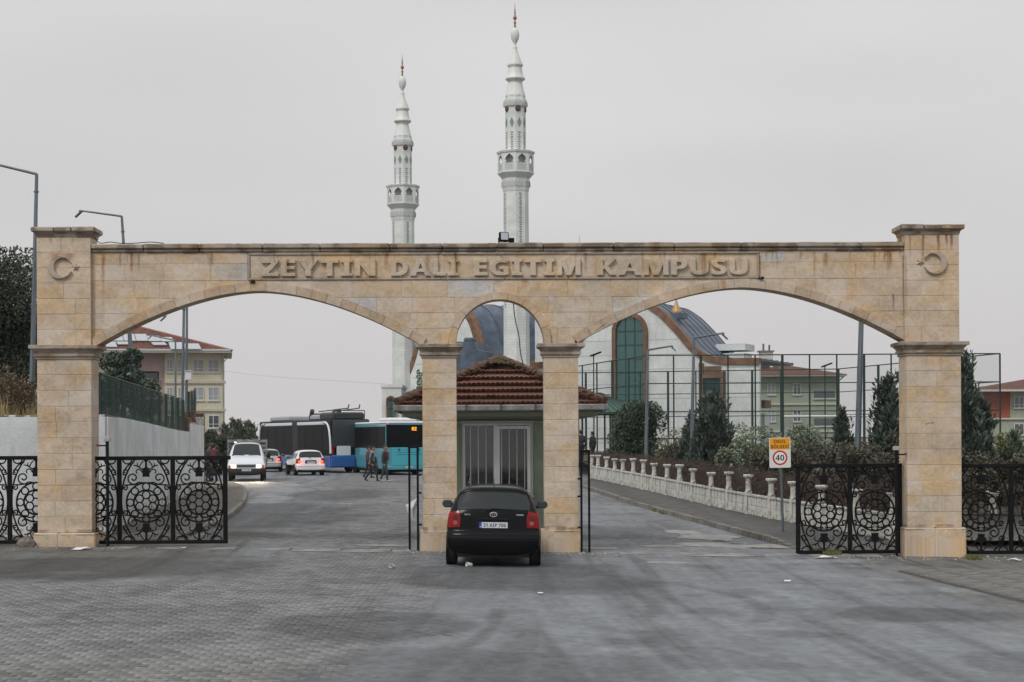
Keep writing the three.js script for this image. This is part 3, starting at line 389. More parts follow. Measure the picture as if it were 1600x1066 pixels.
function ironLeaf(label, name, category, pos, turn, posts, y0, y1, ext0 = 0, ext1 = 0, group) {   // posts: x of each upright
  const t = thing(name, label, category, pos, turn, group); t.scale.setScalar(GS); posts = posts.map((x) => x / GS); y0 /= GS; y1 /= GS; const h = y1 - y0;
  for (const x of posts) mesh('upright', cb(0.085, h - 0.14, 0.05, x, y0 + h / 2, 0, 0.006), M.black, t);
  const a = posts[0] - 0.045, b = posts.at(-1) + 0.045;
  mesh('top_rail', cb(b - a + ext0 + ext1, 0.075, 0.06, (a - ext0 + b + ext1) / 2, y1 - 0.0375, 0, 0.008), M.black, t); mesh('bottom_rail', cb(b - a, 0.07, 0.06, (a + b) / 2, y0 + 0.035, 0, 0.008), M.black, t);
  for (let i = 0; i + 1 < posts.length; i++) leafPanel(t, posts[i] + 0.03, y0 + 0.06, posts[i + 1] - posts[i] - 0.06, h - 0.12);
  return t;
}
{
  const base = (px, py, dz) => { const [x, y] = G(px, py); const p = gW(x, 0, dz); return p; };
  const yTL = gY(713, 260), yBL = gY(851, 260), yTR = gY(725, 1330), yBR = gY(866.5, 1330);
  const mk = (label, pxs, yb, yt, dz, e0, e1) => { const xs = pxs.map((p) => gX(p, 780)), x0 = xs[0], p = gW(x0, yb, dz); return ironLeaf(label, 'iron_gate', 'gate', [p.x, p.y, p.z], GA, xs.map((x) => x - x0), 0, yt - yb, e0, e1, 'black scrollwork gate panels'); };
  mk('open black wrought iron gate leaf in front of white truck and white retaining wall', [100, 183, 267, 349.5], yBL, yTL, -0.22, 0, 0.06);
  mk('black wrought iron fence panel beside the rock, running left from the crescent pier', [-72, 10.5, 94], yBL + 0.02, yTL + 0.02, -0.22, 0, 0);
  mk('open black wrought iron gate leaf beside the speed limit sign', [1250, 1331.5, 1410], yBR, yTR, -0.22, 0.04, 0);
  mk('black wrought iron fence panel before the cypress, running right from the gateway', [1491, 1585, 1680], yBR - 0.03, yTR - 0.02, -0.22, 0, 0);
}
// hinge posts with a sensor on top
function hingePost(px, yt, yb, dir, label) { const [x, y0] = G(px, yb), [, y1] = G(px, yt), b = gW(x, gGround(x) - 0.02, 0.07), t = thing('gate_post', label, 'post', b.toArray(), GA, 'gate hinge posts'); const H = y1 - b.y; mesh('upright', cb(0.055, H, 0.055, 0, H / 2, 0, 0.006), M.black, t); mesh('sensor_box', cb(0.13, 0.085, 0.1, 0, H + 0.0425, 0, 0.01), mat(LC(0.36, 0.32, 0.3), 0.6), t); mesh('bracket', bx(0.2, 0.03, 0.03, dir * 0.125, H - 0.085, 0), M.black, t); mesh('bracket', bx(0.05, 0.05, 0.04, dir * 0.2, H - 0.075, 0), mat(LC(0.2, 0.03, 0.03), 0.6), t); return t; }
hingePost(169.5, 690, 853, -1, 'thin black post with grey sensor box beside the crescent pier on the truck side'); hingePost(1400, 704, 866, 1, 'thin black post with grey sensor box against the pier by the speed limit sign');
function stopFrame(pa, pb, ya, yb, label) { const [xa] = G(pa, yb), [xb] = G(pb, yb), y1 = gY(ya, pa), p = gW(xa, gGround(xa) - 0.01, 0.1), t = thing('passage_barrier', label, 'barrier', p.toArray(), GA, 'narrow black gate frames'); const H = y1 - p.y, w = xb - xa; for (const x of [0, w]) mesh('upright', cb(0.045, H - 0.06, 0.045, x, (H - 0.06) / 2, x ? -0.3 * 0 : 0, 0.005), M.black, t); mesh('top_rail', cb(Math.abs(w) + 0.06, 0.06, 0.06, w / 2, H - 0.03, 0, 0.006), M.black, t); for (const q of [0.25, 0.55, 0.72]) mesh('hinge', bx(0.07, 0.035, 0.03, w + Math.sign(w) * 0.045, H * q, 0), M.black, t); }
stopFrame(640.5, 653.5, 696, 859, 'narrow black frame beside the booth pier on the bus side'); stopFrame(920.5, 908.5, 703, 866, 'narrow black frame beside the booth pier on the wet road side');
// ---------------------------------------------------------------- guard booth behind the middle arch
{
  const Zf = 36.6, K = 1.075, cx = (780 - CX) / F * Zf, D = 3.0, W = 3.15, gb = gy(cx, -Zf);
  const t = thing('guard_booth', 'green rendered guard booth with mossy terracotta hip roof behind the black car', 'booth', [cx * K, gy(cx, -Zf * K) , -(Zf + D / 2) * K], GA); t.scale.setScalar(K);
  const green = mat(LC(0.25, 0.30, 0.235), 0.9, { map: rep(plasterMap, 0.4), bumpMap: rep(grain, 1), bumpScale: 0.006 });
  const wx0 = (720.5 - 780) / F * Zf, wx1 = (830 - 780) / F * Zf, wy0 = 0.95, wy1 = EYE + (HZ - 673) / F * Zf - gb;
  // front wall with a real opening, other walls
  { const g = extrude([[-W / 2, -0.1], [W / 2, -0.1], [W / 2, 2.62], [-W / 2, 2.62]], 0.16, 0, [[[wx0, wy0], [wx0, wy1], [wx1, wy1], [wx1, wy0]]]); g.translate(0, 0, D / 2 - 0.16); mesh('wall', g, green, t); }
  mesh('wall', bx(W, 2.72, 0.16, 0, 1.26, -D / 2 + 0.08), green, t); for (const s of [-1, 1]) mesh('wall', bx(0.16, 2.72, D - 0.32, s * (W / 2 - 0.08), 1.26, 0), green, t);
  mesh('floor', bx(W - 0.33, 0.1, D - 0.33, 0, 0.05, 0), M.concrete, t); mesh('ceiling', bx(W - 0.33, 0.08, D - 0.33, 0, 2.5, 0), M.white, t);
  mesh('desk', bx(1.9, 0.06, 0.6, 0, 1.0, 0.7), mat(LC(0.12, 0.08, 0.05), 0.6), t); mesh('cabinet', bx(1.0, 1.1, 0.45, 0.75, 0.65, -1.05), mat(LC(0.10, 0.085, 0.075), 0.6), t);
  // window: frame, fixed left light, right sash
  const upvc = mat(LC(0.78, 0.80, 0.82), 0.45), glass = new THREE.MeshPhysicalMaterial({ color: 0xffffff, transmission: 1, thickness: 0, roughness: 0.03, ior: 1.5 });
  const win = mesh('window', merge([bx(wx1 - wx0, 0.055, 0.07, (wx0 + wx1) / 2, wy1 - 0.0275, 0), bx(wx1 - wx0, 0.055, 0.07, (wx0 + wx1) / 2, wy0 + 0.0275, 0), bx(0.055, wy1 - wy0 - 0.11, 0.07, wx0 + 0.0275, (wy0 + wy1) / 2, 0), bx(0.055, wy1 - wy0 - 0.11, 0.07, wx1 - 0.0275, (wy0 + wy1) / 2, 0), bx(0.07, wy1 - wy0 - 0.11, 0.07, wx0 + 0.70, (wy0 + wy1) / 2, 0)]), upvc, t); win.position.z = D / 2 - 0.1;
  const sx0 = wx0 + 0.70, sx1 = wx1 - 0.04; const sash = mesh('sash', merge([bx(sx1 - sx0, 0.06, 0.05, (sx0 + sx1) / 2, wy1 - 0.10, 0), bx(sx1 - sx0, 0.06, 0.05, (sx0 + sx1) / 2, wy0 + 0.09, 0), bx(0.065, wy1 - wy0 - 0.25, 0.05, sx0 + 0.0525, (wy0 + wy1) / 2, 0), bx(0.065, wy1 - wy0 - 0.25, 0.05, sx1 - 0.0425, (wy0 + wy1) / 2, 0)]), upvc, win); sash.position.z = 0.05;
  mesh('pane', bx(0.60, wy1 - wy0 - 0.12, 0.005, wx0 + 0.36, (wy0 + wy1) / 2, -0.01), glass, win); mesh('pane', bx(sx1 - sx0 - 0.14, wy1 - wy0 - 0.24, 0.005, (sx0 + sx1) / 2, (wy0 + wy1) / 2, 0.05), glass, win);
  mesh('curtain', (() => { const pts = []; for (let i = 0; i <= 40; i++) pts.push([lerp(wx0 + 0.02, wx0 + 0.68, i / 40), 0.006 * Math.sin(i * 0.5)]); return sheet(40, 1, (u, v) => { const i = Math.round(u * 40); return [pts[i][0], lerp(wy0 + 0.1, wy1 - 0.05, v), pts[i][1] - 0.12]; }); })(), mat(LC(0.045, 0.05, 0.05), 0.9), win);
  // security bars stand off the wall
  const gm2 = mat(LC(0.46, 0.47, 0.46), 0.5, { metalness: 0.3 });
  for (let i = 0; i < 10; i++) mesh('window_bar', bar(V3(lerp(wx0 + 0.005, wx1 - 0.01, i / 9), wy0 - 0.03, D / 2 + 0.05), V3(lerp(wx0 + 0.005, wx1 - 0.01, i / 9), wy1 + 0.03, D / 2 + 0.05), 0.0115, 6), gm2, t);
  for (const y of [wy1 + 0.025, wy0 - 0.025]) { mesh('bar_rail', bx(wx1 - wx0 + 0.06, 0.02, 0.02, (wx0 + wx1) / 2, y, D / 2 + 0.05), gm2, t); for (const x of [wx0, wx1]) mesh('bar_stub', bx(0.02, 0.02, 0.05, x, y, D / 2 + 0.025), gm2, t); }
  // eaves
  const E = 2.16, ED = D / 2 + 0.62, yE = 2.90;
  mesh('soffit', moulding(-E + 0.32, E - 0.32, -ED + 0.32, ED - 0.32, [[-0.06, 2.575], [0, 2.60], [0.18, 2.62], [0.22, 2.70], [0.22, 2.735]]), mat(LC(0.26, 0.285, 0.22), 0.9, { map: rep(plasterMap, 0.4) }), t);
  mesh('cornice_strip', bx(W - 0.8, 0.035, 0.03, 0.15, 2.50, D / 2 + 0.015), mat(LC(0.36, 0.36, 0.31), 0.8), t);
  mesh('roof_deck', moulding(-E + 0.1, E - 0.1, -ED + 0.1, ED - 0.1, [[0, 2.74], [0, 2.86], [-E + 0.14, 3.82]]), mat(LC(0.13, 0.08, 0.06), 0.9), t);
  const tin = mat(LC(0.50, 0.51, 0.50), 0.5, { metalness: 0.25, map: rep(mottle, 0.8) });
  for (const [ax, s] of [['x', 1], ['x', -1], ['z', 1], ['z', -1]]) { const L = ax === 'x' ? 2 * ED : 2 * E, n = 6; for (let k = 0; k < n; k++) { const m = mesh('gutter', cb(L / n - 0.004, 0.13, 0.12, 0, 0, 0, 0.02), tin, t), c = (k + 0.5) / n * L - L / 2; if (ax === 'z') m.position.set(c, 2.80 + (h2(k, 5) - 0.5) * 0.008, s * (ED + 0.02)); else { m.position.set(s * (E + 0.02), 2.80, c); m.rotation.y = Math.PI / 2; } if (k) { const b = mesh('gutter_clip', bx(0.018, 0.15, 0.135), M.galv, t); if (ax === 'z') b.position.set(c - L / n / 2, 2.80, s * (ED + 0.02)); else { b.position.set(s * (E + 0.02), 2.80, c - L / n / 2); b.rotation.y = Math.PI / 2; } } } }
  // tiles
  const tw = 0.205, prof = []; for (let i = 0; i <= 10; i++) prof.push([(i / 10 - 0.5) * tw, 0.026 * Math.pow(Math.abs(Math.sin(i / 10 * Math.PI * 2)), 0.9)]); const poly = prof.concat(prof.slice().reverse().map(([a, b]) => [a, b - 0.014]));
  const tg = extrude(poly.reverse(), 0.40); tg.rotateX(0); // length along +z, then laid down the slope
  const tms = [[0.45, 0.17, 0.125], [0.49, 0.20, 0.15], [0.40, 0.155, 0.115], [0.33, 0.15, 0.12], [0.48, 0.25, 0.20], [0.43, 0.20, 0.16]].map((c) => mat(LC(...c), 0.88, { map: rep(mottle, 2.5), bumpMap: rep(grain, 3), bumpScale: 0.004 }));
  const R = rng(61), rise = 0.98, back = [], apexY = yE + rise;
  for (let side = 0; side < 4; side++) {
    const half = side % 2 ? ED : E, run = side % 2 ? E : ED, sl = Math.hypot(run, rise), ang = Math.atan2(rise, run), rows = Math.floor(sl / 0.335);
    for (let r = 0; r < rows; r++) {
      const s = 0.02 + r * 0.335, hh = half * (1 - s / sl) - 0.06, n = Math.floor(2 * hh / tw);
      for (let k = 0; k < n; k++) {
        const u = (k - (n - 1) / 2) * tw, q = new THREE.Object3D(); q.position.set(u, yE + 0.02 + Math.sin(ang) * s + (R() - 0.5) * 0.008, run + 0.03 - Math.cos(ang) * s); q.rotation.set(ang + 0.055, Math.PI + (R() - 0.5) * 0.03, (R() - 0.5) * 0.03, 'YXZ'); q.rotation.x = -(ang - 0.05); q.rotation.y = Math.PI + (R() - 0.5) * 0.03;
        q.rotation.x = ang - 0.012; q.rotation.order = 'YXZ'; q.updateMatrix();
        const mw = new THREE.Matrix4().makeRotationY(side * Math.PI / 2).multiply(q.matrix);
        const m = tms[Math.floor(R() * 6)];
        if (side === 2) { back.push(tg.clone().applyMatrix4(mw)); continue; }
        const o = mesh('roof_tile', tg, m, t); o.applyMatrix4(mw);
      }
    }
  }
  const bk = mesh('roof_tiles_behind', merge(back), tms[0], t); bk.userData.kind = 'stuff';
  // hip tiles and the moss and leaf litter that has gathered on them
  const hipM = mat(LC(0.20, 0.105, 0.075), 0.92, { map: rep(mottle, 2) }), mossPts = [];
  for (const [sx, sz] of [[1, 1], [-1, 1], [1, -1], [-1, -1]]) { const a = V3(sx * E, yE + 0.03, sz * ED), b = V3(0, apexY + 0.05, 0), n = 9; for (let k = 0; k < n; k++) { const p = a.clone().lerp(b, k / n), q = a.clone().lerp(b, (k + 1.15) / n); mesh('hip_tile', bar(p, q, 0.095, 10, 0.075), hipM, t); } for (let k = 0; k < 260; k++) { const f = Math.pow(R(), 0.75), p = a.clone().lerp(b, f); p.x += (R() - 0.5) * 0.34; p.z += (R() - 0.5) * 0.34; p.y += 0.04 + R() * 0.05 - 0.1 * Math.abs(R() - 0.5); mossPts.push(p); } }
  for (let k = 0; k < 220; k++) mossPts.push(V3((R() - 0.5) * 0.9, apexY + 0.02 + R() * 0.12 - 0.0, (R() - 0.5) * 0.9).add(V3(0, -0.1 * R(), 0)));
  const ic = new THREE.IcosahedronGeometry(0.032, 0), moss = merge(mossPts.map((p) => { const g = ic.clone(); g.scale(0.6 + R() * 1.2, 0.5 + R() * 0.8, 0.6 + R() * 1.2); g.rotateY(R() * 6); const d = Math.max(Math.abs(p.x) / E, Math.abs(p.z) / ED), ys = lerp(apexY, yE, d) + 0.045; g.translate(p.x, Math.max(ys, Math.min(p.y, ys + 0.07)), p.z); return g; }));
  const mo = mesh('moss', moss, mat(LC(0.085, 0.062, 0.038), 1), t); mo.userData.kind = 'stuff';
}
// ---------------------------------------------------------------- cars
// a body surface: u runs along the side profile (control point number), v from -1 (left flank) over the middle to 1 (right flank)
function carSurface(ctrl, L, W, ym, dm0, dm1) {
  const cr = (a, b, c, d, t) => 0.5 * (2 * b + (c - a) * t + (2 * a - 5 * b + 4 * c - d) * t * t + (3 * b - a - 3 * c + d) * t * t * t), n = ctrl.length;
  const prof = (u) => { const i = clamp(Math.floor(u), 0, n - 2), t = u - i, g = (k) => ctrl[clamp(k, 0, n - 1)]; return [0, 1, 2].map((q) => cr(g(i - 1)[q], g(i)[q], g(i + 1)[q], g(i + 2)[q], t)); };
  const P = (u, v) => {
    const [d, y, w] = prof(u), s = Math.sign(v) || 1, a = Math.min(1, Math.abs(v) / 0.6), b = Math.max(0, (Math.abs(v) - 0.6) / 0.4);
    const md = clamp(d, dm0, dm1), mx = md - d, my = ym - y, ml = Math.hypot(mx, my) || 1, k = Math.min(0.11, ml * 0.2) * (0.35 * a * a + 0.65 * Math.pow(a, 6)) / ml;
    let D = d + mx * k, Y = y + my * k, X = w * (a < 1 ? a : 1);
    if (b > 0) { const D0 = D, Y0 = Y; D = lerp(D0, md, b); Y = lerp(Y0, ym, b); X = lerp(w, W, 1 - Math.pow(1 - b, 2.1)); }
    return V3(s * X, Y, -D);       // the car points along -z, its tail at z = 0
  };
  const N = (u, v) => { const e = 0.03, a = P(clamp(u + e, 0, n - 1), v).sub(P(clamp(u - e, 0, n - 1), v)), b = P(u, clamp(v + 0.02, -1, 1)).sub(P(u, clamp(v - 0.02, -1, 1))); return b.cross(a).normalize(); };
  const patch = (u0, u1, v0, v1, off = 0, nu = 12, nv = 12) => {   // v0, v1 may be functions of u
    const f = (q, u) => typeof q === 'function' ? q(u) : q;
    const g = sheet(nv, nu, (s, t) => { const u = lerp(u0, u1, t), v = lerp(f(v0, u), f(v1, u), s), p = P(u, v); if (off) p.addScaledVector(N(u, v), off); return [p.x, p.y, p.z]; }, (p, s, t) => [s, t]); return g;
  };
  return { P, N, patch, n };
}
function wheelGroup(parent, x, z, r, w, s) { const tg = lathe([[r * 0.62, -w / 2], [r * 0.93, -w / 2], [r, -w / 2 + 0.03], [r, w / 2 - 0.03], [r * 0.93, w / 2], [r * 0.62, w / 2], [r * 0.62, -w / 2]], 28); tg.rotateZ(Math.PI / 2); const o = mesh('wheel', tg, M.rubber, parent); o.position.set(x, r, z); const sp = []; for (let i = 0; i < 5; i++) { const g = new THREE.BoxGeometry(0.02, r * 0.6, 0.07); g.translate(0, r * 0.32, 0); g.rotateX(i / 5 * Math.PI * 2); g.translate(s * w * 0.36, 0, 0); sp.push(g); } const hb = new THREE.CylinderGeometry(r * 0.64, r * 0.64, 0.04, 24, 1); hb.rotateZ(Math.PI / 2); hb.translate(s * w * 0.25, 0, 0); sp.push(hb); mesh('rim', merge(sp), mat(LC(0.35, 0.36, 0.37), 0.35, { metalness: 0.7 }), o); }
const hatchCtrl = [[0.5, 0.20, 0.70], [0.16, 0.21, 0.77], [0.03, 0.30, 0.82], [0.0, 0.46, 0.838], [0.015, 0.585, 0.838], [0.055, 0.645, 0.838], [0.075, 0.70, 0.828], [0.09, 0.86, 0.815], [0.125, 1.015, 0.795], [0.235, 1.19, 0.74], [0.34, 1.36, 0.665], [0.37, 1.41, 0.645], [0.58, 1.450, 0.62], [1.05, 1.475, 0.61], [1.7, 1.468, 0.61], [2.2, 1.40, 0.61], [2.75, 1.15, 0.65], [3.1, 0.985, 0.73], [3.5, 0.93, 0.765], [3.92, 0.82, 0.775], [4.12, 0.68, 0.765], [4.18, 0.50, 0.75], [4.13, 0.30, 0.72], [3.9, 0.20, 0.68]];
const tintGlass = new THREE.MeshPhysicalMaterial({ color: LC(0.012, 0.017, 0.019), roughness: 0.2, specularIntensity: 0.9 });
const redLens = new THREE.MeshPhysicalMaterial({ color: LC(0.22, 0.005, 0.006), roughness: 0.15, specularIntensity: 0.6 });
const trimBlack = new THREE.MeshPhysicalMaterial({ color: LC(0.008, 0.008, 0.009), roughness: 0.6, specularIntensity: 0.4 }), chrome = mat(LC(0.62, 0.63, 0.64), 0.3, { metalness: 0.25 });
function plateTex(text, blue = true) { return canvasTex(520, 112, (c, w, h) => { c.fillStyle = '#c4c9ce'; c.fillRect(0, 0, w, h); c.strokeStyle = '#111'; c.lineWidth = 5; c.strokeRect(2, 2, w - 4, h - 4); if (blue) { c.fillStyle = '#1440a8'; c.fillRect(4, 4, 44, h - 8); c.fillStyle = '#fff'; c.font = 'bold 24px sans-serif'; c.textAlign = 'center'; c.fillText('TR', 26, h - 16); } c.fillStyle = '#0b0c10'; c.textAlign = 'center'; c.font = 'bold 84px sans-serif'; c.save(); c.translate((w + 44) / 2, h - 24); c.scale(Math.min(1.0, (w - 80) / c.measureText(text).width), 1); c.fillText(text, 0, 0); c.restore(); }); }
function hatchback(name, label, pos, turn, paint, o = {}) {
  const t = thing(name, label, 'car', pos, turn, o.group), S = carSurface(hatchCtrl, 4.18, 0.855, 0.60, 0.78, 3.35);
  mesh('body', S.patch(0, S.n - 1, -1, 1, 0, 150, 64), paint, t);
  mesh('underbody', merge([bx(1.44, 0.2, 3.3, 0, 0.30, -2.1), bx(1.30, 0.1, 0.55, 0, 0.23, -0.38)]), trimBlack, t);
  // lower bumper lip, hatch, glass
  const mid = (k) => (u) => k;
  mesh('bumper_lip', S.patch(1.2, 2.15, -0.56, 0.56, 0.006, 5, 24), trimBlack, t); mesh('bumper_strip', S.patch(3.55, 3.75, -0.62, 0.62, 0.006, 2, 30), trimBlack, t);
  mesh('hatch_seam', S.patch(5.08, 8.22, (u) => -0.412 - 0.062 * smooth(5, 6, u), (u) => 0.412 + 0.062 * smooth(5, 6, u), 0.002, 10, 24), M.black, t); mesh('bumper_seam', S.patch(4.86, 4.95, -0.78, 0.78, 0.002, 2, 40), M.black, t);
  const hatch = mesh('hatch_door', S.patch(5.15, 8.15, (u) => -0.40 - 0.06 * smooth(5, 6, u), (u) => 0.40 + 0.06 * smooth(5, 6, u), 0.005, 10, 24), paint, t);
  const hw = (u) => 0.50 + 0.035 * smooth(8.2, 9.2, u);
  mesh('rear_window', S.patch(8.22, 10.2, (u) => -hw(u), hw, 0.007, 12, 24), tintGlass, t);
  mesh('spoiler', S.patch(10.25, 12.1, -0.56, 0.56, 0.022, 10, 24), paint, t);
  mesh('spoiler_edge', S.patch(10.02, 10.3, -0.53, 0.53, 0.03, 4, 24), trimBlack, t);
  mesh('high_brake_light', cb(0.30, 0.025, 0.02, 0, 1.375, -0.365, 0.005), o.brake ? o.brake : tintGlass, t);
  mesh('windscreen', S.patch(15.15, 16.95, -0.53, 0.53, 0.006, 10, 18), tintGlass, t);
  for (const s of [-1, 1]) { for (const [a, b] of o.doors || [[10.9, 13.55], [13.65, 15.75]]) mesh('side_window', S.patch(a, b, s * 0.645, s * 0.795, 0.006, 14, 6), tintGlass, t);
    const lamp = mesh('tail_light', S.patch(6.2, 8.1, (u) => s * (0.44 + 0.03 * smooth(7.2, 8.1, u)), (u) => s * (0.69 - 0.07 * smooth(7, 8.1, u)), 0.014, 10, 12), redLens, t);
    for (const [y, m] of [[0.90, mat(LC(0.07, 0.03, 0.028), 0.2)], [0.80, mat(LC(0.34, 0.09, 0.07), 0.15)]]) { const g = new THREE.CylinderGeometry(0.042, 0.042, 0.012, 20); g.rotateX(Math.PI / 2); mesh('reflector', g, m, lamp).position.set(s * 0.69, y, y > 0.85 ? -0.118 : -0.104); }
    if (o.brake) { const g = new THREE.SphereGeometry(0.095, 16, 10); g.scale(1.15, 0.75, 0.5); mesh('brake_lamp', g, o.brake, lamp).position.set(s * 0.64, 0.80, -0.12); const pl = new THREE.PointLight(LC(1, 0.12, 0.05), 0.12, 0, 2); pl.position.set(s * 0.64, 0.80, 0.10); t.add(pl); }
    mesh('head_light', S.patch(19.3, 20.5, s * 0.40, s * 0.68, 0.01, 6, 8), mat(LC(0.6, 0.62, 0.64), 0.1), t);
    // mirror
    const mg = cb(0.20, 0.145, 0.11, 0, 0, 0, 0.045); const mm = mesh('door_mirror', mg, o.mirror || paint, t); mm.position.set(s * 0.925, 1.045, -2.62); mesh('mirror_glass', cb(0.165, 0.11, 0.006, 0, 0, 0.056, 0.002), mat(LC(0.12, 0.13, 0.15), 0.05, { metalness: 0.9 }), mm); mesh('mirror_arm', bx(0.10, 0.04, 0.05, s * -0.10, -0.05, -0.01), trimBlack, mm);
    mesh('door_seam', S.patch(13.62, 13.68, s * 0.64, s * 0.985, 0.003, 1, 14), trimBlack, t);
    for (const z of [-0.78, -3.33]) { const a = new THREE.CylinderGeometry(0.355, 0.355, 0.02, 28); a.rotateZ(Math.PI / 2); a.translate(s * 0.852, 0.34, z); mesh('wheel_arch', clean(a), trimBlack, t); wheelGroup(t, s * 0.765, z, 0.31, 0.205, s); }
  }
  mesh('plate_recess', cb(0.66, 0.17, 0.02, 0, 0.765, -0.080, 0.006), trimBlack, t);
  mesh('number_plate', new THREE.PlaneGeometry(0.52, 0.113).translate(0, 0.765, -0.064), mat(0xffffff, 0.5, { map: plateTex(o.plate || '31 AD 248') }), t).userData.label = 'white number plate with black characters';
  mesh('grip_strip', cb(0.62, 0.03, 0.03, 0, 0.868, -0.075, 0.01), trimBlack, t);
  mesh('wiper', merge([bar(V3(-0.14, 1.015, -0.10), V3(0.02, 1.06, -0.13), 0.012, 6), bar(V3(-0.02, 1.06, -0.135), V3(0.34, 1.04, -0.13), 0.010, 6)]), trimBlack, t);
  // round-cornered oval badge made of three loops
  const el = (rx, ry, x, y, w = 0.006) => { const g = new THREE.TorusGeometry(1, 0.1, 6, 32); g.scale(rx, ry, 0.05); g.translate(x, y, 0); return clean(g); };
  const badge = merge([el(0.062, 0.042, 0, 0), el(0.020, 0.036, 0, -0.004), el(0.043, 0.016, 0, 0.019)]); mesh('badge', badge, chrome, t).position.set(0, 0.955, -0.094);
  for (const [s, str] of [[-1, 'VVT-i'], [1, 'TERRA']]) if (o.script) { const g = new TextGeometry(str, { font: o.font, size: 0.024, depth: 0.004, curveSegments: 3 }); g.computeBoundingBox(); g.scale(1.35, 1, 1); g.computeBoundingBox(); const w = g.boundingBox.max.x; g.translate(s * 0.475 - w / 2, 0.94, -0.083); mesh('script', g, chrome, t); }
  mesh('exhaust', bar(V3(0.45, 0.22, -0.15), V3(0.45, 0.23, -0.5), 0.025, 10), M.galv, t);
  mesh('aerial', bar(V3(0, 1.46, -0.62), V3(0, 1.60, -0.45), 0.005, 5), trimBlack, t);
  return t;
}
const carFont = await new FontLoader().loadAsync('fonts/droid/droid_sans_bold.typeface.json');
{
  const c = onGround(769, 884), black = new THREE.MeshPhysicalMaterial({ color: LC(0.005, 0.0055, 0.0065), roughness: 0.18, specularIntensity: 0.32 });
  const car = hatchback('hatchback_car', 'black hatchback parked tail-out in front of the guard booth', [(769 - CX) / F * 31.1, gy((769 - CX) / F * 31, -32), -31.1], 0, black, { plate: '31 AIP 706', script: true, font: carFont, mirror: mat(LC(0.02, 0.021, 0.024), 0.4) });
  car.rotation.z = -0.0175;
}
const brakeGlow = new THREE.MeshStandardMaterial({ color: LC(0.3, 0.01, 0.01), emissive: LC(1, 0.16, 0.05), emissiveIntensity: 1.5, roughness: 0.3 });
{
  const white = new THREE.MeshPhysicalMaterial({ color: LC(0.66, 0.67, 0.68), roughness: 0.3, clearcoat: 0.8, clearcoatRoughness: 0.1 }), c = onGround(488, 743);
  hatchback('hatchback_car', 'white hatchback with glowing brake lights queuing behind the articulated bus', [c.x, gy(c.x, c.z), c.z + 0.6], 0.30, white, { brake: brakeGlow, plate: '31 KV 520', doors: [[11.0, 12.9], [13.2, 15.7]] });
  const silver = new THREE.MeshPhysicalMaterial({ color: LC(0.42, 0.43, 0.43), roughness: 0.3, metalness: 0.3, clearcoat: 0.8 }), d = onGround(421, 737.5);
  hatchback('hatchback_car', 'silver hatchback half hidden behind the white truck', [d.x, gy(d.x, d.z), d.z + 0.6], 0.12, silver, { brake: brakeGlow, plate: '31 HB 914' });
}
// ---------------------------------------------------------------- retaining wall, fence and hill on the left
const WL = [[-9.0, 38.3], [-9.05, 39.4], [-12.75, 71.5]];               // corner, start and end of the long stretch (x, Z)
const wallTopL = (Z) => lerp(2.66, 2.42, smooth(39, 63, Z));
const wallPaint = mat(LC(0.66, 0.69, 0.70), 0.88, { map: tex(1024, 512, (u, v) => { const a = fbm(u * 12, v * 5, 5, 501, 12) - 0.5, dr = smooth(0.55, 0.75, fbm(u * 90, v * 1.5, 3, 511, 0)), foot = smooth(0.30, 0.0, v + (fbm(u * 30, v * 20, 4, 521, 30) - 0.5) * 0.34), c = fbm(u * 200, v * 100, 2, 531, 0) - 0.5; let t = 0.93 + a * 0.16 + c * 0.05 - dr * 0.07; const f = foot * smooth(0.35, 0.6, fbm(u * 60, v * 40, 3, 541, 60)); return [lerp(t, 0.50, f), lerp(t, 0.42, f), lerp(t * 1.0, 0.34, f)]; }), bumpMap: rep(grain, 6, 3), bumpScale: 0.006 });
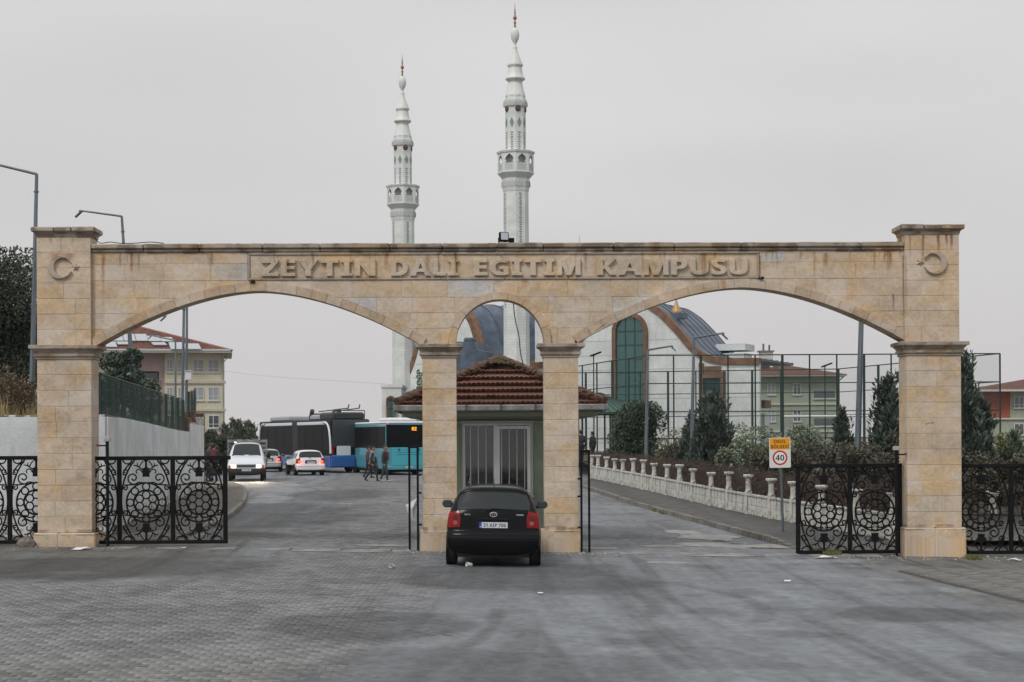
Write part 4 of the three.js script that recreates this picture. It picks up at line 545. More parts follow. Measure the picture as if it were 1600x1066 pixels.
{
  const t = thing('retaining_wall', 'white painted concrete retaining wall below the green mesh fence', 'wall'), panels = [];
  const seg = (a, b, ya, yb, n, sq) => { const L = Math.hypot(b[0] - a[0], b[1] - a[1]), ang = Math.atan2(b[1] - a[1], b[0] - a[0]); for (let k = 0; k < n; k++) { const p = [lerp(a[0], b[0], k / n), lerp(a[1], b[1], k / n)], q = [lerp(a[0], b[0], (k + 1) / n), lerp(a[1], b[1], (k + 1) / n)], h0 = lerp(ya, yb, k / n), h1 = lerp(ya, yb, (k + 1) / n), l = L / n - 0.014, g0 = Math.min(gy(p[0], -p[1]), gy(q[0], -q[1])) - 0.1; const g = extrude([[0, g0], [l, g0], [l, h1], [0, h0]], 0.3, 0.012); const uvA = g.attributes.uv, P = g.attributes.position; for (let i = 0; i < uvA.count; i++) uvA.setXY(i, (P.getX(i) + k * L / n) / 9 + sq, (P.getY(i) - g0) / 2.8); g.translate(0, 0, -0.3); const m = mesh('wall_panel', g, wallPaint, t); m.position.set(p[0], (h2(k, sq * 9) - 0.5) * 0.012, -p[1]); m.rotation.y = ang; } };
  seg([-31, 38.3], [-9.0, 38.3], 2.72, 2.70, 9, 0.37);
  { const A = [-8.95, 38.35], n = 13; for (let k = 0; k < n; k++) { const a = [lerp(A[0], -11.85, k / n), lerp(A[1], 63.5, k / n)], b = [lerp(A[0], -11.85, (k + 1) / n), lerp(A[1], 63.5, (k + 1) / n)]; seg(a, b, wallTopL(a[1]), wallTopL(b[1]), 1, k * 0.21); } }
  seg([-11.87, 63.7], [-12.25, 67], 2.72, 2.78, 1, 0.5); seg([-12.25, 67], [-12.75, 71.5], 2.98, 3.05, 2, 0.8);
  for (const [x, Z, y] of [[-11.9, 63.7, 2.95], [-12.3, 67.1, 3.22], [-12.78, 71.6, 3.2]]) mesh('brick_pier', cb(0.42, y + 0.2, 0.42, x - 0.2, y / 2 - 0.1, -Z, 0.02), mat(LC(0.22, 0.13, 0.09), 0.9, { map: rep(mottle, 1.2) }), t);
}
function hillY(x, z) { const Z = -z; const edge = Z < 38.3 ? -9 : lerp(-9.0, -12.75, clamp((Z - 38.3) / 33, 0, 1)); const d = Math.min(edge - x, Z - 38.3 + (x > -9.3 ? -5 : 0)); return 2.42 + 1.5 * smooth(0.3, 9, d) + 2.6 * smooth(6, 34, d) + (fbm(x * 0.5, z * 0.5, 3, 551) - 0.5) * 0.4 * smooth(0.5, 3, d); }
const hillMat = mat(LC(0.15, 0.115, 0.07), 0.98, { map: rep(mottle, 0.4), bumpMap: rep(grain, 0.8), bumpScale: 0.03 });
struct('hillside', sheet(60, 90, (u, v) => { const Z = lerp(38.55, 71.2, v), edge = lerp(-9.3, -13.05, clamp((Z - 38.3) / 33, 0, 1)) - smooth(71, 73, Z) * 6, x = lerp(edge, -75, Math.pow(u, 1.6)); return [x, hillY(x, -Z), -Z]; }), hillMat);
{ // dry grass on the bank
  const R = rng(701), g = new THREE.BufferGeometry(); g.setAttribute('position', new THREE.Float32BufferAttribute([-0.02, 0, 0, 0.02, 0, 0, 0.05, 0.34, 0.03, -0.03, 0, 0.01, 0.0, 0, -0.02, -0.07, 0.26, -0.05, 0, 0, 0.02, 0.03, 0, 0.03, 0.0, 0.30, 0.10], 3)); g.computeVertexNormals();
  const n = 5200, im = new THREE.InstancedMesh(g, mat(0xffffff, 0.95), n), m4 = new THREE.Matrix4(), q = new THREE.Quaternion(); for (let i = 0; i < n; i++) { const Z = 38.8 + Math.pow(R(), 1.4) * 30, e = lerp(-9.4, -13, clamp((Z - 38.3) / 33, 0, 1)), x = e - 0.1 - R() * 13, s = 0.5 + R() * 1.1; m4.compose(V3(x, hillY(x, -Z) - 0.02, -Z), q.setFromEuler(new THREE.Euler((R() - 0.5) * 0.5, R() * 6.28, (R() - 0.5) * 0.5)), V3(s * 1.5, s, s * 1.5)); im.setMatrixAt(i, m4); const k = R(), dry = fbm(x * 0.8, Z * 0.8, 3, 711); im.setColorAt(i, dry > 0.45 ? LC(0.20 + k * 0.1, 0.15 + k * 0.08, 0.075 + k * 0.03) : LC(0.08 + k * 0.05, 0.085 + k * 0.04, 0.035)); }
  shade(im); im.name = 'dry_grass'; im.userData = { kind: 'stuff', label: 'dry brown grass on the bank above the white wall', category: 'grass' }; scene.add(im);
}
{ // green fence on the wall
  const t = thing('mesh_fence', 'dark green fence with privacy mesh on top of the white retaining wall', 'fence');
  const net = mat(LC(0.005, 0.034, 0.024), 0.9, { transparent: true, opacity: 0.74, side: THREE.DoubleSide }), P = []; for (let k = 0; k <= 10; k++) { const f = k / 10; P.push(V3(lerp(-9.05, -11.9, f) - 0.16, 0, -lerp(38.6, 63.4, f))); } for (const [x, z] of [[-12.3, -66.6], [-12.7, -69.4], [-12.95, -71.4]]) P.push(V3(x - 0.16, 0, z));
  P.forEach((p, i) => { const y0 = i > 10 ? 2.95 : wallTopL(-p.z) - 0.03, y1 = i > 10 ? 3.95 + (i - 11) * 0.12 : lerp(3.62, 3.58, i / 10); p.y0 = y0; p.y1 = y1; mesh('fence_post', bx(0.075, y1 - y0 + 0.06, 0.075, p.x, (y0 + y1) / 2, p.z), M.greenSteel, t); });
  for (let i = 0; i + 1 < P.length; i++) { const a = P[i], b = P[i + 1]; if (i === 10) continue; mesh('fence_net', sheet(24, 3, (u, v) => { const s = 0.04 * Math.sin(u * 9) * Math.sin(v * 3); return [lerp(a.x, b.x, u) + 0.045 + s, lerp(lerp(a.y0 + 0.05, b.y0 + 0.05, u), lerp(a.y1, b.y1, u) - 0.05 * Math.sin(u * Math.PI), v), lerp(a.z, b.z, u)]; }), net, t); mesh('fence_rail', bar(V3(a.x + 0.04, a.y1, a.z), V3(b.x + 0.04, b.y1, b.z), 0.02, 6), M.greenSteel, t); mesh('fence_rail', bar(V3(a.x + 0.04, a.y0 + 0.07, a.z), V3(b.x + 0.04, b.y0 + 0.07, b.z), 0.02, 6), M.greenSteel, t); }
}
// ---------------------------------------------------------------- foliage
function leafCloud(R, clumps, n, size, cols, o = {}) {   // many small bent leaf faces spread through clumps [x, y, z, rx, ry, rz]
  const pos = [], col = [], nor = [], tot = clumps.reduce((s, c) => s + c[3] * c[4] * c[5] ** 0.7, 0);
  for (const c of clumps) { const m = Math.ceil(n * c[3] * c[4] * c[5] ** 0.7 / tot), cc = R();
    for (let i = 0; i < m; i++) { let d = V3(R() * 2 - 1, R() * 2 - 1, R() * 2 - 1); if (d.lengthSq() > 1 || d.lengthSq() < 0.02) { i--; continue; } const q = Math.pow(d.length(), o.shell || 0.55); d.normalize(); const p = V3(c[0] + d.x * c[3] * q, c[1] + d.y * c[4] * q, c[2] + d.z * c[5] * q);
      const dir = o.up ? V3((R() - 0.5) * 0.9 + d.x * o.out, 1, (R() - 0.5) * 0.9 + d.z * o.out).normalize() : V3(R() - 0.5 + d.x * 0.8, R() - 0.35 + d.y * 0.5, R() - 0.5 + d.z * 0.8).normalize(), s = size * (0.6 + R() * 0.8), sd = V3(R() - 0.5, R() - 0.5, R() - 0.5).cross(dir).normalize().multiplyScalar(s * (o.wide || 0.32)), a = p.clone().addScaledVector(dir, s), mid = p.clone().addScaledVector(dir, s * 0.5), bend = V3(R() - 0.5, -0.5, R() - 0.5).multiplyScalar(s * 0.15); a.add(bend);
      const A = p, B = mid.clone().add(sd), C = a, D = mid.clone().sub(sd); pos.push(A.x, A.y, A.z, B.x, B.y, B.z, C.x, C.y, C.z, A.x, A.y, A.z, C.x, C.y, C.z, D.x, D.y, D.z);
      const k = cols[Math.floor(R() * cols.length)], v = 0.6 + R() * 0.85, w = 0.75 + cc * 0.5; for (let j = 0; j < 6; j++) col.push(k[0] * v * w * 1.75, k[1] * v * w * 1.75, k[2] * v * w * 1.75); } }
  const g = new THREE.BufferGeometry(); g.setAttribute('position', new THREE.Float32BufferAttribute(pos, 3)); g.setAttribute('color', new THREE.Float32BufferAttribute(col, 3)); g.computeVertexNormals(); return g;
}
const leafMat = new THREE.MeshPhysicalMaterial({ color: 0xffffff, vertexColors: true, roughness: 0.8, side: THREE.DoubleSide, transmission: 0.0 });
const bark = mat(LC(0.085, 0.065, 0.05), 0.95, { map: rep(mottle, 2), bumpMap: rep(grain, 4), bumpScale: 0.02 });
function limbs(R, base, top, r, n, spread) { const gs = [bar(V3(0, -0.15, 0), V3(0.05, base, 0.02), r, 8, r * 0.7)]; for (let i = 0; i < n; i++) { const a = i / n * 6.28 + R(), s = spread * (0.5 + R() * 0.5), m = V3(Math.cos(a) * s * 0.5, lerp(base, top, 0.4), Math.sin(a) * s * 0.5), e = V3(Math.cos(a) * s, lerp(base, top, 0.6 + R() * 0.4), Math.sin(a) * s); gs.push(bar(V3(0.04, base * 0.9, 0.02), m, r * 0.5, 6, r * 0.3), bar(m, e, r * 0.3, 5, r * 0.1)); } return merge(gs); }
const PINE = [[0.022, 0.036, 0.020], [0.030, 0.045, 0.025], [0.018, 0.028, 0.018]], OLIVE = [[0.085, 0.105, 0.065], [0.12, 0.14, 0.095], [0.06, 0.08, 0.045], [0.16, 0.18, 0.135]], CYP = [[0.026, 0.036, 0.029], [0.037, 0.049, 0.040], [0.019, 0.027, 0.022], [0.055, 0.068, 0.056]], DARKTREE = [[0.020, 0.030, 0.019], [0.032, 0.044, 0.027], [0.014, 0.021, 0.014], [0.045, 0.056, 0.036]];
function broadTree(name, label, cat, pos, R, H, rad, base, nc, n, size, cols, group) { const t = thing(name, label, cat, pos, R() * 6, group); mesh('trunk', limbs(R, base, H * 0.9, 0.05 * H * 0.35 + 0.04, 6, rad * 0.7), bark, t); const cl = []; for (let i = 0; i < nc; i++) { const a = R() * 6.28, q = Math.sqrt(R()) * rad * 0.72, y = lerp(base + 0.04 * H, H * 0.9, R()), k = 1 - Math.pow(Math.abs((y - lerp(base, H, 0.5)) / (H - base)) * 1.25, 2) * 0.7, s = rad * (0.13 + R() * 0.24); cl.push([Math.cos(a) * q * k, y, Math.sin(a) * q * k, s, s * 0.8, s]); } mesh('crown', leafCloud(R, cl, n, size, cols), leafMat, t); return t; }
function conifer(name, label, cat, pos, R, H, rad, n, size, cols, group, o = {}) { const t = thing(name, label, cat, pos, R() * 6, group); mesh('trunk', bar(V3(0, -0.15, 0), V3(0, H * 0.9, 0), 0.035 * H * 0.5 + 0.03, 7, 0.01), bark, t); const cl = [], nc = o.nc || 46; for (let i = 0; i < nc; i++) { const f = Math.pow((i + R()) / nc, 0.9), y = lerp(o.y0 || 0.15, H * 0.93, f), w = rad * Math.pow(1 - f, o.pow || 0.7) * (0.55 + 0.75 * R()), a = R() * 6.28, s = Math.max(0.10 * rad, w * 0.42); cl.push([Math.cos(a) * w * 0.62, y, Math.sin(a) * w * 0.62, s, H * 0.075 + s * 0.55, s]); } cl.push([0, H * 0.93, 0, rad * 0.05, H * 0.06, rad * 0.05]); for (let i = 0; i < 14; i++) { const f = R() * 0.85, w = rad * Math.pow(1 - f, o.pow || 0.7) * (0.9 + 0.35 * R()), a = R() * 6.28; cl.push([Math.cos(a) * w, lerp(o.y0 || 0.15, H, f) + 0.1 * H, Math.sin(a) * w, 0.09 * rad, H * 0.08, 0.09 * rad]); } mesh('crown', leafCloud(R, cl, n * 1.3, size * 1.35, cols, { up: true, out: 0.75, wide: 0.15, shell: 0.6 }), leafMat, t); return t; }
{
  const R = rng(801);
  const hp = (px, Z) => { const x = (px - CX) / F * Z; return [x, hillY(x, -Z), -Z]; };
  broadTree('olive_tree', 'large dark leafy tree on the bank beside the tall lamp post', 'tree', hp(-35, 52), R, 4.5, 2.8, 0.5, 90, 34000, 0.10, DARKTREE);
  broadTree('olive_tree', 'dark tree low on the bank behind the large leafy tree', 'tree', hp(12, 56), R, 3.2, 1.9, 0.2, 46, 15000, 0.10, DARKTREE);
  broadTree('bushy_tree', 'dark green bushy tree behind the green mesh fence', 'tree', hp(187, 60), R, 2.75, 1.0, 0.15, 44, 9000, 0.09, [[0.030, 0.050, 0.035], [0.045, 0.068, 0.05], [0.02, 0.033, 0.024]]);
  broadTree('bushy_tree', 'small grey green bush behind the green mesh fence beside the pink wall', 'bush', hp(222, 64), R, 1.9, 0.8, 0.1, 24, 4000, 0.1, [[0.045, 0.062, 0.045], [0.06, 0.08, 0.06]]);
  for (const [px, Z, s, lab] of [[40, 41.5, 0.9, 'brown dry shrub on the bank at the foot of the lamp post'], [18, 43, 1.0, 'dark brown dry shrub on the bank below the large leafy tree'], [-12, 44, 1.2, 'tall dry shrub on the bank below the large leafy tree']]) { const p = hp(px, Z), t = thing('dry_shrub', lab, 'shrub', p, R() * 6, 'dry shrubs on the bank'), gs = []; for (let i = 0; i < 26; i++) { const a = R() * 6.28, l = s * (0.6 + R() * 0.7), q = 0.2 + R() * 0.5, m = V3(Math.cos(a) * l * q * 0.5, l * 0.55, Math.sin(a) * l * q * 0.5), e = V3(Math.cos(a + 0.3) * l * q, l, Math.sin(a + 0.3) * l * q); gs.push(bar(V3(0, -0.05, 0), m, 0.012, 4, 0.008), bar(m, e, 0.008, 4, 0.003)); for (let k = 0; k < 3; k++) gs.push(bar(m, m.clone().add(V3((R() - 0.5) * 0.5, 0.15 + R() * 0.3, (R() - 0.5) * 0.5)), 0.005, 3, 0.002)); } mesh('twigs', merge(gs), mat(LC(0.09, 0.06, 0.04), 0.95), t); mesh('leaves', leafCloud(R, [[0, s * 0.5, 0, s * 0.55, s * 0.5, s * 0.55]], 900, 0.07, [[0.10, 0.07, 0.035], [0.07, 0.05, 0.03], [0.05, 0.045, 0.025]]), leafMat, t); }
}
// ---------------------------------------------------------------- lamp posts
function lampPost(label, Z, base, top, arm, r0, r1, group, lampType = 1) {   // pixels of foot, top and arm tip at distance Z
  const b = at(base[0], base[1], Z), a = at(top[0], top[1], Z), c = at(arm[0], arm[1], Z), foot = V3(b.x, base[2] !== undefined ? base[2] : gy(b.x, b.z), b.z);
  const t = thing('lamp_post', label, 'lamp post', foot.toArray(), 0, group), L = (v) => v.clone().sub(foot);
  mesh('pole', bar(V3(0, -0.1, 0), L(a), r0, 8, r1), M.galv, t); mesh('base_plate', bx(r0 * 4, 0.03, r0 * 4, 0, 0.015, 0), M.galv, t);
  mesh('arm', bar(L(a), L(c), r1 * 0.85, 7, r1 * 0.7), M.galv, t); mesh('collar', bar(L(a).lerp(V3(0, 0, 0), 0.07), L(a).lerp(V3(0, 0, 0), 0.075), r1 * 1.6, 8), M.galv, t);
  if (lampType) { const d = Math.sign(c.x - a.x), q = mesh('lamp_head', cb(0.34, 0.05, 0.2, 0, 0, 0, 0.02), mat(LC(0.12, 0.14, 0.16), 0.5), t); q.position.copy(L(c)).add(V3(d * 0.03, -0.13, 0)); q.rotation.z = d * -0.75; mesh('lamp_bracket', bar(L(c), L(c).add(V3(d * 0.02, -0.14, 0)), 0.02, 5), M.galv, t); }
  return t;
}
{
  const g = 'galvanised lamp posts', hy = (px, Z) => { const x = (px - CX) / F * Z; return hillY(x, -Z); };
  lampPost('tall galvanised lamp post directly behind the left crescent pier', 46, [48.5, 640, hy(48.5, 46)], [57, 272], [-18, 254], 0.085, 0.045, g, 1);
  lampPost('leaning galvanised lamp post rising above the coping from behind the fence', 62, [212, 600, hy(212, 62)], [190, 338], [124, 329], 0.10, 0.045, g);
  lampPost('galvanised lamp post in the pair behind the fence corner, nearer the pink wall', 74, [282, 640, 0], [287.5, 462], [256, 493], 0.07, 0.055, g);
  { const t = thing('camera_mast', 'galvanised mast with a white cabinet in the pair behind the fence corner', 'mast', at(290, 640, 72).setY(0).toArray()), a = at(290, 640, 72).setY(0); mesh('pole', bar(V3(0, -0.1, 0), at(292, 440, 72).sub(a), 0.065, 8, 0.05), M.galv, t); const c = at(294.5, 588, 72).sub(a); mesh('cabinet', cb(0.26, 0.34, 0.2, c.x + 0.03, c.y, c.z + 0.16, 0.015), mat(LC(0.6, 0.62, 0.63), 0.5), t); mesh('cabinet_roof', cb(0.30, 0.04, 0.26, c.x + 0.02, c.y + 0.2, c.z + 0.16, 0.01), mat(LC(0.5, 0.52, 0.53), 0.5), t); }
  lampPost('thin distant lamp post with long arm in front of the yellow school windows', 120, [274, 660], [274, 532], [235, 524], 0.09, 0.06, g);
}
// ---------------------------------------------------------------- school buildings in the distance
const roofTile = mat(LC(0.17, 0.062, 0.042), 0.9, { map: rep(mottle, 0.35), bumpMap: rep(tex(64, 64, (u, v) => 0.5 + 0.5 * Math.sin(u * Math.PI * 8) * 0.6 + (v * 4 % 1) * 0.3, false), 0.6), bumpScale: 0.03 });
const farGlass = new THREE.MeshPhysicalMaterial({ color: LC(0.05, 0.06, 0.065), roughness: 0.08, clearcoat: 1 }), upvcFar = mat(LC(0.58, 0.59, 0.6), 0.5), curtainFar = mat(LC(0.30, 0.32, 0.32), 0.8);
function planeAt(px, py, p0, n) { const [u, v] = ray(px, py), d = V3(u, v, -1), o = V3(0, EYE, 0); return o.clone().addScaledVector(d, p0.clone().sub(o).dot(n) / d.dot(n)); }
function farWindow(t, x0, x1, y0, y1, z, split = 0.5, transom = 0.34, pale = false) {   // a casement with a reveal, panes and mullions
  const w = x1 - x0, h = y1 - y0, f = 0.075, gs = [bx(w, f, 0.1, w / 2, f / 2, 0), bx(w, f, 0.1, w / 2, h - f / 2, 0), bx(f, h - 2 * f, 0.1, f / 2, h / 2, 0), bx(f, h - 2 * f, 0.1, w - f / 2, h / 2, 0), bx(f, h - 2 * f, 0.1, w * split, h / 2, 0)]; if (transom) gs.push(bx(w - 2 * f, f * 0.8, 0.09, w / 2, h * transom, 0));
  const m = mesh('window', merge(gs), upvcFar, t); m.position.set(x0, y0, z + 0.05); mesh('pane', bx(w * split - f, h - 2 * f, 0.02, w * split / 2, h / 2, -0.02), pale ? curtainFar : farGlass, m); mesh('pane', bx(w * (1 - split) - f, h - 2 * f, 0.02, w * (1 + split) / 2, h / 2, -0.02), pale ? curtainFar : farGlass, m); mesh('sill', bx(w + 0.2, 0.08, 0.2, w / 2, -0.06, 0.02), upvcFar, m); return m;
}
function hip(x0, x1, z0, z1, y0, y1, rx0, rx1, rz, t, m = roofTile) { const A = [x0, y0, z1], B = [x1, y0, z1], C = [x1, y0, z0], D = [x0, y0, z0], P = [rx0, y1, rz], Q = [rx1, y1, rz], pos = [...A, ...B, ...Q, ...A, ...Q, ...P, ...B, ...C, ...Q, ...C, ...D, ...P, ...C, ...P, ...Q, ...D, ...A, ...P, ...A, ...C, ...B, ...A, ...D, ...C]; const g = new THREE.BufferGeometry(); g.setAttribute('position', new THREE.Float32BufferAttribute(pos, 3)); g.computeVertexNormals(); g.setAttribute('uv', new THREE.Float32BufferAttribute(new Float32Array(pos.length / 3 * 2), 2)); return mesh('roof', boxUV(g), m, t); }
{ // yellow school on the left, distance 207 m
  const Z = 207, o = at(300, 683, Z), X = (px) => at(px, 600, Z).x - o.x, Y = (py, px = 300) => at(px, py, Z).y, t = thing('school_building', 'pale yellow school with red tiled hip roof and solar panels', 'building', [o.x, 0, -Z], 0.165);
  const yel = mat(LC(0.70, 0.65, 0.51), 0.9, { map: rep(plasterMap, 0.1) }), pink = mat(LC(0.55, 0.42, 0.41), 0.9, { map: rep(plasterMap, 0.1) });
  const yE = Y(552), xR = X(350);
  mesh('wall', bx(xR - X(258), yE, 12, (xR + X(258)) / 2, yE / 2, -6), yel, t);
  { // pink stretch with open balconies: pierced front, floors and a back wall behind
    const x0 = X(206), x1 = X(258), hx0 = X(214), hx1 = X(249), holes = [[580, 596], [624, 641], [667, 684]].map(([p, q]) => [[hx0, Y(q)], [hx0, Y(p)], [hx1, Y(p)], [hx1, Y(q)]]);
    const g = extrude([[x0, -0.1], [x1, -0.1], [x1, yE], [x0, yE]], 0.3, 0, holes); g.translate(0, 0, -1.0); mesh('wall', g, pink, t).userData.label = 'pink stretch of wall with open balconies';
    mesh('wall', bx(x1 - x0, yE, 7.5, (x0 + x1) / 2, yE / 2, -7.2), pink, t); for (const py of [553.5, 599, 643.5]) mesh('balcony_floor', bx(x1 - x0 - 0.1, 0.22, 2.4, (x0 + x1) / 2, Y(py), -2.2), M.concrete, t);
    for (const [p, q] of [[580, 596], [624, 641]]) mesh('balcony_door', bx(1.6, Y(p) - Y(q) + 0.6, 0.08, lerp(hx0, hx1, 0.6), (Y(p) + Y(q)) / 2 + 0.2, -3.42), farGlass, t);
  }
  mesh('wall', bx(X(206) - X(60), yE, 12, (X(206) + X(60)) / 2, yE / 2, -6), yel, t);
  for (const py of [597.5, 641]) mesh('floor_band', bx(xR - X(258) + 0.2, 0.28, 0.25, (xR + X(258)) / 2 + 0.08, Y(py), 0.1), mat(LC(0.45, 0.42, 0.36), 0.8), t);
  const wins = [[261, 271], [278, 289], [301.5, 318.5], [324.7, 341.6]];
  for (const [a, b] of [[562, 582], [605, 626], [649, 669]]) for (const [c, d] of wins) farWindow(t, X(c), X(d), Y(b), Y(a), 0, 0.45, 0.3, a < 640);
  for (const py of [596, 641]) mesh('balcony_rail', merge([bx(X(252) - X(212), 0.06, 0.06, (X(252) + X(212)) / 2, Y(py) + 0.1, -0.55)].concat(Array.from({ length: 16 }, (_, i) => bx(0.04, 0.9, 0.04, lerp(X(212), X(252), i / 15), Y(py) - 0.35, -0.55)))), M.galv, t);
  mesh('downpipe', bar(V3(X(347), 0, 0.12), V3(X(347), yE, 0.12), 0.08, 6), mat(LC(0.42, 0.40, 0.36), 0.6), t);
  mesh('eaves', bx(X(362) - X(30), 0.25, 16, (X(362) + X(30)) / 2, yE + 0.1, -6), mat(LC(0.45, 0.43, 0.4), 0.8), t); mesh('gutter', bx(X(362) - X(30), 0.2, 0.2, (X(362) + X(30)) / 2, yE + 0.30, 2.0), mat(LC(0.5, 0.5, 0.5), 0.5), t); mesh('eaves_strut', bar(V3(X(350), Y(565), 0), V3(X(360), yE, 1.4), 0.06, 5), mat(LC(0.5, 0.5, 0.5), 0.5), t);
  const y0 = yE + 0.24, rise = 3.4, rf = hip(X(30), X(362), -14, 2.1, y0, y0 + rise, X(132), X(208), -6, t);
  // solar panels lie on the front slope
  t.updateMatrixWorld(); const n = V3(0, 8.1, rise).normalize().applyAxisAngle(V3(0, 1, 0), 0.165), p0 = t.localToWorld(V3(0, y0 + 0.14, 2.1)), sol = mat(LC(0.42, 0.44, 0.46), 0.25, { metalness: 0.2 });
  for (const [a, b, c, d] of [[172, 523, 190, 533.5], [191, 523, 209, 533.5], [210, 523, 228, 533.5], [229, 526, 248, 534], [249, 528, 268, 534.5], [236, 536, 257, 540], [263, 536, 284, 546.5], [285, 538, 310, 546.5], [163, 535, 180, 543], [181, 535, 199, 539]]) { const q = [[a, b], [c, b], [c + (c - a) * 0.18, d], [a + (c - a) * 0.18, d]].map(([x, y]) => t.worldToLocal(planeAt(x, y, p0, n))), lift = V3(0, 8.1, rise).normalize().multiplyScalar(0.10), T = q.map((v) => v.clone().add(lift)); const pos = []; const F4 = (A, B, C, D) => pos.push(...A.toArray(), ...B.toArray(), ...C.toArray(), ...A.toArray(), ...C.toArray(), ...D.toArray()); F4(T[0], T[3], T[2], T[1]); F4(q[3], q[2], T[2], T[3]); F4(q[0], q[3], T[3], T[0]); F4(q[1], T[1], T[2], q[2]); F4(q[0], T[0], T[1], q[1]); const g = new THREE.BufferGeometry(); g.setAttribute('position', new THREE.Float32BufferAttribute(pos, 3)); g.computeVertexNormals(); mesh('solar_panel', g, sol, rf); }
  mesh('ridge', bar(V3(X(208), y0 + rise, -6), V3(X(362), y0, 2.1), 0.13, 6), mat(LC(0.25, 0.13, 0.10), 0.9), rf);
}
{ // green school on the right, distance 212 m
  const Z = 212, o = at(1240, 683, Z), X = (px) => at(px, 600, Z).x - o.x, Y = (py) => at(1240, py, Z).y, t = thing('school_building', 'pale green school with red roof and white chimney behind the sports cage', 'building', [o.x, 0, -Z]);
  const gr = mat(LC(0.39, 0.43, 0.35), 0.9, { map: rep(plasterMap, 0.1) }), yE = Y(588.5), xL = X(1100), xR = X(1309);
  mesh('wall', bx(xR - xL, yE, 14, (xR + xL) / 2, yE / 2, -7), gr, t);
  for (const py of [631.5, 674]) mesh('floor_band', bx(xR - xL, 0.25, 0.2, (xR + xL) / 2, Y(py), 0.08), mat(LC(0.45, 0.47, 0.38), 0.8), t);
  for (const [a, b] of [[599, 617], [642, 659], [684, 700]]) { for (const [c, d] of [[1199, 1211.5], [1239, 1251.5], [1128, 1140], [1160, 1172]]) farWindow(t, X(c), X(d), Y(b), Y(a), 0, 0.5, 0.66, c === 1199); mesh('ribbon_window', bx(X(1304) - X(1272), Y(a + 19) - Y(a + 28 + 1), 0.12, (X(1304) + X(1272)) / 2, Y(a + 24) + 0.55, 0.03), farGlass, t); mesh('sill', bx(X(1306) - X(1270), 0.1, 0.2, (X(1306) + X(1270)) / 2, Y(a + 30) + 0.4, 0.1), upvcFar, t); }
  mesh('eaves', bx(X(1320) - xL + 3, 0.22, 17, (X(1320) + xL - 3) / 2, yE + 0.1, -7), mat(LC(0.40, 0.38, 0.34), 0.8), t); mesh('eaves_strut', bar(V3(X(1309), Y(597), 0), V3(X(1317), yE, 1), 0.08, 5), mat(LC(0.4, 0.38, 0.35), 0.6), t);
  hip(xL - 3, X(1320), -15.5, 1.6, yE + 0.2, Y(569.5) + 0.2, xL + 4, X(1242), -7, t);
  const ch = mesh('chimney', bx(X(1218) - X(1198), Y(546) - Y(572), 1.6, X(1208), (Y(546) + Y(572)) / 2, -5.8), M.white, t); mesh('chimney_cap', bx(X(1220) - X(1195), 0.15, 2, X(1207.5), Y(546) + 0.05, -5.8), mat(LC(0.2, 0.19, 0.18), 0.9), ch); for (const [p, q] of [[1204, 533], [1213.5, 535]]) mesh('flue', bar(V3(X(p), Y(546), -5.8), V3(X(p), Y(q), -5.8), 0.13, 7), M.galv, ch);
  mesh('roof_vent', cb(1.6, 0.5, 1.2, X(1200), Y(571), -5.4 + 1, 0.1), mat(LC(0.06, 0.05, 0.05), 0.9), t);
  mesh('downpipe', bar(V3(X(1185), 0, 0.12), V3(X(1185), yE, 0.12), 0.07, 6), mat(LC(0.5, 0.52, 0.45), 0.6), t);
}
{ // block with a red upper storey far on the right
  const Z = 214, o = at(1570, 683, Z), X = (px) => at(px, 640, Z).x - o.x, Y = (py) => at(1570, py, Z).y, t = thing('school_building', 'pale green building with orange red upper storey behind the cypress', 'building', [o.x, 0, -Z]);
  const pg = mat(LC(0.42, 0.46, 0.36), 0.9, { map: rep(plasterMap, 0.1) }), red = mat(LC(0.42, 0.115, 0.07), 0.9, { map: rep(plasterMap, 0.1) }), yE = Y(612), xL = X(1538), xR = X(1720);
  mesh('wall', bx(xR - xL, yE, 14, (xR + xL) / 2, yE / 2, -7), pg, t); mesh('red_panel', bx(X(1578.5) - xL + 0.06, yE - Y(654.5), 14, (X(1578.5) + xL) / 2 - 0.03, (yE + Y(654.5)) / 2, -6.97), red, t).userData.label = 'orange red upper corner of the wall';
  for (const py of [654.5, 697]) mesh('floor_band', bx(xR - xL, 0.2, 0.2, (xR + xL) / 2, Y(py), 0.14), mat(LC(0.5, 0.5, 0.44), 0.8), t);
  for (const [a, b] of [[620, 638], [662, 680], [704, 720]]) for (const [c, d] of [[1584.5, 1600], [1606, 1622], [1628, 1644]]) farWindow(t, X(c), X(d), Y(b), Y(a), 0.04, 0.5, 0.3);
  mesh('eaves', bx(xR - X(1526), 0.25, 18, (xR + X(1526)) / 2, yE + 0.1, -7), mat(LC(0.48, 0.46, 0.43), 0.8), t); mesh('eaves_strut', bar(V3(X(1538), Y(622), 0), V3(X(1530), yE, 1), 0.06, 5), M.white, t); hip(X(1526), xR, -16, 2, yE + 0.23, Y(588), X(1640), X(1700), -7, t);
}
